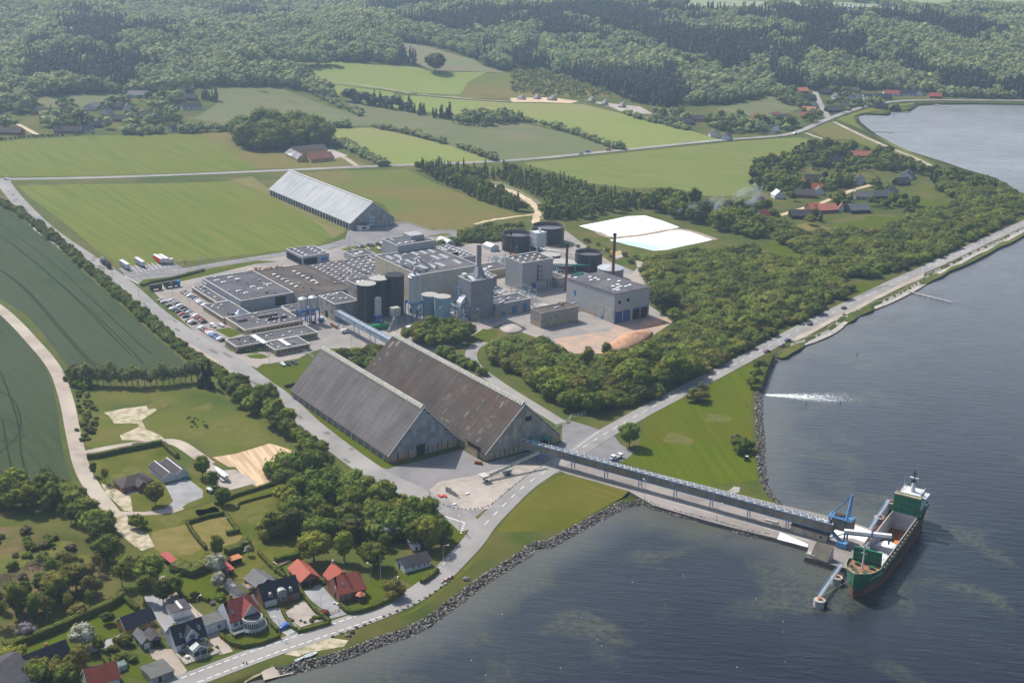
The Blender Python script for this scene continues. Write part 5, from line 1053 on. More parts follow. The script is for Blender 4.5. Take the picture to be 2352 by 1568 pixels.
MB().box(-.1,.0,36,38,8,11).build('window',blue,t);MB().box(3,5,-.08,0,11.5,13.5).build('vent',dark,t);MB().box(9.5,11.5,-.08,0,12,14).build('vent',dark,t);MB().box(-.08,.0,17,45,0,1.8).build('plinth',brickl,t);MB().box(-.2,.0,9.5,11.5,.2,2.4).build('door',blue,t)
bldg('salt_store','low concrete store with rusty stained walls and yellow brick bays in the yard',566.4,577,431,458,9,ribmat('weathered_concrete',(.34,.31,.28),(.24,.22,.20),2.0,0,.9),feltb,trim=dirty,sky=[(15,5)],skys=(4,.6),parts=[('bay',brickl,'F',.8+3.7*i,4.0+3.7*i,.2,3.2)for i in range(7)]+[('bay',brickl,'L',.6,9.6,.2,2.8)])
bldg('workshop','small grey lean-to behind the square tower',628,640,489.3,497,6,dirty,felt)
bldg('silo_house','grey mid rise block between the halls and the black silos',658.9,672.7,361.9,384.4,13,dirty,felt,sky=[(6,6)],skys=(5,3.4))
bldg('milling_house','stained concrete building with skylights in front of the halls',638,658.6,335.8,351.4,10.6,dirty,felt,sky=[(2,18),(6,19),(2,14),(9,18),(12,19),(5,11),(9,9),(12,8)],skys=(1.8,.9),parts=[('window',glass,'L',3,4.4,4,6),('door',dark,'L',9,12,0,4)])
for i,(a,b,h)in enumerate(((632,353.2,22),(637,364.2,22.3),(633.5,373,24))):
 tank('salt_silo',('left black silo of the three tall ones','middle black silo of the three tall ones','right and tallest black silo of the three')[i],ab(a,b),None,5.6,h,blacks,'flat','silo','tall black silos',top=tcon if i<2 else M('black_cap',(.05,.05,.06)))
def legsilo(label,a,b,r,z0,z1,mat,leg,cone=True,name='salt_silo',ang=.3,cat='silo'):
 p=ab(a,b);t=thing(name,label,cat,(p.x,p.y),GA);MB().cyl(0,0,z0,z1,r,r,28).cyl(0,0,z1,z1+r*.3,r,r*.35,28).build('shell',mat,t)
 if cone:MB().cyl(0,0,z0*.45,z0,.5,r*.98,24).build('hopper',mat,t)
 for sx in(-1,1):
  for sy in(-1,1):MB().box(sx*r-.28,sx*r+.28,sy*r-.28,sy*r+.28,0,z0).build('leg',leg,t)
 mb=MB();mb.box(-r-.3,r+.3,-r-.3,-r,z0-.9,z0);mb.box(-r-.3,r+.3,r,r+.3,z0-.9,z0);mb.box(-r-.3,-r,-r,r,z0-.9,z0);mb.box(r,r+.3,-r,r,z0-.9,z0)
 mb.tube((-r,-r,0),(r,-r,z0),.15);mb.tube((r,-r,0),(-r,-r,z0),.15);mb.tube((-r,-r,0),(-r,r,z0),.15);mb.build('brace',leg,t);return t
t=legsilo('tall white silo on a blue steel frame in front of the beige hall',616,376,3.9,12,27,M('silo_white',(.42,.43,.46),(.36,.37,.40),rough=.4,metal=.2),blue)
mb=MB();mb.cyl(0,0,28,31,.9,.7,10);mb.tube((.2,0,31),(1.6,0,32.5),.6,8);mb.tube((1.6,0,32.5),(2.6,0,30),.6,8);mb.cyl(0,0,27.6,28,3.4,3.4,16);mb.build('filter',silver,t)
legsilo('slim white silo on blue legs in front of the black silos',622.5,355.5,2.0,5.5,15.5,M('silo_white',(.42,.43,.46)),blue)
legsilo('left steel silo of the pair on blue legs',645,319,2.6,8.5,15,silver,blue);legsilo('right steel silo of the pair on blue legs',644.5,325.2,2.6,8.5,15,silver,blue)
tank('water_tank','pale blue tank standing behind the other one',ab(622.5,390.5),None,4.9,12,lblue,'flat');tank('water_tank','pale blue tank nearest the trees',ab(611.8,392.5),None,4.9,13.3,lblue,'flat')
p=ab(676,391);
for k,(a,b,z)in enumerate(((660,394,20),(649,397,20))):
 p=ab(a,b);t=thing('dust_filter',('rear white filter drum with curved pipe on the beige hall roof','front white filter drum with curved pipe on the beige hall roof')[k],'filter',(p.x,p.y,z-.3),GA);MB().cyl(0,0,0,4.5,1.5,1.5,16).cyl(0,0,4.5,5.5,1.5,.5,16).build('drum',wwall,t)
 mb=MB();mb.tube((0,0,5.2),(.6,0,7),.6,8);mb.tube((.6,0,7),(2.4,0,7.6),.6,8);mb.tube((2.4,0,7.6),(3.4,0,5.5),.6,8);mb.tube((3.4,0,5.5),(10,-1,1),.7,8);mb.build('duct',silver,t)
p=ab(615,361);t=thing('drive_house','grey beige box of the conveyor drive beside the slim white silo','machine',(p.x,p.y,0),GA);MB().box(0,5,0,4,5,10).build('housing',tcon,t)
mb=MB();mb.loft([[(0,-.8,5),(1,-.8,5),(1,-.8,6),(0,-.8,6)],[(-9,-9,0),(-8,-9,0),(-8,-9,.8),(-9,-9,.8)]]);mb.box(.3,.6,.3,.6,0,5);mb.box(4.3,4.6,3.3,3.6,0,5);mb.build('chute',silver,t)
p=ab(613.5,350);t=thing('horizontal_tank','bright green horizontal tank under the slim white silo','tank',(p.x,p.y,0),GA-.2);mb=MB();mb.tube((-4,0,1.8),(6,0,1.8),1.5,14);mb.build('drum',M('bright_green',(.02,.30,.10),(.02,.24,.08),rough=.4),t);MB().box(-3,-2.5,-1,1,0,.6).box(4.5,5,-1,1,0,.6).build('saddle',tcon,t)
def gallery(label,p,q,zb,zt,w,legs_at,panel,steel,top,nseg,legz=None,name='conveyor_bridge'):
 d=(q-p);L=d.length;ang=math.atan2(d.y,d.x);t=thing(name,label,'conveyor',(p.x,p.y,0),ang)
 n=max(1,int(L/4));pm=MB().box(.06,L/n-.06,-w/2,-w/2+.12,zb+.15,zt-.2).mesh('side_panel',panel)
 for i in range(n):link('side_panel',pm,t,(i*L/n,0,0))
 MB().box(0,L,-w/2+.14,w/2,zb,zt-.5).build('belt_housing',panel,t)
 MB().box(0,L,-w/2-.1,-w/2+.1,zt-.2,zt+.05).box(0,L,w/2-.1,w/2+.1,zt-.2,zt+.05).box(0,L,-w/2-.1,-w/2+.1,zb-.2,zb+.1).build('chord',steel,t)
 s=L/nseg;zm=MB()
 zm.tube((0,-w/2,zt+.1),(s/2,w/2,zt+.1),.13,4);zm.tube((s/2,w/2,zt+.1),(s,-w/2,zt+.1),.13,4);zm.tube((0,-w/2,zt+.1),(0,w/2,zt+.1),.08,4);zme=zm.mesh('roof_brace',top)
 for i in range(nseg):link('roof_brace',zme,t,(i*s,0,0))
 lm=MB().box(-.14,.14,-.14,.14,0,zb).mesh('leg',steel)
 for x in legs_at:
  for y in(-w/2+.1,w/2-.1):link('leg',lm,t,(x,y,0))
  mb=MB();mb.tube((0,-w/2,zb-.1),(0,w/2,zb-.1),.12);mb.tube((0,-w/2,.8),(0,w/2,zb-.2),.06);mb.box(-.12,.12,-w/2-.22,-w/2-.1,zb,zt);mb.build('cross_beam',steel,t,(x,0,0))
 return t
stg=M('stained_gallery',(.25,.23,.20),(.17,.155,.135),scale=.35,detail=9,stretch=(1,1,.25),c3=(.21,.17,.13),s3=.3)
skyb=M('sky_blue_steel',(.10,.27,.47),(.09,.22,.40),rough=.5);pst=M('pale_steel',(.60,.66,.72),(.48,.54,.60),rough=.5)
st=Vector((13.8,-8.6));b0=Vector((14,524))
gallery('long blue and white lattice conveyor bridge from the large shed to the ship loader',b0-st*.62,b0+st*8.15,4.6,8,3.1,[16.26*(i+.62)for i in range(9)],stg,skyb,pst,44)
p,q=ab(630,333.3),ab(540,333.3);gallery('shorter pale blue lattice conveyor bridge between the milling house and the large shed',p,q,7,9.6,3.4,[4,22,40],M('pale_gallery',(.42,.46,.50),(.30,.32,.34),scale=.5,detail=7),skyb,pst,26)
p,q=ab(597,447.5),ab(581,443);gallery('low pipe rack between the annex and the concrete store',p,q,3.6,4.4,1.6,[2,12],silver,silver,white,4,name='pipe_bridge')
p,q=ab(581,443),ab(585,471);gallery('slim white pipe bridge running to the power house',p,q,3.8,4.6,1.4,[1,27],silver,silver,white,8,name='pipe_bridge')
# the three sheds
def shed(label,a0,a1,b0,b1,eave,ridge,roofm,gab,bandm,teeth=0,toothm=None,cols=None,parts=(),panel=2.4,skirt=3.4,over=.5):
 W_,D_=b1-b0,a1-a0;p=ab(a0,b0);t=thing('storage_shed',label,'warehouse',(p.x,p.y),GA)
 c=W_/2;sl=(ridge-eave)/c
 for s,x0 in((1,-over),(-1,W_+over)):
  mb=MB();z0=eave-over*sl;mb.loft([[(x0,-over,z0),(c,-over,ridge),(c,-over,ridge+.35),(x0,-over,z0+.35)],[(x0,D_+over,z0),(c,D_+over,ridge),(c,D_+over,ridge+.35),(x0,D_+over,z0+.35)]]);mb.build('roof',roofm,t)
 mb=MB();mb.poly([(0,.2,0),(W_,.2,0),(W_,.2,eave),(c,.2,ridge-.1),(0,.2,eave)]);mb.poly([(W_,D_-.2,0),(0,D_-.2,0),(0,D_-.2,eave),(c,D_-.2,ridge-.1),(W_,D_-.2,eave)])
 mb.box(.2,.4,.2,D_-.2,0,eave,1);mb.box(W_-.4,W_-.2,.2,D_-.2,0,eave,1);mb.build('wall',[dark,bandm],t)
 n=int(W_/panel);rg=random.Random(int(a0));gm=[M('%s_%d'%(gab[0],k),tuple(v*f for v in gab[1]),tuple(v*f*.8 for v in gab[1]),scale=.3,detail=8,stretch=(1,1,.3))for k,f in enumerate((.85,1.0,1.15))]
 def top(x):return min(eave+sl*x,ridge-sl*(x-c))if x>c else eave+sl*x
 zc=[skirt+3.2*i for i in range(9)]
 for i in range(n):
  x0,x1=W_*i/n+.03,W_*(i+1)/n-.03
  for j in range(len(zc)-1):
   za,zb=zc[j]+.03,zc[j+1]-.03;ta,tb_=top(x0)-.25,top(x1)-.25
   if max(ta,tb_)<=za+.2:continue
   pts=[(x0,za),(x1,za),(x1,min(zb,max(tb_,za+.01))),(x0,min(zb,max(ta,za+.01)))]
   if tb_<za or ta<za:
    pts=[(x0,za),(x1,za),(x1,min(zb,tb_))]if tb_>ta else[(x0,za),(x1,za),(x0,min(zb,ta))]
    if tb_>ta:xx=x0+(za-ta)/(tb_-ta)*(x1-x0);pts=[(xx,za),(x1,za),(x1,min(zb,tb_))]
    else:xx=x0+(ta-za)/(ta-tb_)*(x1-x0);pts=[(x0,za),(xx,za),(x0,min(zb,ta))]
   mb=MB();o_=rg.choice((.0,.02,.04));k=len(pts);mb.v=[(x,-.02-o_,z)for x,z in pts]+[(x,.2,z)for x,z in pts]
   mb.f=[tuple(range(k))]+[(i_,(i_+1)%k,k+(i_+1)%k,k+i_)[::-1]for i_ in range(k)];mb.m=[0]*len(mb.f);mb.build('gable_panel',rg.choice(gm),t)
 mb=MB()
 for s,x0 in((1,-over),(-1,W_+over)):z0=eave-over*sl;mb.loft([[(x0,-over-.15,z0-.15),(x0,-over,z0-.15),(x0,-over,z0+.45),(x0,-over-.15,z0+.45)],[(c,-over-.15,ridge-.15),(c,-over,ridge-.15),(c,-over,ridge+.45),(c,-over-.15,ridge+.45)]])
 mb.build('verge_board',white,t)
 nb=int(W_/4.6)
 for i in range(nb):MB().box(W_*i/nb+.25,W_*(i+1)/nb-.25,.02,.25,0,skirt-.1).build('base_panel',bandm,t)
 if cols:
  cm=MB().box(-.3,0,-.25,.25,0,eave-.1).mesh('column',cols[1])
  for i in range(cols[0]):link('column',cm,t,(-over*.3,D_*(i+.5)/cols[0],0))
  for i in range(cols[0]-1):MB().box(.05,.22,D_*(i+.5)/cols[0]+.5,D_*(i+1.5)/cols[0]-.5,.3,eave-1).build('side_panel',cols[2],t)
 if teeth:
  tm=MB().loft([[(-1.4,-.36,-.4),(1.4,-.36,-.4),(1.4,.36,-.4),(-1.4,.36,-.4)],[(-.25,-.36,1.1),(.25,-.36,1.1),(.25,.36,1.1),(-.25,.36,1.1)]]).mesh('ridge_cap',toothm)
  for i in range(teeth):link('ridge_cap',tm,t,(c,D_*(i+.5)/teeth,ridge+.05))
 return t
def cormat(name,c,c2,c3,s3,per=3.0,courses=1.0,lo=.35):
 m=M(name,c,c2,scale=.12,detail=9,stretch=(1,1,1),c3=c3,s3=s3,rough=.8);n=m.node_tree;N=n.nodes;L=n.links;b=N['Principled BSDF'];src=b.inputs['Base Color'].links[0].from_socket
 tc=N.new('ShaderNodeTexCoord');mp=N.new('ShaderNodeMapping');mp.inputs['Scale'].default_value=(.55,.75,0);L.new(tc.outputs['Object'],mp.inputs[0])
 v=N.new('ShaderNodeTexBrick');v.inputs['Scale'].default_value=1;v.inputs['Mortar Size'].default_value=.045;v.inputs['Color1'].default_value=(1,1,1,1);v.inputs['Color2'].default_value=(.92,.92,.92,1);v.inputs['Mortar'].default_value=(.78,.78,.78,1)
 v.offset=0;v.inputs['Brick Width'].default_value=1;v.inputs['Row Height'].default_value=1;L.new(mp.outputs[0],v.inputs['Vector'])
 mp2=N.new('ShaderNodeMapping');mp2.inputs['Scale'].default_value=(.05,.5,0);L.new(tc.outputs['Object'],mp2.inputs[0]);t2=N.new('ShaderNodeTexNoise');t2.inputs['Scale'].default_value=1;t2.inputs['Detail'].default_value=5;L.new(mp2.outputs[0],t2.inputs['Vector'])
 r2=N.new('ShaderNodeMapRange');r2.inputs[1].default_value=.35;r2.inputs[2].default_value=.65;r2.inputs[3].default_value=.82;r2.inputs[4].default_value=1.12;L.new(t2.outputs[0],r2.inputs[0])
 x=N.new('ShaderNodeMix');x.data_type='RGBA';x.blend_type='MULTIPLY';x.inputs[0].default_value=1;L.new(src,x.inputs[6]);L.new(v.outputs[0],x.inputs[7])
 y=N.new('ShaderNodeMix');y.data_type='RGBA';y.blend_type='MULTIPLY';y.inputs[0].default_value=1;L.new(x.outputs[2],y.inputs[6]);L.new(r2.outputs[0],y.inputs[7]);L.new(y.outputs[2],b.inputs['Base Color']);return m
g1=('gable_concrete',(.30,.31,.33))
t=shed('left of the two big grey salt sheds with even grey roof and toothed ridge',450,543.5,261.2,297.3,3.6,22.3,cormat('fibre_cement_roof',(.138,.128,.127),(.112,.104,.104),(.15,.14,.137),.05),g1,brickl,62,M('ridge_tile',(.62,.60,.54),(.5,.48,.42)),cols=(16,tcon,M('blue_grey_side',(.2,.22,.26))))
MB().box(14.5,18.7,-.3,.5,0,5.2).build('door',dark,t);MB().box(14.2,18.9,-.35,-.2,5.2,5.5).build('door_lintel',dirty,t)
MB().box(19.5,20.5,-.3,0,0,2.6).build('side_door',blue,t)
for x in(4.6,9.2,23,27.6):MB().box(x-.2,x+.2,-.1,.1,0,3.3).build('pier',blue,t)
t=shed('right and larger grey salt shed with red brown weathered roof',429,541.7,298,339.3,3.6,22.6,cormat('weathered_roof',(.096,.086,.079),(.068,.061,.057),(.105,.068,.056),.019),('gable_board',(.34,.315,.275)),brickl,74,M('ridge_tile',(.62,.60,.54)))
MB().box(21.4,24.6,-.2,0,14.2,16.3).build('vent_opening',dark,t)
MB().box(24.2,24.9,70,70.6,1,1.4).build('bracket',silver,t)
for x in(8,13,18,23):MB().box(x-.2,x+.2,-.1,.1,0,3.3).build('pier',blue,t)
rj=random.Random(9);rp=[M('roof_patch_a',(.13,.118,.11)),M('roof_patch_b',(.20,.185,.17)),M('roof_patch_c',(.11,.075,.065))];sl=(22.6-3.6)/20.65
for i in range(46):
 x0=rj.uniform(1,18);l=rj.uniform(.7,2.6);y0=rj.choice((rj.uniform(8,42),rj.uniform(5,108)));w_=rj.choice((.6,1.1,1.1,2.2));z=lambda x:3.6+sl*x+.37
 mb=MB();mb.loft([[(x0,y0,z(x0)),(x0,y0+w_,z(x0)),(x0,y0+w_,z(x0)+.05),(x0,y0,z(x0)+.05)],[(x0+l,y0,z(x0+l)),(x0+l,y0+w_,z(x0+l)),(x0+l,y0+w_,z(x0+l)+.05),(x0+l,y0,z(x0+l)+.05)]]);mb.build('roof_patch',rp[0]if i<30 else rj.choice(rp),t)
for x0,y0,l,w_ in((12,106,1.6,1.1),(9,108,1.2,1.1),(6.5,108.5,1.2,1.1),(15,108,3,2),(17,104,2.4,2.4)):
 mb=MB();mb.loft([[(x0,y0,z(x0)+.03),(x0,y0+w_,z(x0)+.03),(x0,y0+w_,z(x0)+.09),(x0,y0,z(x0)+.09)],[(x0+l,y0,z(x0+l)+.03),(x0+l,y0+w_,z(x0+l)+.03),(x0+l,y0+w_,z(x0+l)+.09),(x0+l,y0,z(x0+l)+.09)]]);mb.build('roof_light',rp[1],t)
p=ab(440,297);t=thing('link_porch','small porch with butterfly roof wedged between the two big sheds','building',(p.x,p.y),GA)
MB().box(0,5,-6,3,0,3.6).build('wall',brickl,t);mb=MB();mb.loft([[(-.4,-6.4,5.6),(2.4,-6.4,4.0),(2.4,-6.4,4.3),(-.4,-6.4,5.9)],[(-.4,4,5.6),(2.4,4,4),(2.4,4,4.3),(-.4,4,5.9)]]);mb.loft([[(2.4,-6.4,4.0),(5.4,-6.4,6.8),(5.4,-6.4,7.1),(2.4,-6.4,4.3)],[(2.4,4,4),(5.4,4,6.8),(5.4,4,7.1),(2.4,4,4.3)]]);mb.build('roof',M('weathered_roof',(.165,.15,.138)),t)
t=shed('pale grey storage shed standing alone in the field',826.5,963,449.2,486.8,5.0,18.6,cormat('pale_metal_roof',(.40,.41,.43),(.36,.37,.39),(.43,.44,.46),.05),('grey_gable',(.33,.335,.35)),M('grey_base',(.27,.27,.275)),0,None,cols=(30,white,M('dark_bay',(.07,.075,.085))),skirt=5.0)
MB().box(17.3,21.2,-.15,.1,10.4,12.8).build('louvre',dirty,t);
for i in range(6):MB().box(16.6,20.6,-.25,-.1,.4+1.25*i,1.3+1.25*i).build('door_slat',pst if i%2 else skyb,t)
MB().box(5,13,-6,-.1,0,3.6).build('office_box',wwall,t);MB().box(6.5,10,-6.08,-6,1,2.8).build('window',glass,t);MB().box(5.2,12.8,-5.8,-.1,3.6,3.8).build('office_roof',felt,t)
for i in range(4):MB().box(22.5+3.7*i,25.3+3.7*i,-.12,0,.1,4.6).build('concrete_bay',tcon,t)
mb=MB();mb.box(18.2,19.4,-.7,137,18.75,19.3);mb.build('ridge',white,t)
strip('earth_bank',[(905,512),(935,508),(960,520),(1000,532),(1040,526),(1056,535)],4,M('bank_earth',(.20,.165,.13),(.15,.13,.09),scale=.4,detail=8),4)
pw=[(1330,519),(1393,507),(1441,497),(1481,495),(1521,507),(1561,522),(1480,538),(1401,546),(1370,532)]
patch('dry_salt_pan',pw,salt,4)
mp_=M('salt_water',(.86,.87,.86),(.60,.80,.78),rough=.5,scale=.018,detail=3,lo=.5,hi=.75)
patch('salt_pond_water',[(1400,551),(1480,541),(1553,526),(1600,536),(1641,550),(1605,558),(1566,566),(1530,574),(1501,576),(1476,570),(1440,562)],mp_,4)
patch('turquoise_shallow',[(1400,552),(1450,552),(1510,560),(1555,566),(1530,573),(1501,575.5),(1476,569.5),(1440,561.5)],M('turquoise_water',(.52,.72,.70),(.62,.78,.76),rough=.5,scale=.05),5)
patch('turquoise_shallow',[(1415,555),(1450,555),(1490,563),(1515,570),(1501,575),(1476,569),(1440,561)],M('turquoise_deep',(.36,.64,.64),(.45,.70,.69),rough=.5,scale=.05),7)
strip('pond_bank_rim',[(1372,533),(1401,548),(1480,540),(1556,524),(1600,534),(1645,551)],5,M('salt_crust_bank',(.36,.30,.24),(.20,.165,.13),scale=.5,detail=8),6,wob=.5)
strip('pond_bank_rim',[(1322,517),(1400,503),(1441,494),(1481,491),(1521,504),(1565,519)],2,grass,6,wob=.4)
def heap(name,label,pts,h,mat,cat='pile',seed=1,group=None):
 w=[G(*p)for p in pts];c=sum(w,Vector((0,0)))/len(w);rg=random.Random(seed);mb=MB();n=28;rings=[]
 w=resample(smoothline(w+[w[0]],2),1);k=len(w);w=[w[int(i*k/n)%k]for i in range(n)]
 for f,z in((1,0),(.8,.38),(.55,.72),(.3,.93),(.1,1.0)):rings.append([((p.x-c.x)*f+rg.uniform(-.2,.2),(p.y-c.y)*f+rg.uniform(-.2,.2),z*h*(1+rg.uniform(-.1,.1))if z else-.1)for p in w])
 mb.loft(rings,caps=True);o=mb.build(name,mat,None,(c.x,c.y,0),smooth=True);tag(o,label,cat,group);return o
heap('wood_chip_heap','orange brown heap of wood chips beside the power house',[(1385,805),(1412,778),(1450,762),(1490,756),(1508,766),(1478,790),(1430,812)],4.0,crushed)
heap('wood_chip_heap','low spread of pale wood chips in front of the open gates',[(1460,742),(1490,732),(1528,735),(1530,745),(1500,752),(1470,752)],1.6,crushed,seed=3)
heap('gravel_heap','grey gravel heap on the yard bend above the trees',[(1143,752),(1175,742),(1210,748),(1200,765),(1160,768)],1.8,gravel,seed=4)
for i,(X,Y,w_)in enumerate(((1200,228,26),(1235,227,22),(1270,230,30),(1360,234,26),(1390,240,20),(1430,246,24))):
 heap('gravel_heap',('leftmost grey heap of the distant gravel pit','second grey heap of the distant gravel pit','third grey heap of the distant gravel pit','fourth grey heap of the distant gravel pit','fifth grey heap of the distant gravel pit','rightmost grey heap of the distant gravel pit')[i],[(X-w_/2,Y),(X,Y-2),(X+w_/2,Y),(X,Y+3)],6,gravel,seed=i+9).location.z=hill(*G(X,Y))
for k,(a,b,L_,W2,H2,lab)in enumerate(((600,398,14,5,9,'steel pipe and stair frame left of the boiler house'),(622,381,9,8,8,'low steel frame under the big white silo'),(612,452,14,9,7,'pipe tangle between low annex and square tower'),(640,497,14,10,5,'pipe racks on the yard right of the square tower'),(668,505,22,12,6,'cluster of pumps and pipes in front of the settling tanks'),(690,486,10,14,4,'vent units on the yard behind the square tower'))):
 p=ab(a,b);t=thing('pipework',lab,'pipework',(p.x,p.y),GA);rj=random.Random(k+40)
 mb=MB()
 for i in range(46):
  x,y,z=rj.uniform(0,W2),rj.uniform(0,L_),rj.uniform(.5,H2);q=rj.choice(((1,0,0),(0,1,0),(0,0,-1)));l=rj.uniform(1,5)if q[2]==0 else z
  mb.tube((x,y,z),(x+q[0]*l,y+q[1]*l,z+q[2]*l),rj.uniform(.08,.3),5,rj.randrange(4))
 mb.build('pipes',[silver,white,skyb,teal],t);mb=MB()
 for x in(0,W2):
  for y in(0,L_/2,L_):mb.box(x-.12,x+.12,y-.12,y+.12,0,H2)
 for z in(H2*.5,H2):mb.box(-.1,W2+.1,-.1,.1,z-.15,z);mb.box(-.1,W2+.1,L_-.1,L_+.1,z-.15,z);mb.box(-.1,.1,0,L_,z-.15,z);mb.box(W2-.1,W2+.1,0,L_,z-.15,z)
 mb.build('steel_frame',skyb if k<2 else silver,t)
 for i in range(4):x,y=rj.uniform(0,W2),rj.uniform(0,L_);h_=rj.uniform(1.5,4);MB().cyl(x,y,0,h_,rj.uniform(.6,1.3),None,12).build('vessel',rj.choice((silver,wwall,blacks,teal)),t)
# ship, loader, quay furniture
SA=R(58.8);O=Vector((124.3,412.6));u_=Vector((math.cos(SA),math.sin(SA)))
hullg=M('hull_green',(.012,.13,.06),(.010,.10,.05),rough=.45,scale=.3);hullr=M('hull_red',(.24,.095,.075),(.10,.06,.05),scale=.5,detail=8);hulld=M('hull_dark_green',(.02,.045,.035),(.015,.03,.025),rough=.5,scale=.4,c3=(.05,.04,.03),s3=.2)
deckm=M('deck_rust',(.33,.15,.09),(.22,.12,.08),scale=.4,detail=8);holdm=M('hold_grey',(.42,.41,.42),(.34,.33,.34),scale=.3);cargo=M('hold_floor_rust',(.24,.085,.04),(.15,.06,.035),scale=.4)
ship=thing('cargo_ship','green and rust red cargo ship with open hold being loaded with white salt','ship',(O.x,O.y,WZ),SA)
ST=[(-.4,.15,.1,10.6,-.6),(1.5,2.2,.5,10.3,.3),(4,4.2,1.4,9.8,.5),(7.5,5.5,3.0,9.4,.5),(11,6.1,4.6,9.2,.5),(14.6,6.3,5.6,9.0,.5),(15.4,6.35,5.8,6.6,.5),(22,6.4,6.3,6.4,.5),(40,6.4,6.4,6.3,.5),(62,6.4,6.4,6.4,.5),(68,6.4,6.2,7.6,.5),(76,6.0,4.6,7.8,.5),(80.5,5.0,3.0,8,.5)]
mb=MB();rings=[]
for s,wd,ww,dz,_ in ST:
 z1,z2=3.2,5.6;a=ww+(wd-ww)*.35;b=ww+(wd-ww)*.75
 bw=s if s>3 else s+.8-.3*s
 rings.append([(bw+1.2 if s<2 else s,-ww,-2),(s+.5 if s<2 else s,-a,z1),(s,-b,z2),(s,-wd,dz),(s,wd,dz),(s,b,z2),(s+.5 if s<2 else s,a,z1),(bw+1.2 if s<2 else s,ww,-2)])
k=8
for r in rings:mb.v+=r
for q in range(len(rings)-1):
 for i in range(k):
  if i in(3,7):continue
  j=i+1;mb.f.append((q*k+i,q*k+j,(q+1)*k+j,(q+1)*k+i));s=ST[q][0]
  mb.m.append(1 if i in(0,6)else((2 if s>13 else 0)))
mb.f.append(tuple(range(k)));mb.m.append(0);mb.f.append(tuple((len(rings)-1)*k+i for i in range(k)));mb.m.append(0)
mb.build('hull',[hullg,hullr,hulld],ship)
mb=MB();mb.poly([(s,-w_*.97,dz-1.0)for s,w_,_,dz,_ in ST[:6]]+[(s,w_*.97,dz-1.0)for s,w_,_,dz,_ in ST[:6][::-1]]);mb.build('fore_deck',deckm,ship)
MB().box(14.4,15,-6.1,6.1,5,8.2).build('deck_break',hullg,ship)
mb=MB();mb.box(15,66,-6.3,-5.0,5.6,6.0);mb.build('side_deck',M('side_deck_brown',(.33,.25,.14),(.2,.16,.1),scale=.8),ship)
MB().box(15,66,5.0,6.3,5.6,6.0).build('side_deck',deckm,ship);MB().box(66,80,-5.9,5.9,6.6,7.2).build('poop_deck',hullg,ship)
mb=MB();mb.box(15,65,-5.0,-4.75,.2,7.4);mb.box(15,65,4.75,5.0,.2,7.4);mb.box(15,15.3,-4.75,4.75,.2,7.4);mb.box(64.7,65,-4.75,4.75,.2,7.4);mb.build('hold_coaming',holdm,ship)
MB().box(15,65,-5,5,-.3,.2).build('hold_floor',cargo,ship);MB().box(36.5,37,-4.7,4.7,.3,5.2).build('hold_divider',holdm,ship)
def mound(x0,x1,y0,y1,z0,h,seed,n=12):
 rg=random.Random(seed);mb=MB()
 for j in range(n+1):
  for i in range(n+1):
   u,v=i/n*2-1,j/n*2-1;e=max(0,1-(abs(u)**2.2+abs(v)**2.2)*.55);mb.v.append((x0+(x1-x0)*i/n,y0+(y1-y0)*j/n,z0+h*e+(rg.uniform(-.12,.12)if e>.1 else 0)))
 for j in range(n):
  for i in range(n):mb.f.append((j*(n+1)+i,j*(n+1)+i+1,(j+1)*(n+1)+i+1,(j+1)*(n+1)+i));mb.m.append(0)
 return mb
o=mound(15.4,36.4,-4.7,4.7,1.4,4.0,1).build('salt_cargo',salt,None,(O.x,O.y,WZ),SA);tag(o,'white salt heaped in the forward part of the ship hold','salt')
o=mound(37.1,47,-4.7,4.7,.3,4.2,2).build('salt_cargo',salt,None,(O.x,O.y,WZ),SA);tag(o,'white salt heap under the loader spout in the middle of the hold','salt')
MB().box(47,52,-3.5,-.5,.2,1.6).build('hold_plate',orange,ship)
def cover(x,zb,zt,w0,tilt):
 mb=MB();mb.loft([[(x,-w0,zb),(x+.5,-w0,zb),(x+.5,w0,zb),(x,w0,zb)],[(x+tilt,-w0,zt),(x+tilt+.5,-w0,zt),(x+tilt+.5,w0,zt),(x+tilt,w0,zt)]]);o=mb.build('hatch_cover',hullg,ship)
 rib=M('hatch_rib',(.045,.27,.15),(.035,.22,.12))
 for i in range(5):y=-w0+.15+(2*w0-.3)*i/4;mb=MB();mb.loft([[(x-.25,y-.12,zb),(x,y-.12,zb),(x,y+.12,zb),(x-.25,y+.12,zb)],[(x+tilt-.25,y-.12,zt),(x+tilt,y-.12,zt),(x+tilt,y+.12,zt),(x+tilt-.25,y+.12,zt)]]);mb.build('rib',rib,o)
 for i in range(4):z=zb+.1+(zt-zb-.2)*i/3;f=tilt*(z-zb)/(zt-zb);MB().box(x+f-.27,x+f,-w0,w0,z-.1,z+.1).build('rib',rib,o)
cover(14.8,7.2,13.8,5.2,-.6);cover(65.2,7.2,14.6,5.2,.3);cover(66.4,7.2,15.2,5.2,.3)
MB().box(65.3,68,-5.3,5.3,14.7,15.1).build('folded_cover_edge',M('cover_edge',(.42,.33,.24),(.3,.2,.15)),ship)
mb=MB();mb.box(69,78,-4.6,4.6,7,12.5);mb.box(69.5,77,-4,4,12.5,14.2);mb.box(70,76,-6.3,-4.6,12.4,13.6);mb.build('bridge_house',wwall,ship)
for y in range(-4,4):MB().box(69.4,69.5,y+.1,y+.9,13.0,13.9).build('window',glass,ship)
mb=MB();mb.cyl(73,0,14.2,18.5,1.1,.4,10);mb.cyl(73,0,18.5,23.4,.35,.15,8,1);mb.box(72.6,73.4,-1.8,1.8,19.8,20.2,0);mb.box(72.6,73.4,-.9,.9,21.8,22,1);mb.box(72.4,73.6,-1,1,18.4,18.7,1);mb.build('mast',[wwall,dark],ship)
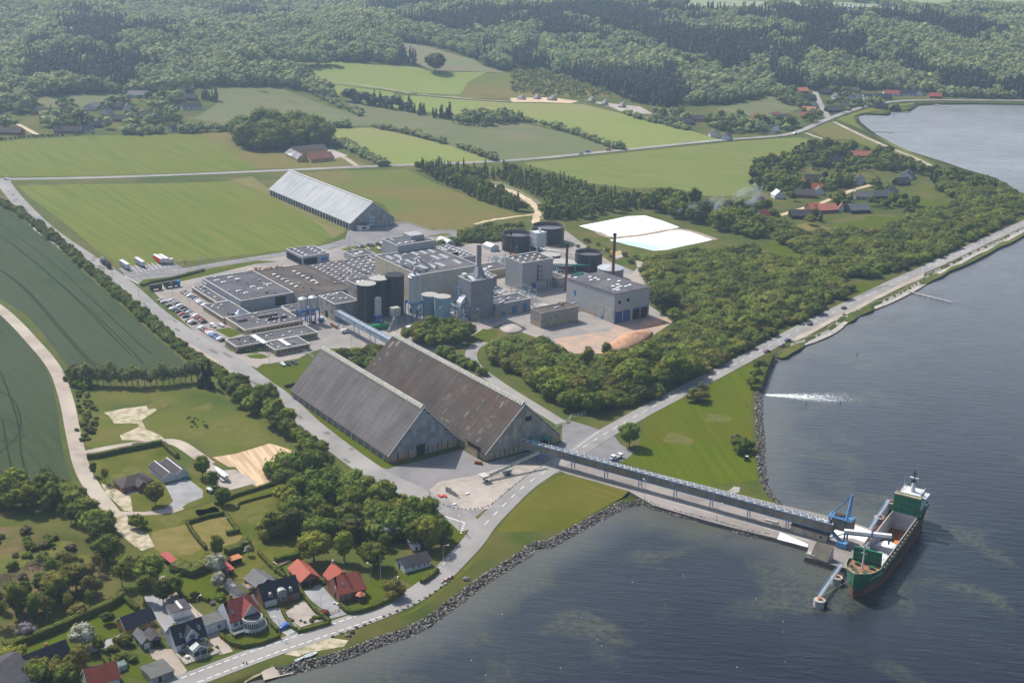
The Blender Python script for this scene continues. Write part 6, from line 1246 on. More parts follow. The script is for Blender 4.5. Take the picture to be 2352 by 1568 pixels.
for y in(-3.6,3.4,2.4):MB().cyl(72,y,14.2,21,.07,.04,5).build('aerial',white,ship)
mb=MB()
for y in(-4,4):mb.box(69.5,77,y-.05,y+.05,15.0,15.1)
for i in range(8):mb.box(69.5+i,69.6+i,-4.05,-3.95,14.2,15.1);mb.box(69.5+i,69.6+i,3.95,4.05,14.2,15.1)
mb.build('railing',white,ship)
mb=MB();mb.cyl(9,0,8.2,19.5,.35,.22,8);mb.box(8.8,9.2,-1.8,1.8,17,17.25);mb.box(8.9,9.1,-1,1,14.5,14.7);mb.build('foremast',white,ship)
for(x,y,s)in((6,-2,1.2),(6,2,1.2),(8,3.6,1),(11,-3,1.4),(11.5,2.5,1.3),(4,.3,.9)):mb=MB();mb.box(x-s/2,x+s/2,y-s/2,y+s/2,8.2,9.2);mb.tube((x-.6,y-s*.7,9),(x-.6,y+s*.7,9),.35,8);mb.build('winch',hullg,ship)
for i in range(14):
 x=17+i*3.4;MB().box(x,x+1.6,-5.8,-5.4,6,6.7).build('hatch_fitting',M('fitting_yellow',(.45,.36,.18),(.3,.22,.12)),ship)
mb=MB();rl=[(s,w_,dz)for s,w_,_,dz,_ in ST[:6]]
for sg_ in(-1,1):
 for i in range(5):a,b=rl[i],rl[i+1];mb.tube((a[0],sg_*a[1],a[2]),(b[0],sg_*b[1],b[2]),.12)
mb.build('bulwark_rail',M('pale_green',(.35,.42,.3),(.3,.36,.25)),ship)
def text(s,parent,loc,rot,size,mat,name='lettering'):
 cu=bpy.data.curves.new(name,'FONT');cu.body=s;cu.size=size;cu.extrude=.03;cu.align_x='CENTER'
 cu.materials.append(mat);o=bpy.data.objects.new(name,cu);col.objects.link(o)
 dg=bpy.context.evaluated_depsgraph_get();me=bpy.data.meshes.new_from_object(o.evaluated_get(dg));bpy.data.objects.remove(o)
 o=link(name,me,parent,loc);o.rotation_euler=rot;return o
def hullpt(side,s,z):
 for i in range(len(ST)-1):
  if ST[i][0]<=s<=ST[i+1][0]:
   f=(s-ST[i][0])/(ST[i+1][0]-ST[i][0]);wd=ST[i][1]*(1-f)+ST[i+1][1]*f;ww=ST[i][2]*(1-f)+ST[i+1][2]*f;dz=ST[i][3]*(1-f)+ST[i+1][3]*f
   b=ww+(wd-ww)*.75;return Vector((s,side*(b+(wd-b)*(z-5.6)/(dz-5.6)),z))
for side in(-1,):
 a,b=hullpt(side,5.4,7.2),hullpt(side,11.6,7.2);c=hullpt(side,8.5,8.6);ex=(b-a).normalized();mid=(a+b)/2;ey=(c-mid-(c-mid).dot(ex)*ex).normalized();ez=ex.cross(ey)
 mm=Matrix((ex,ey,ez)).transposed()
 text('PALLAVICCA',ship,mid+ez*.5,mm.to_euler(),1.35,white,'ship_name')
t=thing('ship_loader','blue steel ship loader with grey hopper and long white boom over the hold','crane',(125.1,456.4),math.atan2(-8.6,13.8));mb=MB()
for x in(0,6.6):
 for y in(-.3,3.4):MB().box(x-.3,x+.3,y-.3,y+.3,0,10.5).build('leg',skyb,t)
mb.tube((0,-.3,0),(6.6,-.3,4.5),.25);mb.tube((6.6,-.3,0),(0,-.3,4.5),.25);mb.tube((0,-.3,10.3),(6.6,-.3,10.3),.3);mb.tube((0,3.4,10.3),(6.6,3.4,10.3),.3);mb.tube((0,-.3,4.6),(9,-4.5,.6),.55);mb.tube((0,1,4.6),(9,-3.3,.6),.3);mb.box(5,9,-5,-2.5,0,2.4);mb.build('brace',skyb,t)
mb=MB();mb.tube((0,1.5,10.3),(7,2.5,20),.3);mb.tube((6.6,-.3,10.3),(7,2.5,20),.5);mb.tube((6.6,3.4,10.3),(7.1,2.5,20),.4)
for z in(13,16):f=(z-10.3)/9.7;mb.tube((7*f,1.5+f,z),(6.6+.4*f,-.3+2.8*f,z),.12)
mb.build('derrick',skyb,t)
mb=MB();mb.box(1,9,-.6,3.6,5.2,10.2);mb.build('hopper',M('dirty_hopper',(.22,.21,.19),(.14,.13,.12),scale=.3),t);MB().box(1.5,6,.5,3,10.2,11.2).build('machine_house',M('dark_machinery',(.14,.11,.10),(.08,.07,.07)),t)
MB().box(.3,1.2,-.75,.6,6,8.4).build('cab',glass,t);mb=MB()
for k in range(8):mb.box(-.5+k*1.2,-.4+k*1.2,-1.1,-1.0,10.3,11.3)
mb.box(-.5,8,-1.1,-1.0,11.2,11.3);mb.box(-.6,9,-1.2,4,10.2,10.3);mb.build('railing',skyb,t)
bm_=thing('loader_boom','white telescopic loader boom reaching over the open hold','conveyor',(129.7,447.2,7.6),math.atan2(-3.2,16.9));mb=MB();mb.box(-1,16.5,-.8,.8,0,1.2);mb.build('tube',wwall,bm_);MB().box(-1,16.5,-.9,.9,-.5,0).build('belt_frame',M('grey_frame',(.2,.2,.22)),bm_)
MB().box(9,9.5,-1,1,-.7,1.5).build('collar',blued,bm_);mb=MB();mb.cyl(15.8,0,-3,-.2,.35,.5,10);mb.box(15,17.4,-.9,.9,-.6,-.3);mb.build('spout',M('dark_spout',(.08,.08,.09)),bm_)
t=thing('quay_building','long low concrete hut under the lattice bridge on the quay','building',(111.5,461.3,.1),math.atan2(-8.7,12.4));MB().box(0,15,0,3.4,0,3).build('wall',ribmat('quay_hut_wall',(.36,.32,.27),(.25,.22,.19),5,0,.8),t);MB().box(-.3,15.3,-.3,3.7,3,3.25).build('roof',feltb,t);MB().box(12,13.1,-.06,.1,1.2,2.3).build('window',glass,t);MB().box(6,7,-.06,.1,0,2).build('door',dirty,t)
p=G(1868,1264);t=thing('leaning_shelter','grey lean-to roof slab with white gable on the quay corner','shelter',(116.6,442.8,.1),math.atan2(-8.6,13.8)-.15)
mb=MB();mb.loft([[(0,-2.6,.4),(7.2,-2.6,.4),(7.2,-2.3,.2),(0,-2.3,.2)],[(0,1.8,5.2),(7.2,1.8,5.2),(7.2,2.1,5.0),(0,2.1,5.0)]]);mb.build('roof',M('shelter_sheet',(.16,.145,.12),(.12,.11,.09),scale=.4),t)
mb=MB();mb.poly([(7.1,-2.3,0),(7.1,2.6,0),(7.1,2.1,4.9)]);mb.poly([(.1,-2.3,0),(.1,2.1,4.9),(.1,2.6,0)]);mb.build('wall',wwall,t)
p=G(1850,1274);t=thing('jetty_edge','white fenced lower edge at the corner of the quay','platform',(p.x,p.y,0),math.atan2(-8.6,13.8));MB().box(0,4,-.6,3.5,-.8,.3).build('deck',tcon,t);MB().box(0,4,-.7,-.55,.3,1.2).build('rail',white,t)
for i,(X,Y)in enumerate(((1838,1221),(1848,1226))):p=G(X,Y);t=thing('quay_skip',('left green skip beside the quay hut','right green skip beside the quay hut')[i],'skip',(p.x,p.y,.1),-.5);MB().box(0,2,0,1.4,.2,1.6).build('body',M('dark_green_bin',(.02,.08,.06)),t);MB().box(-.05,2.05,-.05,1.45,1.6,1.7).build('lid',dark,t)
for i,(X,Y,l)in enumerate(((1757,1196,'pale concrete slab lying beside the bridge leg on the quay'),(1772,1208,'smaller concrete slab on the quay'))):p=G(X,Y);tag(MB().box(0,5-2*i,0,1.6,0,.5).build('concrete_slab',tcon,None,(p.x,p.y,.1),-.5),l,'slab')
mb=MB();fen=[flat(*q)for q in((1782,1240),(1855,1262),(1848,1281),(1948,1311))]
t=thing('quay_fender_wall','dark timber pile wall along the front of the quay','wall',(fen[2].x,fen[2].y,-2),0)
w=resample(fen[2:],.9);pm=MB().box(-.16,.16,-.16,.16,0,2.0).mesh('pile',M('tarred_timber',(.03,.026,.024),(.05,.04,.035)))
for q in w:link('pile',pm,t,(q.x-fen[2].x,q.y-fen[2].y-.3,0))
def dolphin(X,Y,label,xy=None):
 p=G(X,Y)if xy is None else Vector(xy);t=thing('mooring_dolphin',label,'mooring',(p.x,p.y,-3),0,'concrete mooring dolphins');MB().cyl(0,0,0,4.2,2.1,2.1,20).build('pile',tcon,t)
 MB().box(-.6,.6,-.4,.4,4.2,4.9).cyl(.5,-.3,4.2,5,.35,.35,8).build('bollard',orange,t);MB().cyl(1.9,-1.0,1.2,3.6,.8,.8,12).build('fender',dark,t);return t
dolphin(1882,1383,'outermost concrete mooring dolphin at the end of the blue walkway');dolphin(1922,1331,'concrete mooring dolphin between walkway and bow');dolphin(0,0,'concrete mooring dolphin behind the ship near the quay',(150.0,474.5));dolphin(0,0,'far concrete mooring dolphin at the end of the rear walkway',(158.5,489))
def walkway(a,b,label):
 a,b=Vector(a),Vector(b);L=(b-a).length;t=thing('walkway',label,'walkway',(a.x,a.y,1.2),math.atan2((b-a).y,(b-a).x));MB().box(0,L,-.6,.6,0,.15).build('deck',silver,t)
 for s in(-.65,.65):
  mb=MB();mb.tube((0,s,1.2),(L,s,1.2),.07);n=int(L/2);
  for i in range(n):mb.tube((L*i/n,s,.1),(L*(i+.5)/n,s,1.2),.05);mb.tube((L*(i+.5)/n,s,1.2),(L*(i+1)/n,s,.1),.05)
  mb.build('railing',skyb,t)
walkway((125.5,434),(111.5,409),'blue railed walkway from the quay to the outer dolphin');walkway((143.5,463.5),(158,490),'blue railed walkway behind the ship')
t=thing('mooring_rope','taut mooring rope from the bow to the outer dolphin','rope',(111.5,408,0));mb=MB();mb.tube((0,0,1.8),(13.2,7.5,5.5),.07,5);mb.build('rope',M('rope',(.4,.38,.33)),t)
p0,p1=flat(2088,668),flat(2187,692);d=p1-p0;t=thing('bathing_jetty','narrow wooden bathing jetty reaching out from the beach','jetty',(p0.x,p0.y,WZ),math.atan2(d.y,d.x));L=d.length;pl=MB().box(.05,1.1,-.7,.7,1.1,1.25).mesh('plank',M('grey_wood',(.45,.43,.40),(.33,.31,.28),scale=1.5))
for i in range(int(L/1.15)):link('plank',pl,t,(i*1.15,0,0))
po=MB().cyl(0,0,-1.5,1.1,.12,.12,6).mesh('post',darkc)
for i in range(int(L/4)):link('post',po,t,(i*4,-.6,0));link('post',po,t,(i*4,.6,0))
for X0,Y0,X1,Y1,l in((1990,301,2053,305,'pale wooden jetty in the shallow bay'),(2036,258,2052,262,'dark jetty in front of the boat houses'),(2066,257,2087,259,'second dark jetty of the village shore'),(2140,240,2174,246,'thin jetty at the far village shore')):
 p0,p1=flat(X0,Y0,WZ),flat(X1,Y1,WZ);d=p1-p0;t=thing('jetty',l,'jetty',(p0.x,p0.y,WZ),math.atan2(d.y,d.x));MB().box(0,d.length,-1.2,1.2,.5,.9).build('deck',M('grey_wood',(.45,.43,.40)),t)
for i,(X,Y,l)in enumerate(((2008,933,'left dark post standing in the water off the outfall'),(2087,929,'right dark post standing in the water off the outfall'),(1968,817,'post near the beach corner'))):p=flat(X if i==2 else(1851,1930)[i],Y if i==2 else(932,928)[i],WZ);tag(MB().cyl(0,0,-1,1.8,.18,.15,6).build('water_post',dark,None,(p.x,p.y,WZ)),l,'post')
stm=[M('stone_%d'%i,c,tuple(v*.7 for v in c),scale=1.2,detail=6,rough=.95)for i,c in enumerate(((.22,.195,.17),(.14,.125,.115),(.30,.275,.245),(.085,.08,.075)))]
def stone(seed,mat):
 vs_,fs_=ico(2 if seed<0 else 1);rg=random.Random(seed);off=Vector((seed*2.3,0,0));mb=MB();sq=(rg.uniform(.8,1.25),rg.uniform(.75,1.1),rg.uniform(.55,.8))
 for v in vs_:k=1+.45*mnoise.noise(v*1.3+off);mb.v.append((v.x*k*sq[0],v.y*k*sq[1],v.z*k*sq[2]))
 mb.f=list(fs_);mb.m=[0]*len(fs_);return mb.mesh('stone',mat)
STN=[stone(i,stm[i%4])for i in range(8)]
def revet(label,pts,width,n,sz,seed,grp=None):
 w=resample(pts,.5);ns=normals(w);rg=random.Random(seed);c=w[len(w)//2];t=thing('stone_bank',label,'sea wall',(c.x,c.y,0));L=[]
 for i in range(n):
  k=rg.randrange(len(w));f=rg.random();q=w[k]+ns[k]*(1.0-f*width)*SIDE;s=rg.uniform(*sz)*(1.25 if rg.random()<.15 else 1);z=WZ-.1+f*1.75 if f<.85 else.0
  L.append((s/q.length,q,z,s))
 L.sort(key=lambda a:-a[0])
 for _,q,z,s in L[:295]:o=link('stone',rg.choice(STN),t,(q.x-c.x,q.y-c.y,z));o.scale=(s,s,s);o.rotation_euler=(rg.uniform(0,6),rg.uniform(0,6),rg.uniform(0,6))
 if len(L)>295:
  o=gn_scatter('stone_mass',[(q.x-c.x,q.y-c.y,z,rg.uniform(0,6),s,s,rg.randrange(8))for _,q,z,s in L[295:]],STN);o.parent=t
SIDE=-1
cA=zz(SHORE_A)
def insidecheck(pts):
 global SIDE
 w=resample(pts,3);n=normals(w);k=len(w)//2;q=w[k]+n[k]*4;SIDE=-1 if inside(q.x,q.y,land_poly)else 1
insidecheck(cA[:17]);revet('long bank of boulders between the shore lawn and the fjord',cA[:18],3.8,3400,(.24,.52),1)
insidecheck(cA[17:]);revet('bank of dark boulders along the near side of the quay road',cA[17:],2.4,1300,(.22,.46),2)
insidecheck(sB);revet('bank of boulders along the park lawn',sB,3.8,2200,(.28,.58),3)
strip('beach',[tuple(p)for p in sC],3.4,beach,1,off=1.4 if False else 0,raw=True)
for nm,pts in(('beach',sC),('beach',[flat(*q)for q in SHORE_D[:9]])):
 w=resample(pts,3 if nm=='beach' else 8);ns=normals(w);rg=random.Random(4);mb=MB()
 side=1
 q=w[len(w)//2]+ns[len(w)//2]*5
 if not inside(q.x,q.y,land_poly):side=-1
 for i,(p,n)in enumerate(zip(w,ns)):
  a=p-n*side*1.5;b=p+n*side*(4.4+rg.uniform(-1.4,1.4));mb.v+=[(a.x,a.y,WZ-.3),(b.x,b.y,.09)]
 for i in range(len(w)-1):mb.f.append((2*i,2*i+1,2*i+3,2*i+2));mb.m.append(0)
 o=mb.build('beach',beach);o['kind']=S
# houses
redt=ribmat('red_roof_tiles',(.36,.085,.05),(.29,.065,.04),60,.33,.78,scale=.9)
redd=ribmat('dark_red_roof_tiles',(.24,.05,.04),(.20,.045,.035),60,.33,.8,scale=.9)
ornt=ribmat('orange_roof_tiles',(.48,.17,.10),(.40,.14,.08),60,.35,.85,scale=.6)
brnt=M('brown_roof',(.15,.10,.085),(.12,.08,.07),scale=.5)
blkt=M('black_slate_roof',(.028,.03,.042),(.022,.024,.034),scale=.8,rough=.55)
gryt=ribmat('grey_roof_sheets',(.12,.12,.125),(.095,.095,.10),1.0,0,.8,scale=.5)
dgrt=M('dark_grey_roof',(.085,.08,.085),(.065,.062,.068),scale=.5)
brick=ribmat('red_brick_wall',(.26,.10,.065),(.21,.085,.055),50,.25,.85,scale=.8)
yellow=M('ochre_wall',(.50,.27,.09),(.42,.22,.075),scale=.6)
bluew=M('pale_blue_white_wall',(.52,.56,.62),(.46,.50,.56),scale=.6)
def frame(p0,p1,p2):
 a,b,c=G(*p0),G(*p1),G(*p2);d=b-a;L=d.length;ang=math.atan2(d.y,d.x);n=Vector((-d.y,d.x))/L
 return a,ang,L,(c-a).dot(n)
def gable_roof(t,L,D,eave,ridge,mat,axis='x',hip=0.0,over=.5,z0=0.0,x0=0.0,y0=0.0,trim=None,name='roof'):
 """pitched roof over [x0,x0+L]x[y0,y0+D]; hip shortens the ridge"""
 th=.22
 def P(u,v,z):return(x0+u,y0+v,z)if axis=='x' else(x0+v,y0+u,z)
 A,B=(L,D)if axis=='x' else(D,L);c=B/2;s=(ridge-eave)/c;ze=eave-over*s;h=hip*c;zr=ridge
 mb=MB()
 for k in(0,th):
  pass
 def slab(pts):
  up=[(x,y,z+th)for x,y,z in pts];n=len(pts);mb.poly(up);mb.poly(pts[::-1])
  for i in range(n):j=(i+1)%n;mb.poly([pts[i],pts[j],up[j],up[i]])
 slab([P(-over,-over,ze),P(A+over,-over,ze),P(A+over-h if hip else A+over,c,zr),P(-over+h if hip else-over,c,zr)])
 slab([P(A+over,B+over,ze),P(-over,B+over,ze),P(-over+h if hip else-over,c,zr),P(A+over-h if hip else A+over,c,zr)])
 if hip>=.9:slab([P(-over,B+over,ze),P(-over,-over,ze),P(-over+h,c,zr)]);slab([P(A+over,-over,ze),P(A+over,B+over,ze),P(A+over-h,c,zr)])
 mb.build(name,mat,t)
 if trim and not hip:
  mb=MB()
  for u in(-over-.08,A+over):
   for v0,v1 in((-over,c),(B+over,c)):mb.loft([[P(u,v0,ze-.1),P(u+.08,v0,ze-.1),P(u+.08,v0,ze+.3),P(u,v0,ze+.3)],[P(u,v1,zr-.1),P(u+.08,v1,zr-.1),P(u+.08,v1,zr+.3),P(u,v1,zr+.3)]])
  mb.build('verge_board',trim,t)
def walls(t,L,D,eave,ridge,mat,axis='x',x0=0.0,y0=0.0,gab=True,name='wall'):
 mb=MB();X0,X1,Y0,Y1=x0,x0+L,y0,y0+D
 mb.poly([(X0,Y0,-.3),(X1,Y0,-.3),(X1,Y0,eave),(X0,Y0,eave)]);mb.poly([(X1,Y1,-.3),(X0,Y1,-.3),(X0,Y1,eave),(X1,Y1,eave)])
 mb.poly([(X1,Y0,-.3),(X1,Y1,-.3),(X1,Y1,eave),(X1,Y0,eave)]);mb.poly([(X0,Y1,-.3),(X0,Y0,-.3),(X0,Y0,eave),(X0,Y1,eave)])
 if gab:
  if axis=='x':
   for X in(X0,X1):mb.poly([(X,Y0,eave),(X,Y1,eave),(X,(Y0+Y1)/2,ridge)])
  else:
   for Y in(Y0,Y1):mb.poly([(X0,Y,eave),(X1,Y,eave),((X0+X1)/2,Y,ridge)])
 return mb.build(name,mat,t)
def win(t,side,u,z,w,h,L=0,D=0,panes=2,x0=0.0,y0=0.0,fm=None,name='window'):
 """window: white frame with recessed panes"""
 fm=fm or white;mb=MB()
 def bx(a,b,c,d,p,q,mi=0):
  if side=='F':mb.box(x0+a,x0+b,y0-q,y0-p,c,d,mi)
  elif side=='B':mb.box(x0+a,x0+b,y0+D+p,y0+D+q,c,d,mi)
  elif side=='L':mb.box(x0-q,x0-p,y0+a,y0+b,c,d,mi)
  else:mb.box(x0+L+p,x0+L+q,y0+a,y0+b,c,d,mi)
 bx(u,u+w,z,z+h,.005,.03,1);f=.09
 for a,b,c,d in((u-f,u+w+f,z-f,z),(u-f,u+w+f,z+h,z+h+f),(u-f,u,z,z+h),(u+w,u+w+f,z,z+h)):bx(a,b,c,d,.0,.07)
 for i in range(1,panes):bx(u+w*i/panes-.04,u+w*i/panes+.04,z,z+h,.03,.06)
 bx(u,u+w,z+h*.66,z+h*.66+.06,.03,.055)
 return mb.build(name,[fm,glass],t)
def house(name,label,p0,p1,p2,eave,ridge,wall,roof,axis='x',hip=0.0,over=.45,wins=(),chim=(),trim=None,cat='house',group=None,sky=()):
 a,ang,L,D=frame(p0,p1,p2);t=thing(name,label,cat,(a.x,a.y),ang,group)
 walls(t,L,D,eave,ridge-.1,wall,axis,gab=not hip or hip<.9);gable_roof(t,L,D,eave,ridge,roof,axis,hip,over,trim=trim)
 for w in wins:win(t,w[0],w[1]*(L if w[0]in 'FB' else D),w[2],w[3],w[4],L,D,w[5]if len(w)>5 else 2)
 for(x,y)in chim:mb=MB();mb.box(x*L-.35,x*L+.35,y*D-.35,y*D+.35,ridge-1.6,ridge+1.1);mb.box(x*L-.42,x*L+.42,y*D-.42,y*D+.42,ridge+1.1,ridge+1.25);mb.build('chimney',brick,t)
 s=(ridge-eave)/(D/2)
 for(x,f)in sky:
  y=D/2*f;z=eave+s*y+.26;mb=MB();dy=.55;mb.loft([[(x*L-.45,y-dy,z-s*dy),(x*L+.45,y-dy,z-s*dy),(x*L+.45,y-dy,z-s*dy+.1),(x*L-.45,y-dy,z-s*dy+.1)],[(x*L-.45,y+dy,z+s*dy),(x*L+.45,y+dy,z+s*dy),(x*L+.45,y+dy,z+s*dy+.1),(x*L-.45,y+dy,z+s*dy+.1)]]);mb.build('skylight',M('sky_glass',(.12,.15,.2),(.3,.33,.36),rough=.1),t)
 return t,L,D
t,L,D=house('barn','ochre yellow barn with black roof on the gravel court',(290,1459),(356,1434),(266,1443),2.6,5.4,yellow,blkt,wins=[('F',.18,1,1.0,1.1),('F',.48,1,1.0,1.1),('F',.76,1,1.0,1.1)],trim=white,cat='barn');MB().box(-.05,0,D*.4,D*.4+1,0,2).build('door',wood,t)
t,L,D=house('barn','ochre gabled barn with black roof and chimney behind shrubs at the lower left',(70,1552),(163,1515),(51,1530),2.4,5.8,yellow,blkt,chim=[(.55,.5)],cat='barn')
t,L,D=house('farm_building','long dark grey roofed building cut by the bottom left corner of the picture',(-100,1570),(14,1612),(-48,1505),2.6,6.0,wwall,dgrt,axis='y',cat='building')
t,L,D=house('house','house with bright red roof cut by the lower picture edge beside the glass house',(205,1590),(275,1570),(180,1566),2.6,6.2,wwall,redt,hip=0,trim=white);
t,L,D=house('house','pale blue white house with black roof, central gable and conservatory',(406,1501),(474,1478),(379,1478),3.6,8.0,bluew,blkt,trim=white,wins=[('F',.18,1.1,1.8,1.4,3),('F',.8,1.1,1.4,1.2,2),('L',.35,4.6,.9,1.1,2),('L',.6,4.6,.9,1.1,2)],sky=[(.22,.35),(.86,.45)])
c=L*.52;w_=4.0;walls(t,w_,3.6,5.0,7.2,bluew,'y',c-w_/2,-.5);gable_roof(t,w_,4.3,5.0,7.4,blkt,'y',x0=c-w_/2,y0=-.5,over=.35,trim=white,name='gable_roof');win(t,'F',c-.9,4.3,1.8,1.3,panes=3,y0=-.5)
gr=MB().box(c-2.2,c+2.6,-6,-.6,-.2,.7);gr.build('porch_base',bluew,t)
for i in range(8):MB().box(c-2.22,c-2.12,-5.8+i*.65,-5.3+i*.65,.8,2.4).build('window',glass,t)
for i in range(2):MB().box(c-2.1+i*2.3,c-.1+i*2.3,-6.05,-5.95,.8,2.4).build('window',glass,t)
mb=MB()
for x in(c-2.2,c+.1,c+2.5):mb.box(x-.1,x+.1,-6.1,-5.9,0,2.6)
for i in range(9):mb.box(c-2.25,c-2.1,-6+i*.65,-5.85+i*.65,.7,2.5)
mb.box(c-2.3,c+2.7,-6.1,-5.9,2.5,2.7);mb.build('porch_frame',white,t)
gable_roof(t,4.8,5.4,2.6,4.0,blkt,'y',x0=c-2.2,y0=-6,over=.3,trim=white,name='porch_roof')
for i in range(5):mb=MB();mb.loft([[(c-2.4,-5.6+i*.5,2.8),(c-2.4,-5.2+i*.5,2.8),(c-2.4,-5.2+i*.5,2.86),(c-2.4,-5.6+i*.5,2.86)],[(c+.1,-5.6+i*.5,4.3),(c+.1,-5.2+i*.5,4.3),(c+.1,-5.2+i*.5,4.36),(c+.1,-5.6+i*.5,4.36)]]);mb.build('roof_pane',white,t)
MB().box(-.5,L+1.5,-7.6,-.05,-.3,.35).build('deck',M('deck_wood',(.36,.33,.26),(.28,.25,.2),scale=2,stretch=(1,.1,1)),t);mb=MB()
for i in range(12):mb.box(-.5+i*(L+2)/11-.05,-.5+i*(L+2)/11+.05,-7.6,-7.5,.3,1.3)
mb.box(-.5,L+1.5,-7.6,-7.5,1.2,1.32);mb.box(-.5,-.4,-7.6,-2,1.2,1.32);mb.build('deck_rail',white,t)
p=G(430,1510,.3);tag(MB().cyl(0,0,.4,1.1,.7,.7,16).cyl(0,0,0,.5,.1,.1,8).build('garden_table',white,None,(p.x,p.y,0)),'round white table on the deck of the pale blue house','table')
a,ang,L2,D2=frame((398,1424),(440,1412),(396,1408));t=thing('annex','small white annex with flat grey roof and long white skylight behind the pale blue house','building',(a.x,a.y),ang);walls(t,L2,7,2.8,2.8,wwall,gab=False);MB().box(-.2,L2+.2,-.2,7.2,2.8,3.0).build('roof',dgrt,t);MB().box(L2*.45,L2*.6,.5,6.5,3.0,3.4).build('skylight',white,t);win(t,'L',2,1,1,1.2)
t,L,D=house('garage','left grey garage with white door and ribbed roof',(328,1492),(347,1486),(303,1470),2.4,3.8,M('grey_green_wall',(.16,.16,.14)),gryt,axis='y',over=.4,cat='garage');MB().box(.5,L-.4,-.08,.02,0,2.1).build('door',white,t)
t,L,D=house('garage','right grey garage with an open door beside the pale blue house',(347.5,1486),(371,1479),(325,1468),2.4,3.6,M('grey_green_wall',(.16,.16,.14)),dgrt,axis='y',over=.3,cat='garage');MB().box(.5,L-.5,-.08,.02,0,2.1).build('opening',dark,t)
t,L,D=house('house','white house with dark red half hipped roof and round glazed bay',(531,1454),(600,1431),(497,1424),4.4,9.2,wwall,redd,hip=.35,chim=[(.3,.62)],wins=[('F',.1,2.2,1.3,1.5,2),('F',.3,2.2,1.0,1.5,2)],sky=[(.16,.42)])
c=L*.66;mb=MB();mb.cyl(c,-1.2,-.3,1.6,3.3,3.3,28);mb.cyl(c,-1.2,3.4,4.6,3.3,3.4,28);mb.build('round_bay',wwall,t);MB().cyl(c,-1.2,4.6,4.7,3.1,3.1,28).build('bay_roof',M('dark_zinc',(.09,.09,.08)),t)
for i in range(15):
 a_=math.pi+math.pi*(i+.2)/15;b_=math.pi+math.pi*(i+.8)/15;mb=MB();r=3.26;mb.loft([[(c+r*math.cos(a_),-1.2+r*math.sin(a_),1.6),(c+r*math.cos(b_),-1.2+r*math.sin(b_),1.6),(c+3*math.cos(b_),-1.2+3*math.sin(b_),1.6),(c+3*math.cos(a_),-1.2+3*math.sin(a_),1.6)],[(c+r*math.cos(a_),-1.2+r*math.sin(a_),3.4),(c+r*math.cos(b_),-1.2+r*math.sin(b_),3.4),(c+3*math.cos(b_),-1.2+3*math.sin(b_),3.4),(c+3*math.cos(a_),-1.2+3*math.sin(a_),3.4)]]);mb.build('window',glass,t)
mb=MB()
for i in range(16):a_=math.pi+math.pi*(i-.1)/15;mb.tube((c+3.3*math.cos(a_),-1.2+3.3*math.sin(a_),1.6),(c+3.3*math.cos(a_),-1.2+3.3*math.sin(a_),3.4),.12)
mb.build('bay_frame',white,t)
w_=5.5;walls(t,w_,4,5.4,8.6,wwall,'y',c-w_/2,.05);gable_roof(t,w_,5,5.2,8.8,redd,'y',x0=c-w_/2,y0=-.6,over=.3,trim=white,name='gable_roof');mb=MB()
deck=[(-.5,-3.2),(c-4,-3.2)]+[(c+4.6*math.cos(math.pi+math.pi*i/12),-1.2+4.6*math.sin(math.pi+math.pi*i/12))for i in range(2,13)]+[(c+4.6,0),(-.5,0)];mb.prism(deck,.9,1.1);mb.build('veranda',M('veranda_floor',(.2,.19,.2)),t);mb=MB()
for i in range(len(deck)-2):
 a_,b_=deck[i],deck[i+1]
 for z in(1.4,1.7,2.0):mb.tube((*a_,z),(*b_,z),.07)
 mb.tube((*a_,0),(*a_,2.05),.08)
mb.build('veranda_rail',white,t);walls(t,7.8,6.2,3.4,3.4,wwall,gab=False,x0=-7.9,y0=D-6.6,name='wing_wall');MB().box(-8.1,.0,D-6.8,D-.2,3.4,3.6).build('wing_roof',M('grey_flat_roof',(.13,.13,.125)),t);win(t,'F',-3,1.1,1.1,1.3,x0=0,y0=D-6.6)
a,ang,L2,D2=frame((548,1382),(564,1377),(517,1347));t=thing('annex','long white annex with dark roof pointing at the red roofed house','building',(a.x,a.y),ang);walls(t,L2,D2,2.6,2.6,wwall,gab=False);MB().box(-.2,L2+.2,-.2,D2+.2,2.6,2.85).build('roof',dgrt,t);MB().box(.6,L2-.6,D2*.45,D2*.65,2.85,3.1).build('skylight',M('grey_glass',(.2,.2,.22),rough=.2),t)
for i in range(4):win(t,'L',D2*(.15+.22*i),.9,.6,1.1,panes=1)
def flatshed(name,label,p0,p1,p2,h,wall,roof,tilt=0.0,cat='shed'):
 a,ang,L2,D2=frame(p0,p1,p2);t=thing(name,label,cat,(a.x,a.y),ang);mb=MB();mb.loft([[(0,0,-.2),(L2,0,-.2),(L2,D2,-.2),(0,D2,-.2)],[(0,0,h),(L2,0,h),(L2,D2,h+tilt),(0,D2,h+tilt)]]);mb.build('wall',wall,t)
 mb=MB();e=.3;mb.loft([[(-e,-e,h),(L2+e,-e,h),(L2+e,D2+e,h+tilt),(-e,D2+e,h+tilt)],[(-e,-e,h+.15),(L2+e,-e,h+.15),(L2+e,D2+e,h+tilt+.15),(-e,D2+e,h+tilt+.15)]]);mb.build('roof',roof,t);MB().box(L2*.3,L2*.3+.9,-.05,.02,0,h*.8).build('door',dark,t);return t,L2,D2
rf=M('red_felt_roof',(.36,.10,.09),(.30,.085,.075),scale=.7);blw=M('black_wood',(.02,.02,.022),(.03,.028,.026))
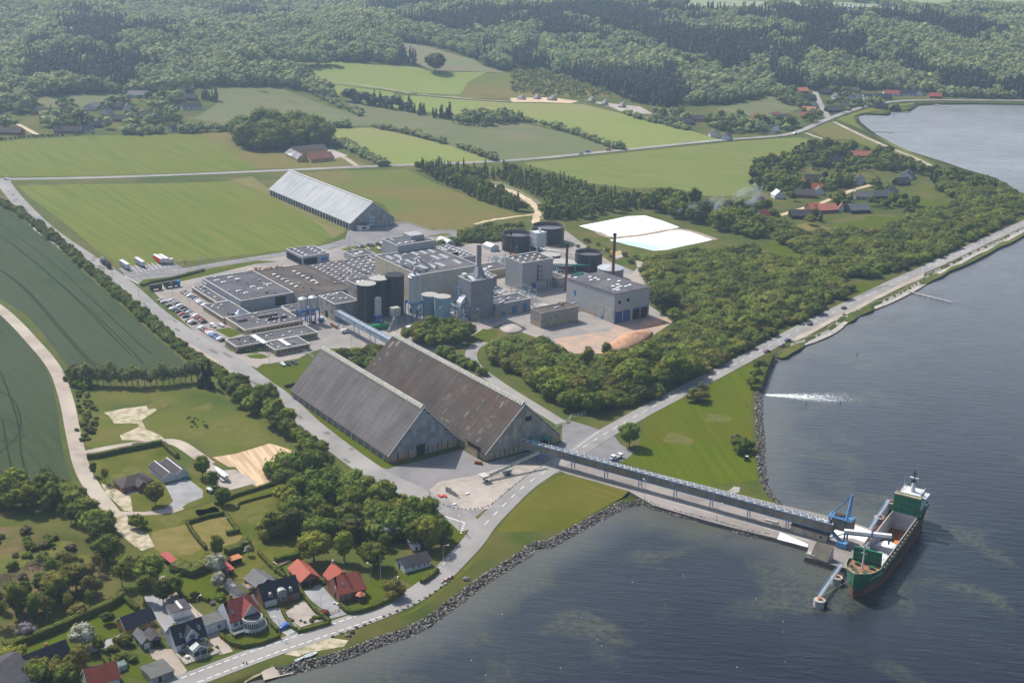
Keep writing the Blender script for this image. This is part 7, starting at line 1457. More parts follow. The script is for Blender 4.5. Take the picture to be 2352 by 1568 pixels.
flatshed('shed','black shed with flat red roof at the foot of the grass bank',(399,1309),(414,1304),(372,1284),2.3,blw,rf);flatshed('shed','grey shed with flat red roof beside the blossoming tree',(521,1324),(538,1319),(499,1300),2.3,M('grey_wood_wall',(.12,.12,.12)),rf);flatshed('shed','small open shelter with orange roof above the red roofed shed',(532,1300),(556,1292),(529,1291),2.2,blw,M('orange_roof',(.45,.20,.09)))
flatshed('shed','dark green shed with brown roof in the garden by the belt of trees',(784,1136),(803,1130),(770,1122),2.2,M('green_wood',(.01,.10,.05)),M('brown_shed_roof',(.24,.17,.11)))
flatshed('carport','flat grey pergola carport beside the driveway at the lower edge',(350,1572),(400,1553),(325,1546),2.3,dirty,M('grey_flat_roof',(.13,.13,.125)),cat='carport');flatshed('shed','low brown terrace shelter behind the hedge of the black roofed house',(640,1300),(665,1290),(630,1292),.4,wood,M('pink_paving',(.36,.25,.2)))
flatshed('shed','rusty roofed shed hidden in the grove',(866,1222),(884,1215),(862,1212),2.2,dirty,rust)
a,ang,L2,D2=frame((262,1548),(292,1536),(254,1532));t=thing('greenhouse','small glass greenhouse on the lawn above the red roof','greenhouse',(a.x,a.y),ang);gable_roof(t,L2,3,1.7,2.6,M('greenhouse_glass',(.36,.42,.38),(.25,.32,.27),rough=.1,scale=1.5),over=.05);walls(t,L2,3,1.7,2.5,M('greenhouse_glass',(.36,.42,.38)));mb=MB()
for i in range(7):mb.box(L2*i/6-.04,L2*i/6+.04,-.05,3.05,1.7,1.75);mb.box(L2*i/6-.04,L2*i/6+.04,-.06,0,0,1.8)
mb.build('frame',white,t)
t,L,D=house('house','brick house with black mansard roof, zinc dormers and white garage door',(605,1396),(688,1373),(588,1375),2.9,7.4,brick,blkt,wins=[('F',.42,.9,.7,1.4,1),('F',.5,.9,1.8,1.4,3),('F',.84,.4,1.7,2.0,4)],over=.3)
MB().box(.6,5.0,-.08,.02,0,2.3).build('garage_door',white,t);zinc=M('zinc',(.40,.40,.40),(.33,.33,.33),rough=.45,scale=1)
for x,w_,z0,h in((.22*L,1.2,3.4,1.4),(.78*L,1.2,3.4,1.4),(.52*L,3.0,3.2,2.0)):
 mb=MB();n=8;y0=.2 if w_<2 else-.4;prof=[(x-w_/2,z0-.4)]+[(x-w_/2*math.cos(math.pi*i/n),z0+h*.7+h*.4*math.sin(math.pi*i/n))for i in range(n+1)]+[(x+w_/2,z0-.4)];mb.loft([[(a_,y0,b_)for a_,b_ in prof],[(a_,y0+3.2,b_)for a_,b_ in prof]]);d=mb.build('dormer',zinc,t);k=2 if w_<2 else 4
 for i in range(k):mb=MB();s=(w_-.3)/k;mb.box(x-w_/2+.15+i*s+.05,x-w_/2+.15+(i+1)*s-.05,y0-.06,y0-.01,z0,z0+h*.85);mb.build('pane',glass,d)
 mb=MB();[mb.box(x-w_/2+.15+i*(w_-.3)/k-.05,x-w_/2+.15+i*(w_-.3)/k+.05,y0-.09,y0-.01,z0-.05,z0+h*.9)for i in range(k+1)];mb.box(x-w_/2+.1,x+w_/2-.1,y0-.09,y0-.01,z0+h*.5,z0+h*.5+.08);mb.build('frame',white,d)
a,ang,L2,D2=frame((592,1368),(622,1357),(582,1354));t=thing('annex','rear wing with ribbed grey roof and white balcony behind the black roofed house','building',(a.x,a.y),ang);walls(t,8,8.5,3,5,brick,'y');gable_roof(t,8,8.5,3,5.4,gryt,'y',over=.3,trim=white);MB().box(-2.4,-.1,2,6,2.2,2.4).build('balcony',wood,t);mb=MB();mb.box(-2.5,-2.4,2,6,2.4,3.3);mb.box(-2.4,0,2,2.08,2.4,3.3);mb.build('balcony_rail',white,t)
t,L,D=house('garage','double brick garage with orange red tiled roof',(692,1349),(734,1338),(657,1320),2.5,5.0,brick,redt,axis='y',over=.5,cat='garage')
for x in(.4,L/2+.3):MB().box(x,x+L/2-.8,-.08,.02,0,2.1).build('door',M('dark_red_door',(.06,.02,.02)),t)
t,L,D=house('house','brick house with bright red tiled roof, cross wing and little hexagonal porch',(780,1384),(840,1368),(753,1354),3.3,7.6,brick,redt,hip=.3,chim=[(.42,.5)],wins=[('F',.12,1.0,.9,1.4,2),('F',.32,1.0,.9,1.4,2),('L',.3,3.6,.8,1,2)],sky=[(.25,.45)]);m_=MB().box(-.05,.0,3,4,0,2.2).build('door',dark,t)
walls(t,7,6.5,3.3,6.8,brick,'y',1.0,D-1,name='wing_wall');gable_roof(t,7,7.5,3.3,7.0,redt,'y',x0=1.0,y0=D-2,over=.4,name='wing_roof');MB().box(4.1,4.9,D+5,D+5.8,6,8.2).build('chimney',tcon,t)
c=L*.72;MB().cyl(c,-1.8,-.3,1.0,1.5,1.5,6).build('porch_wall',brick,t);MB().cyl(c,-1.8,1.0,2.3,1.45,1.45,6).build('porch_window',glass,t);MB().cyl(c,-1.8,2.3,3.5,1.9,.1,6).build('porch_roof',ornt,t)
for i in range(2):p=G(775-8*i,1388-2*i);tag(MB().box(-.4,.4,-.4,.4,0,.6).build('planter',wwall,None,(p.x,p.y,0),.4),('planter at the corner of the brick house','second planter beside the brick house')[i],'planter')
t,L,D=house('cottage','white cottage with weathered grey roof beside the bend of the road',(930,1316),(989,1299),(908,1299),2.3,4.6,wwall,dgrt,wins=[('F',.3,.9,.7,.9,1),('F',.52,.9,.7,.9,1),('F',.73,.9,.7,.9,1),('F',.87,.9,.7,.9,1)],over=.35);MB().box(-.05,0,D*.55,D*.55+.9,0,2).build('door',dark,t)
flatshed('wall_ruin','narrow roofless white outbuilding behind the cottage',(950,1265),(965,1262),(934,1248),1.8,wwall,wwall,cat='outbuilding')
t,L,D=house('bungalow','brick bungalow with brown hipped roof',(284,1133),(352,1114),(263,1116),2.5,4.8,brick,brnt,hip=1.0,wins=[('F',.12,.9,1.6,1.2,3),('L',.3,.9,.9,1.1,1)]);walls(t,4,3,2.5,3.6,brick,'y',L*.42,-2.6,name='wing_wall');gable_roof(t,4,5,2.5,4.0,brnt,'y',x0=L*.42,y0=-2.6,name='wing_roof');MB().box(1.2,L*.4,-2.8,-.05,-.1,.12).build('terrace',tcon,t)
a,ang,L2,D2=frame((376,1110),(432,1095),(337,1085));t=thing('garage','double garage with twin grey gables and white doors','garage',(a.x,a.y),ang)
for i in(0,1):
 x0=i*L2/2;walls(t,L2/2,D2,2.6,4.1,bluew if i else bluew,'y',x0);gable_roof(t,L2/2,D2,2.6,4.2,dgrt,'y',x0=x0,over=.3,trim=white);MB().box(x0+.6,x0+L2/2-.6,-.08,.02,0,2.2).build('door',white,t);MB().box(x0+L2/4-.25,x0+L2/4+.25,-.3,D2+.3,4.4,4.52).build('ridge_strip',white,t)
t,L,D=house('farmhouse','yellow farm wing with red brown roof facing the field',(715,374),(768,369),(708,366),3,7,M('farm_yellow',(.55,.38,.16)),M('farm_red_roof',(.20,.085,.07)),wins=[('F',.1+.11*i,1,1.2,1.3,1)for i in range(8)],cat='farmhouse')
t,L,D=house('farmhouse','yellow farm wing with patched grey roof on the left',(683,372),(708,370),(646,359),3,6.6,M('farm_yellow',(.55,.38,.16)),M('patched_grey_roof',(.22,.21,.22),(.5,.5,.52),scale=.09,lo=.55,hi=.58),axis='y',cat='farmhouse')
t,L,D=house('farmhouse','rear farm wing with brown roof in front of the copse',(678,357),(752,350),(672,350),3,6.8,M('farm_yellow',(.55,.38,.16)),brnt,cat='farmhouse')
def far_house(X,Y,L,D,turn,wall,roof,label,eave=2.8,ridge=6.6,z=None):
 p=G(X,Y);L*=1.12;D*=1.12;turn+=.95 if wall is wwall and L<20 else 0;HOUSES.append((p.x,p.y));t=thing('house',label,'house',(p.x,p.y),turn);walls(t,L,D,eave,ridge-.1,wall,'x',-L/2,-D/2);gable_roof(t,L,D,eave,ridge,roof,'x',x0=-L/2,y0=-D/2,over=.4)
 for i in range(3):MB().box(-L/2+L*(.15+.28*i),-L/2+L*(.15+.28*i)+1.4,-D/2-.05,-D/2+.02,.9,2.1).build('window',glass,t)
Wt={'w':wwall,'b':brick,'d':blw,'y':M('farm_yellow',(.55,.38,.16)),'c':tcon};Rt={'d':dgrt,'k':blkt,'r':redt,'o':ornt,'n':brnt,'g':gryt}
FH=[(22,308,24,10,-.1,'b','n','long brown roofed house at the far left beside the hedge'),(120,262,30,9,.1,'b','n','long flat brown roofed house in the left settlement'),(158,305,24,9,.1,'b','n','long reddish brown bungalow in the left settlement'),(200,303,12,6,.1,'w','g','white outbuilding next to the reddish bungalow'),(213,250,14,12,.5,'w','g','white roofed house in the middle of the left settlement'),(246,262,12,9,.6,'w','d','small white house with dark gable in the left settlement'),(268,250,13,7,0,'b','n','low brown house behind the white gable'),(294,252,14,9,1.0,'w','d','white gabled house with dark roof in the left settlement'),(277,278,20,9,.1,'b','n','brown roofed bungalow on the lawn of the left settlement'),(341,272,15,10,.2,'b','n','brown hipped house with roof lights in the left settlement'),(218,292,12,7,.3,'d','d','small dark barn in the left settlement'),(424,203,18,9,-.1,'w','r','red roofed house at the edge of the far forest'),(434,230,16,9,0,'b','d','dark roofed house right of the left settlement'),(438,250,20,9,.6,'w','d','large white house with grey roof at the field edge'),(398,302,8,5,.1,'w','g','small pale shed in the hedge of the left settlement'),(318,222,20,12,.2,'w','g','cluttered yard building of the left settlement'),(1895,486,15,11,.35,'b','o','largest holiday house with orange roof on the point'),(1867,484,9,9,.35,'b','o','garage with orange roof on the point'),(1932,484,6,4,.35,'w','o','little orange roofed annex on the point'),(1968,486,15,12,.25,'d','g','dark flat roofed bungalow right of the orange roofs'),(1849,452,15,9,-.15,'b','n','brown red roofed house by the sandy lane'),(1870,438,9,7,-.1,'b','r','red roofed house behind the brown red one'),(1880,446,8,7,.5,'w','g','white carport beside the brown red house'),(1838,500,15,9,.1,'d','d','black timber house above the hillside lawn'),(1786,454,8,8,.8,'w','w','white steep roofed cabin in the trees'),(1970,420,14,9,.2,'w','g','white gabled house with grey roof on the lane'),(2084,408,15,10,.2,'w','k','white house with black roof near the tip of the point'),(2070,424,12,8,.5,'d','d','dark house in front of the black roofed one'),(2044,448,14,10,.1,'w','d','grey roofed house at the end of the gravel lane'),(2016,455,12,9,.3,'d','g','dark boarded house with grey roof left of the lane end'),(1984,457,13,8,-.2,'c','g','grey stone coloured house among the bushes'),(1868,417,14,7,-.1,'b','d','dark flat roofed house at the back of the point'),(1922,360,12,8,.1,'w','o','small orange roofed house at the neck of the point'),(1976,362,19,8,0,'b','o','long orange roofed house at the neck of the point'),(1918,375,15,9,.4,'d','k','dark pavilion roofed house at the neck of the point'),(1742,472,15,9,.2,'w','d','dark roofed house half hidden by smoke'),(1751,500,8,7,-.4,'w','r','small red roofed house below the smoke'),(1600,484,6,5,.2,'w','w','white cabin behind the salt pond'),(1640,313,14,9,.6,'w','n','white house with brown roof beside the main road'),(1668,319,14,9,.4,'w','d','white gabled house with grey roof at the road bend'),(1572,272,10,6,0,'w','w','white flat building at the edge of the bay village'),(1568,286,20,10,.3,'d','d','dark grey bungalow at the edge of the bay village'),(1597,278,18,10,.1,'c','n','beige brown roofed house of the bay village'),(1700,292,26,9,-.1,'b','k','long dark terrace of the bay village'),(1748,277,20,10,-.3,'y','r','yellow house with red roof above the village lane'),(1780,270,12,8,-.3,'w','o','orange roofed house left of the village road'),(1796,276,18,10,.1,'d','d','dark farm building of the bay village'),(1838,213,16,10,.2,'b','o','orange roofed house under the forest'),(1860,230,12,9,.3,'d','k','dark house beside the climbing village road'),(1864,247,16,10,.1,'w','g','white and grey house beside the village road'),(1858,258,14,10,-.4,'c','o','house with pale orange roof beside the village road'),(1855,271,14,9,-.2,'b','r','brick house with red roof above the junction'),(1912,257,16,10,.3,'d','d','dark house below the village hedge'),(1936,248,24,11,.9,'b','n','large brown barn of the bay village'),(1895,216,12,10,0,'d','k','dark thatched house at the forest edge'),(1960,212,14,10,-.3,'b','n','brown gabled house at the forest edge'),(1920,227,10,8,.8,'w','k','small white house in the lower village row'),(1955,230,14,8,.3,'w','k','first white gabled house of the shore row'),(1974,229,14,8,.4,'w','k','second white gabled house of the shore row'),(1999,227,20,10,.2,'w','k','large black and white house of the shore row'),(2024,227,22,10,.1,'b','k','dark long house of the shore row'),(2046,219,18,9,0,'w','r','white house with red brown roof in the shore row'),(2080,219,20,9,.1,'w','k','white house with dark roof right of the red roofed one'),(2113,219,14,9,.2,'w','k','last white gabled house of the shore row'),(2147,225,14,9,-.1,'b','r','red roofed house at the right end of the village'),(2056,253,10,8,.8,'d','d','dark boat house on the bay shore'),(2024,250,14,5,0,'d','n','low boat shed on the bay shore'),(1942,22,30,10,0,'w','w','white roofed barn on the far plateau'),(1985,26,22,9,.2,'b','n','farmhouse beside the white barn on the far plateau'),(420,32,16,10,0,'b','r','faint red roofed house in the far forest'),(2230,6,50,14,.2,'w','w','pale buildings of the distant town'),(485,32,20,10,0,'c','o','faint house roof in the forest at the top left'),(1780,304,14,4,.1,'w','w','pale boats and trailers by the village lane')]
for f in FH:far_house(f[0],f[1],f[2],f[3],f[4]+.0,Wt[f[5]],Rt.get(f[6],white),f[7])
flatshed('field_shed','small brown open shed in the clearing above the shore road',(1931,640),(1951,637),(1930,632),2.6,blw,brnt,.4)
flatshed('shelter','grey hut roof in the bushes behind the works',(1100,530),(1128,526),(1098,524),2.6,dirty,dgrt)
flush()
# hedges and garden bits
for pts,h,w_,lab in(([(10,1492),(60,1475),(120,1452),(200,1415),(250,1395),(285,1372)],2.6,2.6,'long dark hedge between the wood and the yellow barn garden'),([(285,1375),(305,1395),(318,1404)],2.0,1.6,'short hedge turning down to the gravel court'),([(392,1330),(405,1352),(420,1375),(432,1382),(460,1374),(480,1382)],1.5,1.2,'low hedge curving round the small hedged lawn'),([(392,1330),(430,1318),(450,1308)],1.3,1.0,'low hedge along the top of the small hedged lawn'),([(402,1305),(440,1318),(480,1300),(490,1288)],3.0,5.5,'broad grassy green bank hedge behind the black shed'),([(430,1203),(440,1222),(458,1245),(473,1262)],1.6,1.3,'hedge along the left side of the playing lawn'),([(430,1203),(455,1196),(480,1188),(515,1182)],1.6,1.3,'hedge along the upper side of the playing lawn'),([(518,1182),(530,1200),(545,1222)],1.6,1.3,'hedge along the right side of the playing lawn'),([(520,1228),(550,1222)],1.8,1.6,'short stub of hedge inside the playing lawn'),([(520,1275),(548,1265),(568,1250),(566,1262)],2.8,3.2,'thick hedge above the small red roofed shed'),([(508,1462),(530,1480),(560,1487),(600,1480),(642,1464)],1.5,1.3,'clipped hedge in front of the white house with the round bay'),([(590,1396),(610,1420),(640,1452)],1.5,1.2,'hedge between white house and driveway of the blue car'),([(648,1403),(660,1425),(672,1443),(683,1448)],1.2,1.0,'low hedge beside the driveway of the blue car'),([(683,1453),(710,1447),(757,1433)],1.3,1.2,'clipped hedge in front of the gravel terrace'),([(684,1350),(700,1375),(725,1405),(757,1432)],1.6,1.2,'long hedge between terrace and double garage yard'),([(782,1393),(800,1408),(815,1410),(860,1397),(900,1378),(925,1362)],1.6,1.4,'clipped hedge in front of the bright red roofed house'),([(968,1340),(990,1325),(1005,1312)],1.6,1.8,'hedge in front of the white cottage'),([(594,1272),(620,1300),(655,1328)],1.5,1.2,'hedge running down behind the double garage'),([(632,1293),(660,1285),(690,1278)],2.2,1.8,'dark hedge behind the double garage lawn'),([(200,1053),(230,1049),(280,1038),(330,1028),(372,1020)],2.2,2.2,'hedge along the upper side of the bungalow garden'),([(375,1022),(395,1042),(408,1052)],2.0,1.8,'hedge along the right side of the bungalow garden'),([(495,1160),(540,1140),(590,1125),(640,1108)],1.5,1.4,'hedge below the boat lot'),([(545,1170),(548,1158),(590,1146),(650,1130)],1.0,.8,'thin low hedge in the meadow below the boat lot'),([(655,890),(680,884),(705,879)],1.6,1.2,'clipped hedge end at the corner of the left salt shed'),([(542,812),(575,803),(602,806),(628,808)],1.0,1.0,'low hedge in front of the office pavilions'),([(1768,820),(1757,842),(1750,862),(1742,882),(1736,897)],2.2,5,'broad dense hedge at the top of the stone bank'),([(325,657),(345,650),(400,640),(468,622)],1.5,2.5,'dark planting along the lorry park'),([(230,1500),(240,1515),(255,1535)],1.6,1.4,'hedge left of the greenhouse lawn')):
 hedge(pts,h,w_,lab)
# vehicles
paint={k:M('car_paint_'+k,c,tuple(v*.95 for v in c),rough=.3,spec=.6)for k,c in(('white',(.72,.72,.72)),('silver',(.38,.39,.41)),('grey',(.13,.135,.145)),('black',(.018,.018,.022)),('red',(.35,.02,.03)),('blue',(.02,.12,.48)),('darkblue',(.02,.04,.12)),('darkred',(.14,.015,.03)))}
tyre=M('tyre',(.018,.018,.018));rim=M('rim',(.35,.35,.36),rough=.3)
def make_vehicle(kind='car'):
 t=thing('parked_car','x','car')
 mb=MB()
 if kind=='car':
  prof=[(-2.2,.35),(-2.25,.75),(-2.05,.95),(-1.75,1.0),(-1.0,1.43),(.35,1.46),(1.15,1.02),(2.0,.86),(2.25,.62),(2.2,.35)]
  gp=[(-1.62,1.02),(-.98,1.38),(.33,1.41),(1.02,1.02)];w_=.88;wg=.74
 elif kind=='van':
  prof=[(-2.5,.35),(-2.5,1.7),(-2.3,2.0),(1.0,2.0),(1.7,1.35),(2.45,1.1),(2.5,.35)];gp=[(-.2,1.35),(-.2,1.85),(1.0,1.88),(1.55,1.35)];w_=.95;wg=.9
 r0=[(x,-w_,z)if z<1.05 else(x,-wg,z)for x,z in prof];r1=[(x,w_,z)if z<1.05 else(x,wg,z)for x,z in prof]
 mb.loft([r0,r1]);b=mb.build('body',paint['white'],t)
 b.data.materials[0]=paint['white']
 mb=MB();g0=[(x,-wg-.015-(w_-wg)*.4*(z<1.1),z)for x,z in gp];g1=[(x,wg+.015+(w_-wg)*.4*(z<1.1),z)for x,z in gp];mb.loft([g0,g1]);
 mb.build('side_window',glass,t)
 mb=MB();a,c=(gp[0],gp[1]);d,e=gp[-1],gp[-2]
 mb.loft([[(d[0]+.05,-wg+.08,d[1]+.02),(d[0]+.05,wg-.08,d[1]+.02),(d[0],wg-.08,d[1]),(d[0],-wg+.08,d[1])],[(e[0]+.08,-wg+.12,e[1]+.02),(e[0]+.08,wg-.12,e[1]+.02),(e[0],wg-.12,e[1]),(e[0],-wg+.12,e[1])]]);mb.build('windscreen',glass,t)
 if kind=='car':mb=MB();mb.loft([[(a[0]-.06,-wg+.1,a[1]+.02),(a[0]-.06,wg-.1,a[1]+.02),(a[0],wg-.1,a[1]),(a[0],-wg+.1,a[1])],[(c[0]-.08,-wg+.14,c[1]+.02),(c[0]-.08,wg-.14,c[1]+.02),(c[0],wg-.14,c[1]),(c[0],-wg+.14,c[1])]]);mb.build('rear_window',glass,t)
 wm=MB();wm.tube((0,-.11,0),(0,.11,0),.33,12,0);wm.tube((0,-.13,0),(0,.13,0),.19,10,1);wm=wm.mesh('wheel',[tyre,rim])
 for x in(-1.38,1.4):
  for y in(-w_+.06,w_-.06):link('wheel',wm,t,(x,y,.33))
 for y in(-.62,.62):mb=MB().box(2.16,2.29,y-.17,y+.17,.6,.74);mb.build('headlight',white,t)
 for s in t.children:
  if s.name.startswith('body'):s.material_slots[0].link='OBJECT';s.material_slots[0].material=paint['white']
 return t
CARP={'car':make_vehicle('car'),'van':make_vehicle('van')};FIRST={}
def car(X,Y,colr,label,ang=GA,kind='car',group=None,name='parked_car',raw=None):
 p=raw if raw else G(X,Y);src=CARP[kind]
 if kind not in FIRST:FIRST[kind]=1;t=src;t.location=(p[0],p[1],.16 if p[1]<1180 else hill(p[0],p[1])+.8);t.rotation_euler.z=ang;t['label']=label;t.name=name
 else:t=dup(src,(p[0],p[1],.16 if p[1]<1180 else hill(p[0],p[1])+.8),ang,label);t.name=name
 if group:t['group']=group
 elif 'group' in t:del t['group']
 if kind=='van':t['category']='van'
 for c in t.children:
  if c.name.startswith('body'):c.material_slots[0].material=paint[colr]
 return t
ROWS={'row nearest the access road':[(1480,1197,'grey'),(1510,1210,'white'),(1555,1246,'black'),(1587,1274,'white'),(1612,1286,'darkblue'),(1640,1304,'black'),(1672,1326,'red'),(1705,1346,'darkblue'),(1735,1386,'black'),(1757,1396,'white'),(1780,1407,'black')],'middle car park row':[(1583,1196,'silver'),(1612,1214,'silver'),(1630,1225,'grey'),(1652,1246,'white'),(1685,1266,'black'),(1715,1288,'darkblue'),(1737,1306,'silver'),(1760,1318,'black'),(1778,1328,'silver'),(1795,1340,'white'),(1812,1352,'red'),(1832,1366,'black'),(1850,1381,'red'),(1870,1396,'black')],'row along the office wall':[(1690,1121,'black'),(1706,1130,'grey'),(1724,1141,'silver'),(1746,1156,'white'),(1790,1176,'darkblue'),(1810,1192,'silver'),(1826,1205,'white'),(1843,1217,'white'),(1860,1229,'grey'),(1878,1240,'white'),(1895,1254,'black')],'row at the car park bottom':[(1850,1449,'white'),(1870,1460,'grey'),(1887,1471,'darkblue'),(1904,1482,'red'),(1922,1493,'white'),(1940,1504,'white'),(1958,1517,'blue'),(1980,1529,'black'),(2001,1541,'blue'),(2022,1552,'white'),(2045,1563,'black')]}
ORD=['first','second','third','fourth','fifth','sixth','seventh','eighth','ninth','tenth','eleventh','twelfth','thirteenth','fourteenth']
for rn,L in ROWS.items():
 for i,(x,y,c)in enumerate(L):X,Y=PX(0,1,x,y);car(X,Y,c,'%s car, %s from the upper end of the %s'%((c,ORD[i],rn)),GA+(math.pi if i%3==0 else 0),group='cars parked in front of the offices')
for i,(x,y,c)in enumerate([(875,733,'grey'),(898,742,'silver'),(940,704,'silver'),(972,703,'black'),(1040,690,'black'),(1065,690,'darkred'),(1030,725,'silver'),(1122,680,'black'),(1150,676,'white'),(1125,722,'white'),(1225,664,'white'),(1255,662,'white'),(1315,654,'black'),(1345,652,'black'),(1383,646,'darkred')]):
 X,Y=PX(1,1,x,y);car(X,Y,c,'%s car, %s from the left in the rear car park by the lone shed'%(c,(ORD+['fifteenth'])[i]),GA-1.45,group='cars in the rear car park')
for X,Y,c,lab,an,kd in((654,1441,'blue','bright blue car on the grey driveway between the hedges',-1.0+math.pi/2+.2,'car'),(649,839,'white','white car on the lawn edge bay beside the left salt shed',-.85,'car'),(660,837,'black','first dark car right of the white one by the left salt shed',-.85,'car'),(676,835,'darkblue','second dark car right of the white one by the left salt shed',-.85,'car'),(489,751,'white','white minibus parked beside the office lawn',-.8,'van'),(508,749,'white','white car behind the minibus',-.8,'car'),(793,764,'white','white van in the yard under the pale blue bridge',.5,'van'),(1350,352,'blue','blue van driving on the main road',.25,'van'),(1335,356,'black','small black car behind the blue van on the main road',.25,'car'),(1397,347,'red','red van driving ahead of the blue one on the main road',.25,'van'),(15,413,'white','white car turning at the far left junction',.1,'car'),(1938,709,'black','upper black car on the shore road',.85,'car'),(1860,746,'black','lower black car on the shore road',.85,'car'),(1809,783,'darkblue','dark car at the start of the beach on the shore road',.85,'car'),(1795,794,'silver','silver car at the beach corner of the shore road',.85,'car'),(1761,809,'darkred','dark red car near the top of the stone bank',.85,'car'),(1826,309,'white','white car at the village junction',.6,'car'),(812,348,'white','white van in the court of the yellow farm',0,'van'),(824,347,'darkblue','dark car beside the van in the farm court',0,'car'),(1057,784,'white','white car under the trees by the works bend',.3,'car'),(712,854,'white','white car parked in front of the office pavilion',GA,'car')):
 car(X,Y,c,lab,an,kd)
def lorry(label,X,Y,ang,parts_,wheels,cat='lorry',name='lorry',xy=None):
 p=G(X,Y)if xy is None else xy;t=thing(name,label,cat,(p[0],p[1],.16),ang)
 for nm,mt,bx in parts_:mb=MB();mb.box(*bx);mb.build(nm,mt,t)
 wm=MB().tube((0,-.15,0),(0,.15,0),.5,12).mesh('wheel',tyre)
 for x in wheels:
  for y in(-1.05,1.05):link('wheel',wm,t,(x,y,.5))
 return t
def trailer(label,X,Y,side):return lorry(label,X,Y,GA+math.pi/2,[('box',side,(0,13.4,-1.24,1.24,1.1,3.9)),('roof',white,(-.05,13.45,-1.27,1.27,3.9,4.0)),('rear_door',white,(-.08,-.0,-1.2,1.2,1.15,3.85)),('chassis',dark,(.5,13,-.6,.6,.7,1.1))],(1.5,2.8,4.1),'trailer','lorry_trailer')
bs=M('trailer_blue_grey',(.28,.34,.42));rs=M('trailer_red',(.62,.06,.05));gs_=M('trailer_dark',(.07,.075,.085));brs=M('tarpaulin_brown',(.10,.085,.08))
trailer('left parked trailer with blue grey sides and white roof',295,621,bs);trailer('second parked trailer with blue grey sides and white roof',330,615,bs);trailer('parked red sided trailer with white roof',373,608,rs);trailer('white roofed trailer hitched beside the red one',385,607.5,white)
p=G(385,607.5);
lorry('white tractor unit standing at the rear of the red and white trailers',390,606,GA,[('cab',wwall,(0,2.3,-1.2,1.2,.8,3.4)),('windscreen',glass,(2.3,2.36,-1.05,1.05,2,3.1)),('chassis',dark,(-3.4,0,-.6,.6,.7,1.0))],(1.2,-1.8,-2.9))
dr=math.atan2(*(G(240,600)-G(230,590)).yx)
lorry('front wagon of the dark tipper lorry with cab on the access road',236,604,dr,[('body',gs_,(0,6.5,-1.25,1.25,1.2,3.4)),('cab',paint['grey'],(-2.4,-.2,-1.2,1.2,.8,3.3)),('windscreen',glass,(-2.46,-2.4,-1,1,2,3)),('chassis',dark,(0,6.5,-.6,.6,.7,1.2))],(-1.4,2,5,6.2))
lorry('dark tipper trailer following the lorry on the access road',246,612,dr,[('body',gs_,(0,7,-1.25,1.25,1.2,3.5)),('load',dark,(.2,6.8,-1.1,1.1,3.3,3.55)),('chassis',dark,(0,7,-.6,.6,.7,1.2))],(1.5,5,6.2),'trailer','lorry_trailer')
lorry('dark tarpaulin trailer parked beside the office verge',344,668,GA-.0,[('body',gs_,(0,7.6,-1.25,1.25,1.1,3.6)),('roof',brs,(0,7.6,-1.26,1.26,3.6,3.7)),('chassis',dark,(0,7.6,-.6,.6,.7,1.1))],(1.5,6,7),'trailer','lorry_trailer')
lorry('dark tarpaulin lorry with bright blue cab beside the office verge',377,662,GA,[('body',gs_,(0,8,-1.25,1.25,1.1,3.7)),('roof',brs,(0,8,-1.26,1.26,3.7,3.8)),('cab',M('cab_blue',(.03,.22,.50)),(8.2,10.2,-1.2,1.2,.8,3.6)),('windscreen',glass,(10.2,10.26,-1,1,2.1,3.2)),('chassis',dark,(0,9,-.6,.6,.7,1.1))],(1.5,6,9.3))
pp=ab(598,359.5);lorry('white articulated lorry parked in front of the blue tanks',0,0,GA-.06,[('box',M('dirty_white',(.50,.49,.46)),(0,13.4,-1.25,1.25,1.1,4.0)),('roof',white,(-.05,13.45,-1.27,1.27,4.0,4.1)),('rear_opening',dark,(-.06,.0,-1.1,1.1,1.2,3.9)),('cab',wwall,(13.8,16,-1.2,1.2,.8,3.6)),('windscreen',glass,(16,16.06,-1,1,2,3.2)),('chassis',dark,(0,14,-.6,.6,.7,1.1))],(1.6,2.9,4.2,12,15),xy=pp)
lorry('white pickup lorry with open bed parked at the edge of the park lawn',1412,1055,.75,[('cab',wwall,(0,-2.2,-1,1,.6,2.3)),('windscreen',glass,(-2.24,-2.2,-.85,.85,1.4,2.1)),('bed',tcon,(.1,4.2,-1.1,1.1,.9,1.1)),('load',wwall,(2.6,4.4,-1.1,1.1,1.1,1.9)),('bonnet',wwall,(-2.2,-3,-.9,.9,.6,1.4))],(-2,2.8),'pickup','pickup')
lorry('small black and white mower tractor on the park lawn',1715,1057,1.4,[('body',dark,(-1,1,-.7,.7,.4,1.1)),('cab',white,(-.6,.5,-.65,.65,1.9,2.0)),('frame',dark,(-.5,.4,-.6,.6,1.1,1.9))],(-.8,.8),'mower','mower')
lorry('orange wheel loader in the yard behind the slim chimney',1181,590,.3,[('body',orange,(-2,1,-1,1,1,2.2)),('cab',glass,(-.2,1,-.7,.7,2.2,3.2)),('bucket',M('loader_bucket',(.25,.16,.08)),(2.4,3.6,-1.4,1.4,.3,1.5)),('arm',orange,(1,2.4,-.3,.3,1,1.4))],(-1.4,1.4),'loader','wheel_loader')
lorry('blue skip with boxes beside the square tower',1290,702,GA,[('body',blued,(-2,2,-1.2,1.2,.3,2)),('load',wood,(-1.6,1.6,-1,1,2,2.5))],(),'skip','skip')
p=ab(600,482);t=thing('red_tank','small red tank lying beside the blue skip','tank',(p.x,p.y,0),GA);mb=MB();mb.tube((0,0,1.2),(4,0,1.2),1.1,12);mb.build('drum',red,t);MB().box(.5,1,-.8,.8,0,.5).box(3,3.5,-.8,.8,0,.5).build('saddle',dark,t)
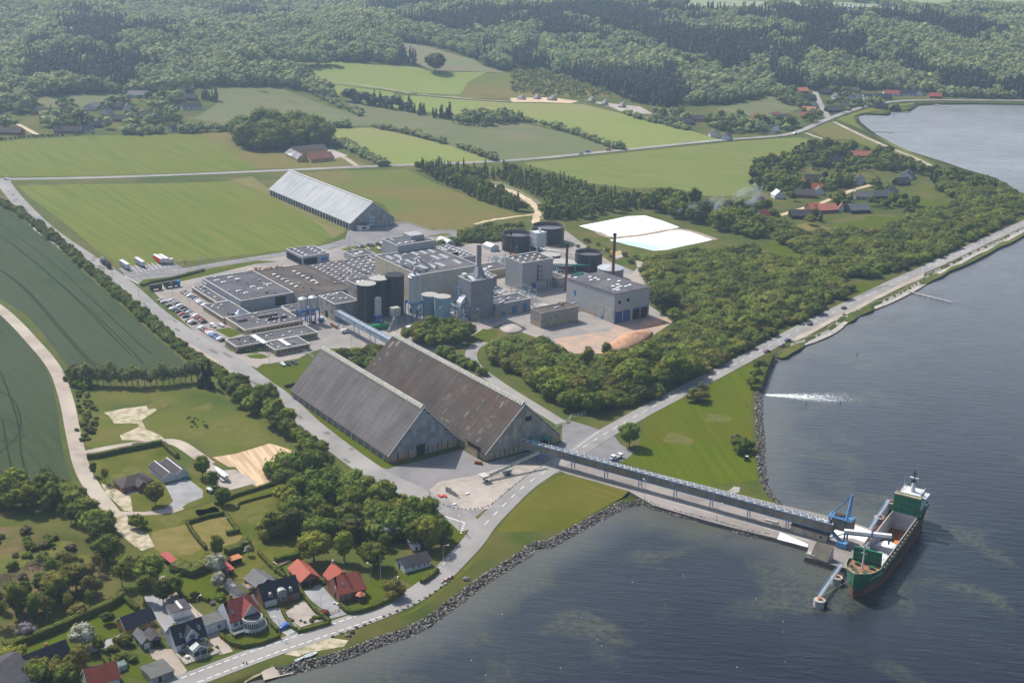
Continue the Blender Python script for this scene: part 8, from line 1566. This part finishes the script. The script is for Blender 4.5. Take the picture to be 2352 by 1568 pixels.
def stackbox(X,Y,l,w_,h,mt,label,z=0.0,cat='pallet',name='pallet_stack',ang=GA):
 p=G(X,Y);t=thing(name,label,cat,(p.x,p.y,z),ang);n=max(1,int(h/1.1))
 for i in range(n):MB().box(-l/2,l/2,-w_/2,w_/2,i*h/n+.05,(i+1)*h/n-.03).build('box',mt,t)
 return t
rg=random.Random(5);cart=M('cardboard',(.50,.31,.19),(.40,.25,.15),scale=.6);wrap=M('wrapped_pallet',(.62,.60,.58),(.5,.48,.46),scale=.8)
for i in range(60):
 a=rg.uniform(741,759);b=rg.uniform(338,372);mt=cart if rg.random()<.62 else wrap;p=ab(a,b);h=rg.choice((1.1,2.2,2.2,3.0));l_=rg.uniform(1.2,3.0)
 t=thing('pallet_stack','%s stack behind the halls, %d m along, %d m deep'%(('brown carton' if mt is cart else 'white wrapped'),b-337,a-740),'pallet',(p.x,p.y,.1),GA,'brown carton stacks behind the halls' if mt is cart else 'white wrapped stacks behind the halls');n=max(1,int(h/1.1))
 for k in range(n):MB().box(-l_/2,l_/2,-.6,.6,k*h/n+.03,(k+1)*h/n-.02).build('carton' if mt is cart else 'wrapped_load',mt,t)
p=ab(740,314);tag(MB().box(0,17,0,2.4,.2,3.2).build('lean_to',M('cream_roof',(.55,.52,.40)),None,(p.x,p.y,0),GA),'long cream roofed lean-to behind the grey hall','shed');p=ab(739,346);tag(MB().box(0,17,0,2.4,.2,3.2).build('lean_to',white,None,(p.x,p.y,0),GA),'long white roofed lean-to behind the brown hall','shed')
for i,(x,y)in enumerate(((695,1420),(710,1432),(725,1440),(738,1447))):X,Y=PX(1,1,x,y);stackbox(X,Y,1.2,1.2,1.6,M('rusty_pallet',(.28,.15,.09)),'brown pallet stack, %s from the left beside the stained building'%ORD[i])
X,Y=PX(1,1,600,1380);lorry('small white sweeper truck under the twin silos',X,Y,1.2,[('cab',wwall,(0,1.6,-.9,.9,.5,2)),('tank',blue,(-2.4,-.1,-.9,.9,.6,1.9))],(-1.6,.9));X,Y=PX(1,1,535,1400);lorry('dark forklift under the twin silos',X,Y,.5,[('body',M('forklift_red',(.2,.05,.03)),(-1,.8,-.5,.5,.3,1.2)),('mast',dark,(.8,1,-.4,.4,.2,2.8)),('guard',dark,(-.6,.5,-.5,.5,2,2.1))],(-.7,.6),'forklift','forklift')
for i,(x,y)in enumerate(((1600,720),(1790,695))):X,Y=PX(1,1,x,y);p=G(X,Y);t=thing('arched_tent',('left white arched tent behind the far halls','right grey arched tent behind the far halls')[i],'tent',(p.x,p.y),GA);mb=MB();pr_=[(-4*math.cos(math.pi*k/10),4.5*math.sin(math.pi*k/10))for k in range(11)];mb.loft([[(a,0,b)for a,b in pr_],[(a,14,b)for a,b in pr_]]);mb.build('canvas',white,t)
p=G(1127,578);t=thing('gabled_tent','white gabled tent beside the left black tank','tent',(p.x,p.y),GA);walls(t,7,10,3,4.5,wwall,'y');gable_roof(t,7,10,3,4.6,wwall,'y',over=.2)
# conveyor machine, boats, goal, stones
p0=G(1110,1105);p1=flat(1239,1041,5.5);d=p1-p0;t=thing('belt_conveyor','long mobile grey belt conveyor with white hopper on the gravel','conveyor',(p0.x,p0.y,0),math.atan2(d.y,d.x));L=d.length;cg=M('conveyor_grey_green',(.30,.34,.30),(.22,.25,.22),scale=.8)
mb=MB();mb.loft([[(0,-.55,1),(0,.55,1),(0,.55,1.5),(0,-.55,1.5)],[(L,-.4,5.6),(L,.4,5.6),(L,.4,6.0),(L,-.4,6.0)]]);mb.build('frame',cg,t);mb=MB();mb.loft([[(1.5,-.4,1.78),(1.5,.4,1.78),(1.5,.4,1.9),(1.5,-.4,1.9)],[(L+.3,-.3,6.05),(L+.3,.3,6.05),(L+.3,.3,6.15),(L+.3,-.3,6.15)]]);mb.build('belt',dark,t)
for s in(-.6,.6):mb=MB();mb.tube((1,s,1.9),(L,s,6.3),.06);n=12;[mb.tube((L*i/n,s,1.1+4.5*i/n),(L*(i+.5)/n,s,2.3+4.4*i/n),.05)for i in range(n)];mb.tube((3,s,1.2),(L*.5,s,1.6),.12);mb.build('side_rail',M('pale_rail',(.5,.52,.5)),t)
mb=MB();mb.loft([[(-.4,-.5,1.4),(1.2,-.5,1.4),(1.2,.5,1.4),(-.4,.5,1.4)],[(-1.6,-2,3),(2,-2,3),(2,2,3),(-1.6,2,3)]]);mb.build('hopper',M('hopper_metal',(.5,.5,.48)),t)
for x in(1,L*.42):
 for y in(-1,1):mb=MB();mb.tube((x,y-.15,.5),(x,y+.15,.5),.5,12);mb.build('wheel',tyre,t)
mb=MB();mb.tube((L*.42,-1,.6),(L*.55,-.5,3.3),.1);mb.tube((L*.42,1,.6),(L*.55,.5,3.3),.1);mb.box(L*.35,L*.48,-.8,.8,.7,2);mb.build('undercarriage',cg,t)
def boat(label,p,q,w_,h,mt,cat='boat',z=0.0,full=False,name='rowing_boat'):
 a,b=G(*p),G(*q);d=b-a;L=d.length;t=thing(name,label,cat,(a.x,a.y,z),math.atan2(d.y,d.x));rings=[]
 for f,k,e in((0,.02,1.15),(.12,.42,1.08),(.3,.8,1.0),(.6,1,1.0),(.85,.9,1.0),(1,.72,1.0)):x=L*f;y=w_/2*k;rings.append([(x,-y*.35,.05 if f>.05 else h*.6),(x,-y*.9,h*.55),(x,-y,h*e),(x,y,h*e),(x,y*.9,h*.55),(x,y*.35,.05 if f>.05 else h*.6)])
 mb=MB();mb.loft(rings);mb.build('hull',mt,t)
 if full:mb=MB();mb.loft([[(x[2][0],x[2][1]*.98,h*1.0),(x[2][0],0,h*1.35),(x[3][0],x[3][1]*.98,h*1.0)]for x in rings]);mb.build('cover',white,t)
 else:
  mb=MB();mb.poly([(r[2][0],r[2][1]*.8,h*1.0+.02)for r in rings[1:]]+[(r[3][0],r[3][1]*.8,h*1.0+.02)for r in rings[1:][::-1]]);mb.build('inside',M('boat_inside',(.30,.36,.38)),t)
  for f in(.3,.55,.8):MB().box(L*f-.12,L*f+.12,-w_*.38,w_*.38,h*.98,h*1.06).build('thwart',M('thwart',(.5,.5,.47)),t)
 return t
b_=boat('white covered motor boat standing on a trailer in the gravel lot',(494,1082),(521,1106),2.8,1.4,wwall,z=1.0,full=True,name='motor_boat')
p=G(515,1108);t=thing('boat_trailer','low trailer under the white motor boat','trailer',(p.x,p.y,0),b_.rotation_euler.z);mb=MB();mb.box(-4,0,-.7,.7,.5,.95);mb.build('frame',silver,t);mb=MB();mb.tube((-1.2,-.9,.35),(-1.2,-.7,.35),.35,10);mb.tube((-1.2,.7,.35),(-1.2,.9,.35),.35,10);mb.build('wheel',tyre,t)
boat('pale blue rowing boat lying on the grass by the stones',(729,1500),(698,1511),1.7,.6,M('boat_pale',(.62,.68,.68)));boat('white upturned dinghy touching the rowing boat',(698,1510),(677,1520),1.2,.5,wwall)
a,ang,L2,D2=frame((510,1203),(534,1193),(508,1198));t=thing('football_goal','white football goal on the hedged dry lawn','goal',(a.x,a.y),ang);mb=MB()
for x in(0,3.6):mb.tube((x,0,0),(x,0,2),.07);mb.tube((x,0,2),(x,1,0),.05)
mb.tube((0,0,2),(3.6,0,2),.07);mb.tube((0,1,0),(3.6,1,0),.05);mb.build('frame',white,t)
for i,(x,y,s)in enumerate([(1940,620,1.3),(1775,640,.6),(1740,660,.7),(1695,690,.6),(1645,725,.7),(1597,760,.6),(1550,783,.7),(1500,812,.5),(1450,842,.7),(1395,865,.7),(1350,888,.8),(1295,912,.7),(1228,938,.8),(1172,960,.6),(1110,985,.5),(1048,1009,.6),(990,1032,.7),(920,1058,.8),(840,1086,.6),(888,1103,1.1),(830,1136,.9),(860,1137,.8),(780,1107,.8),(705,1142,.6)]):
 X,Y=PX(1,3,x,y);p=G(X,Y);o=link('boulder',STN[i%8],None,(p.x,p.y,.3*s));o.scale=(s,s,s);o.rotation_euler.z=i;tag(o,'big pale boulder on the grass near the top of the row' if i==0 else 'dark box shaped stone in the grass beside the road' if i==19 else 'boulder in the row along the shore road verge','boulder',None if i in(0,19)else 'boulders along the shore road verge')
ISL=[(1590,1370),(1600,1425),(1640,1465),(1700,1495),(1780,1520),(1850,1537),(1930,1542),(2010,1540),(2080,1528),(2150,1500),(2220,1450),(2290,1395),(2345,1345)]
w=[T(1,2,*q)for q in ISL]+[T(2,2,*q)for q in((40,1310),(90,1265),(140,1225),(200,1190),(270,1150))];w=resample(w,1.7);rg=random.Random(3)
for i,q in enumerate(w):s=rg.uniform(.25,.5);o=link('kerb_stone',STN[i%8],None,(q.x+rg.uniform(-.3,.3),q.y+rg.uniform(-.3,.3),.2));o.scale=(s,s,s);tag(o,'small stone in the chain round the gravel island, '+nth(i)+' from its left end','stone','stones round the gravel island')
def block(X,Y,l,w_,h,mt,name,label,cat,ang=GA,z=0.0):p=G(X,Y);return tag(MB().box(-l/2,l/2,-w_/2,w_/2,0,h).build(name,mt,None,(p.x,p.y,z),ang),label,cat)
for i in range(5):block(1030+4*i,1131+2*i,.5,3,1.5+(.0 if i else 1),tcon,'concrete_block','concrete wall element, %s from the left on the gravel island'%ORD[i],'block',GA+.2)
for i,(x,y)in enumerate(((1690,1425),(1735,1425))):X,Y=PX(1,2,x,y);block(X,Y,.9,2.2,.7,M('orange_barrier_paint',(.55,.10,.05)),'barrier',('left orange barrier on the gravel island','right orange barrier on the gravel island')[i],'barrier')
X,Y=PX(1,2,1712,1425);block(X,Y,2,.5,.5,M('orange_barrier_paint',(.55,.10,.05)),'barrier','cross bar joining the two orange barriers','barrier')
X,Y=PX(1,2,2043,1122);block(X,Y,3.2,1.5,1.2,M('rusty_skip',(.25,.08,.04)),'skip','small rusty skip in front of the right salt shed','skip',GA-.9);X,Y=PX(1,2,1325,1085);block(X,Y,4,1.2,1,M('orange_barrier_paint',(.55,.10,.05)),'skip','bright red loader bucket against the wall of the left salt shed','bucket');X,Y=PX(1,2,1940,1400);block(X,Y,2,1,.5,wwall,'white_bale','white bale on the gravel island','bale');X,Y=PX(1,2,1822,1495);block(X,Y,1.8,1.2,.4,wwall,'white_slab','white slab among the stones of the gravel island','slab')
X,Y=PX(0,2,1915,1370);lorry('small silver trailer with open lid under the boat lot',X,Y,-.9,[('body',silver,(0,3,-.8,.8,.5,1.3)),('lid',white,(-.3,2.4,-.9,.9,1.35,1.45))],(1.2,),'trailer','car_trailer');X,Y=PX(0,2,1710,1255);block(X,Y,2.6,1.4,.7,M('table_blue',(.05,.3,.5)),'table_tennis_table','blue table beside the double garage','table')
for k,(X,Y)in enumerate(((862,932+60),)):pass
for k,(x,y)in enumerate(((235,845),(352,822))):
 X,Y=PX(2,2,x,y);p=G(X,Y);z=7.2 if k else 5.2;t=thing('dust_cyclone',('left teal drum on the gable of the right salt shed','right teal drum on the gable of the right salt shed')[k],'machine',(*(ab(427.5,322+6*k)),2.6),GA);mb=MB();mb.tube((0,0,3),(2.6,-1.5,1.4),1.15,14);mb.build('drum',teal,t);MB().box(.5,2,-2,0,-2.6,1).build('stand',dark,t)
def fence(pts,h,mt,label,step=2.5,rails=2,name='fence'):
 w=resample([G(*p)for p in pts],step);o=w[0];t=thing(name,label,'fence',(o.x,o.y,0));pm=MB().box(-.06,.06,-.06,.06,0,h).mesh('post',mt)
 for q in w:link('post',pm,t,(q.x-o.x,q.y-o.y,0))
 for k in range(rails):
  mb=MB();z=h*(.95-.4*k)
  for a,b in zip(w,w[1:]):mb.tube((a.x-o.x,a.y-o.y,z),(b.x-o.x,b.y-o.y,z),.05)
  mb.build('rail',mt,t)
fence([(743,1416),(762,1409),(780,1402)],1.1,wood,'brown wooden gate between the driveway hedges',1.2,3,'gate');fence([(1276,983),(1306,968),(1313,959)],2,white,'white gate across the path behind the right salt shed',1.5,3,'gate');fence([(1313,961),(1345,953)],2,silver,'thin wire fence right of the white gate',2,3);fence([(448,655),(465,652)],2,silver,'wire gate between lorry park and grey hall',1,3);fence([(697,809),(712,818),(722,826)],2,white,'white sliding gate at the corner of the left salt shed',1.5,4,'gate');fence([(1270,1063),(1300,1082),(1400,1108),(1480,1130)],1,silver,'low rail along the lower edge of the quay road',4,1)
fence([(2040,655),(2000,668),(1975,680)],1.2,dirty,'dark low wall between garden clearing and shore road',2,3)
def lamp(x,y,h,label,arm=1.5,ang=0.0,mt=None):
 p=G(x,y);t=thing('street_lamp',label,'lamp',(p.x,p.y),ang,'street lamps');MB().cyl(0,0,0,h,.11,.07,8).build('pole',mt or silver,t);mb=MB()
 if arm:mb.tube((0,0,h),(arm,0,h+.25),.05)
 mb.box(arm-.15,arm+.6,-.2,.2,h+.12,h+.3);mb.build('lamp_head',white,t)
LAMPS=[(259,646,'beside the dark tipper trailer'),(412,630,'at the red flag on the lorry park'),(515,606,'on the verge above the grey hall'),(319,680,'at the corner of the lorry park'),(397,685,'in the upper part of the car park'),(437,713,'in the middle of the car park'),(612,812,'beside the office pavilion'),(620,838,'on the lawn near the left salt shed'),(807,787,'under the pale blue bridge'),(911,770,'beside the white articulated lorry'),(1008,742,'in front of the pale blue tanks'),(1100,746,'right of the boiler house'),(1194,722,'in front of the low annex'),(1056,1226,'on the grass at the road junction'),(1018,1292,'on the verge above the white cottage'),(912,1371,'at the hedge of the bright red roofed house'),(642,1462,'beside the driveway of the blue car'),(455,1414,'beside the flat annex of the white house'),(852,1310+27,'tall pole behind the olive tree'),(1005,1208,'beside the orange barriers'),(1480,1150,'first on the quay road'),(1646,1194,'second on the quay road'),(890,552,'behind the rear car park'),(803,566,'at the lone shed crossing'),(1185,598,'by the far workshop'),(1028,540,'near the end of the service road')]
for i,(X,Y,l)in enumerate(LAMPS):lamp(X,Y,7 if Y>1180 else 9,'grey street lamp '+l,ang=(i*1.3)%3)
def flagpole(X,Y,h,label,flag=None,mt=None):
 p=G(X,Y);t=thing('flag_pole',label,'flagpole',(p.x,p.y));MB().cyl(0,0,0,h,.1,.05,8).build('pole',white,t)
 if flag:
  mb=MB();n=8;W_,H_=2.6,1.9
  for i in range(n+1):
   x=W_*i/n;yv=.25*math.sin(i*.9);dz=-.35*(i/n)
   mb.v+=[(x*.8,yv-x*.5,h-.2+dz),(x*.8,yv-x*.5,h-.2-H_+dz)]
  for i in range(n):mb.f.append((2*i,2*i+1,2*i+3,2*i+2));mb.m.append(0)
  f=mb.build('flag',flag,t)
  if flag is red:
   mb=MB()
   for(i0,i1,a,b)in((0,n,.42,.58),(2,3,0,1)):
    for i in range(i0,i1):
     q=[Vector(((W_*k/n)*.8,.25*math.sin(k*.9)-(W_*k/n)*.5,0))for k in(i,i+1)];zt=[h-.2-.35*k/n for k in(i,i+1)]
     for s in(-.03,.03):mb.poly([(q[0].x,q[0].y+s,zt[0]-H_*a),(q[0].x,q[0].y+s,zt[0]-H_*b),(q[1].x,q[1].y+s,zt[1]-H_*b),(q[1].x,q[1].y+s,zt[1]-H_*a)])
   mb.build('flag_cross',white,f)
flagpole(423,628,9,'flag pole flying the red flag with white cross by the lorry park',red);flagpole(461,627,11,'flag pole with white flag by the lorry park',white);flagpole(384,630,9,'bare flag pole left of the red flag');flagpole(324,1526,9,'bare white flag pole on the greenhouse lawn');flagpole(258,1142,10,'white flag pole on the bungalow lawn');flagpole(620,1453,9,'white flag pole in front of the white house with the round bay');flagpole(738,1419,9,'white flag pole on the gravel terrace');flagpole(370,1463,3.5,'short pole with white pennant beside the pale blue house',white);flagpole(2111,466,13,'tall white mast on the lawn of the point');flagpole(1952,520,8,'flag pole on the lawn of the orange roofed house');flagpole(874,1337,11,'tall grey pole with side arm in the garden of the red roofed house')
flagpole(2103,500,9,'thin mast on the lower lawn of the point')
patch('point_lawn',[(1925,545),(1905,515),(1960,508),(2030,520),(2068,543),(2045,556),(1995,562),(1960,556)],lawn,3);patch('point_lawn',[(1985,498),(2010,496),(2090,505),(2070,530),(2020,520),(1990,508)],lawn,3);patch('point_lawn',[(2080,462),(2110,455),(2200,470),(2190,488),(2140,490),(2085,480)],lawn,3);patch('point_lawn',[(2110,432),(2180,432),(2240,440),(2200,450),(2130,448)],garden,3);patch('point_lawn',[(1764,562),(1770,548),(1839,580),(1846,606),(1820,612),(1780,592)],lawn,3);patch('point_lawn',[(1815,520),(1860,510),(1920,530),(1930,545),(1880,545),(1830,535)],dry,3);patch('point_lawn',[(1764,500),(1800,497),(1815,512),(1764,512)],lawn,3);patch('gravel_heap_ground',[(1405,580),(1425,575),(1432,590),(1415,595)],gravel,3);patch('orange_puddle',[(1384,570),(1402,576),(1428,583),(1420,586),(1395,578)],M('iron_puddle',(.50,.32,.05)),5);patch('clearing_lawn',[(1950,665),(1975,648),(2024,655),(1998,672),(1975,680)],lawn,3)
plant_=[(2030,545,'flower','yellow flowering bushes on the lawn of the point'),(1962,537,'dark','round bush in front of the orange roofed house'),(2020,550,'mid','low bushes at the edge of the point lawn')]
for X,Y,k,l in plant_:
 c,tm=proto('shrub:'+k);p=G(X,Y);r=thing('shrub',l,'shrub',(p.x,p.y),0);r.scale=(.45,.45,.35);link('crown',c[0],r);link('trunk',tm,r)
bm2=M('dead_branches',(.22,.17,.14),(.12,.09,.075),scale=1.5)
for X,Y,s,l in((80,1300,4.5,'upper grey brown pile of branches in the wood clearing'),(8,1330,5,'left grey brown pile of branches in the wood clearing'),(318,1020+2,3,'pile of timber beside the sandy patch')):
 p=G(X,Y);rg=random.Random(X);mb=MB()
 for i in range(160):a=rg.uniform(0,6.28);r=s*math.sqrt(rg.random());q=Vector((math.cos(a)*r,math.sin(a)*r,(1-r/s)*1.6*rg.random()));d=Vector((rg.uniform(-1,1),rg.uniform(-1,1),rg.uniform(-.2,.4)))*1.2;mb.tube(q-d,q+d,.06,3)
 tag(mb.build('brush_pile',bm2,None,(p.x,p.y,0)),l,'brush')
def person(X,Y,top,leg,label,ang=0.0,stride=.18,bike=False):
 p=G(X,Y);t=thing('person',label,'person',(p.x,p.y,.17),ang);me=bpy.data.meshes.new('body')
 V_=[(0,0,.95),(0,0,1.2),(0,0,1.42),(0,0,1.52),(0,.0,1.66),(.0,.1,.9),(stride,.11,.5),(stride*.6,.11,.06),(stride*1.4,.11,.04),(0,-.1,.9),(-stride*.6,-.11,.5),(-stride*1.3,-.11,.06),(-stride*.5,-.11,.04),(0,.2,1.4),(-.08,.26,1.12),(.06,.27,.88),(0,-.2,1.4),(.1,-.26,1.12),(.2,-.27,.9)]
 E_=[(0,1),(1,2),(2,3),(3,4),(0,5),(5,6),(6,7),(7,8),(0,9),(9,10),(10,11),(11,12),(2,13),(13,14),(14,15),(2,16),(16,17),(17,18)]
 rd=[.14,.13,.15,.06,.11,.09,.07,.045,.04,.09,.07,.045,.04,.06,.045,.035,.06,.045,.035]
 me.from_pydata(V_,E_,[]);o=link('body',me,t);sk=o.modifiers.new('skin','SKIN');o.modifiers.new('sub','SUBSURF').levels=1
 for i,r in enumerate(rd):me.skin_vertices[0].data[i].radius=(r,r)
 me.skin_vertices[0].data[0].use_root=True;dg=bpy.context.evaluated_depsgraph_get();m2=bpy.data.meshes.new_from_object(o.evaluated_get(dg));bpy.data.objects.remove(o)
 m2.materials.clear();[m2.materials.append(q)for q in(M('cloth_'+top,CL[top]),M('cloth_'+leg,CL[leg]),M('skin',(.42,.27,.2)))]
 for f in m2.polygons:z=f.center.z;f.material_index=1 if z<.95 else(2 if z>1.5 or(abs(f.center.y)>.23 and z<1.05)else 0)
 link('body',m2,t);MB().cyl(-.02,0,1.68,1.79,.115,.05,8).build('hair',M('hair',(.06,.04,.03)),t);return t
CL={'dark':(.04,.04,.05),'white':(.6,.6,.6),'grey':(.2,.2,.22),'blue':(.05,.1,.25),'red':(.4,.05,.05)}
X,Y=PX(0,3,2012,1283);person(X,Y,'grey','dark','person in grey top walking on the sandy drive beside the pale blue house',1.2);X,Y=PX(2,2,2160,615);person(X,Y,'dark','grey','person in dark clothes walking along the stone bank of the park lawn',1.4);X,Y=PX(3,1,1396,930);person(X,Y,'dark','dark','person in dark clothes walking on the shore road above the jetty',.8);X,Y=PX(0,1,75,205);person(X,Y,'dark','dark','person in dark clothes at the far left junction',-.8)
X,Y=PX(1,3,1935,215);person(X,Y,'red','dark','cyclist in a red top at the road junction',-1.0,.1);p=G(X,Y);t=thing('bicycle','bicycle under the cyclist at the road junction','bicycle',(p.x,p.y,.16),-1.0)
for x in(-.55,.55):
 mb=MB();[mb.tube((x+.34*math.cos(a*.52),0,.35+.34*math.sin(a*.52)),(x+.34*math.cos((a+1)*.52),0,.35+.34*math.sin((a+1)*.52)),.025)for a in range(12)];mb.build('wheel',dark,t)
mb=MB();mb.tube((-.55,0,.35),(-.15,0,.85),.03);mb.tube((-.15,0,.85),(.4,0,.85),.03);mb.tube((.55,0,.35),(.4,0,1.0),.03);mb.tube((-.05,0,.35),(.4,0,.85),.03);mb.tube((.4,-.25,1.02),(.4,.25,1.02),.025);mb.build('frame',dark,t)
mb=MB()
t=thing('traffic_barrier','red and white plastic traffic barrier at the narrowing of the shore road','barrier',(*G(1013,1340),.16),.9)
for i in range(6):MB().box(i*1.1,i*1.1+1.0,-.15,.15,0,.7).build('element',red if i%2 else white,t)
for i,(X,Y,l)in enumerate(((541,1489,'red cone pair below the white house hedge'),(559,1524,'red cones beside the rubble'))):p=G(X,Y);t=thing('traffic_cone',l,'cone',(p.x,p.y,.1));MB().cyl(0,0,0,.9,.3,.06,10).build('cone',red,t);MB().cyl(1,0,0,.9,.3,.06,10).build('cone',red,t)
gm=MB().loft([[(-.25,-.02,0),(-.25,.02,0),(-.25,.02,.05),(-.25,-.02,.05)],[(0,-.12,0),(0,.12,0),(0,.1,.16),(0,-.1,.16)],[(.22,-.05,.1),(.22,.05,.1),(.22,.04,.24),(.22,-.04,.24)]]).mesh('gull',white)
rg=random.Random(8)
for i in range(26):X,Y=rg.uniform(900,1850),rg.uniform(1300,1560);p=flat(X,Y,WZ);o=link('gull',gm,None,(p.x,p.y,WZ));o.rotation_euler.z=rg.uniform(0,6);tag(o,'small white gull resting on the dark fjord water','gull','gulls on the water')
sm=bpy.data.materials.new('smoke');sm.use_nodes=True;n=sm.node_tree;n.nodes.remove(n.nodes['Principled BSDF']);v=n.nodes.new('ShaderNodeVolumePrincipled');v.inputs['Color'].default_value=(.72,.8,.95,1)
tc=n.nodes.new('ShaderNodeTexCoord');no=n.nodes.new('ShaderNodeTexNoise');no.inputs['Scale'].default_value=.085;no.inputs['Detail'].default_value=7;no.inputs['Distortion'].default_value=1.2;n.links.new(tc.outputs['Object'],no.inputs['Vector'])
mr=n.nodes.new('ShaderNodeMapRange');mr.inputs[1].default_value=.5;mr.inputs[2].default_value=.85;mr.inputs[4].default_value=.16;n.links.new(no.outputs[0],mr.inputs[0]);n.links.new(mr.outputs[0],v.inputs['Density']);n.links.new(v.outputs[0],n.nodes['Material Output'].inputs['Volume'])
pts=[flat(1530,497,5),flat(1600,484,8),flat(1670,470,12),flat(1745,450,16)];o0=pts[0];mb=MB();w=smoothline(pts,2);nn=normals(w);rings=[]
for i,(q,m_)in enumerate(zip(w,nn)):
 f=i/(len(w)-1);r=3+7.5*f;z=6+14*f;rings.append([(q.x-o0.x+m_.x*r*math.cos(a),q.y-o0.y+m_.y*r*math.cos(a),z+r*.8*math.sin(a))for a in[k*math.pi/5 for k in range(10)]])
mb.loft(rings);o=mb.build('smoke',sm,None,(o0.x,o0.y,0));o['kind']='stuff';o['label']='thin bluish smoke drifting over the trees behind the salt pond'
mb=MB();hz=bpy.data.materials.new('haze_air');hz.use_nodes=True;n=hz.node_tree
n.nodes.remove(n.nodes['Principled BSDF'])
pv=n.nodes.new('ShaderNodeVolumePrincipled');pv.inputs['Density'].default_value=HAZE;pv.inputs['Color'].default_value=(.56,.76,1,1);pv.inputs['Anisotropy'].default_value=.35
n.links.new(pv.outputs[0],n.nodes['Material Output'].inputs['Volume'])
mb.box(-9600,9600,-700,16600,-9,262)
h=mb.build('haze',hz);h['kind']='stuff'
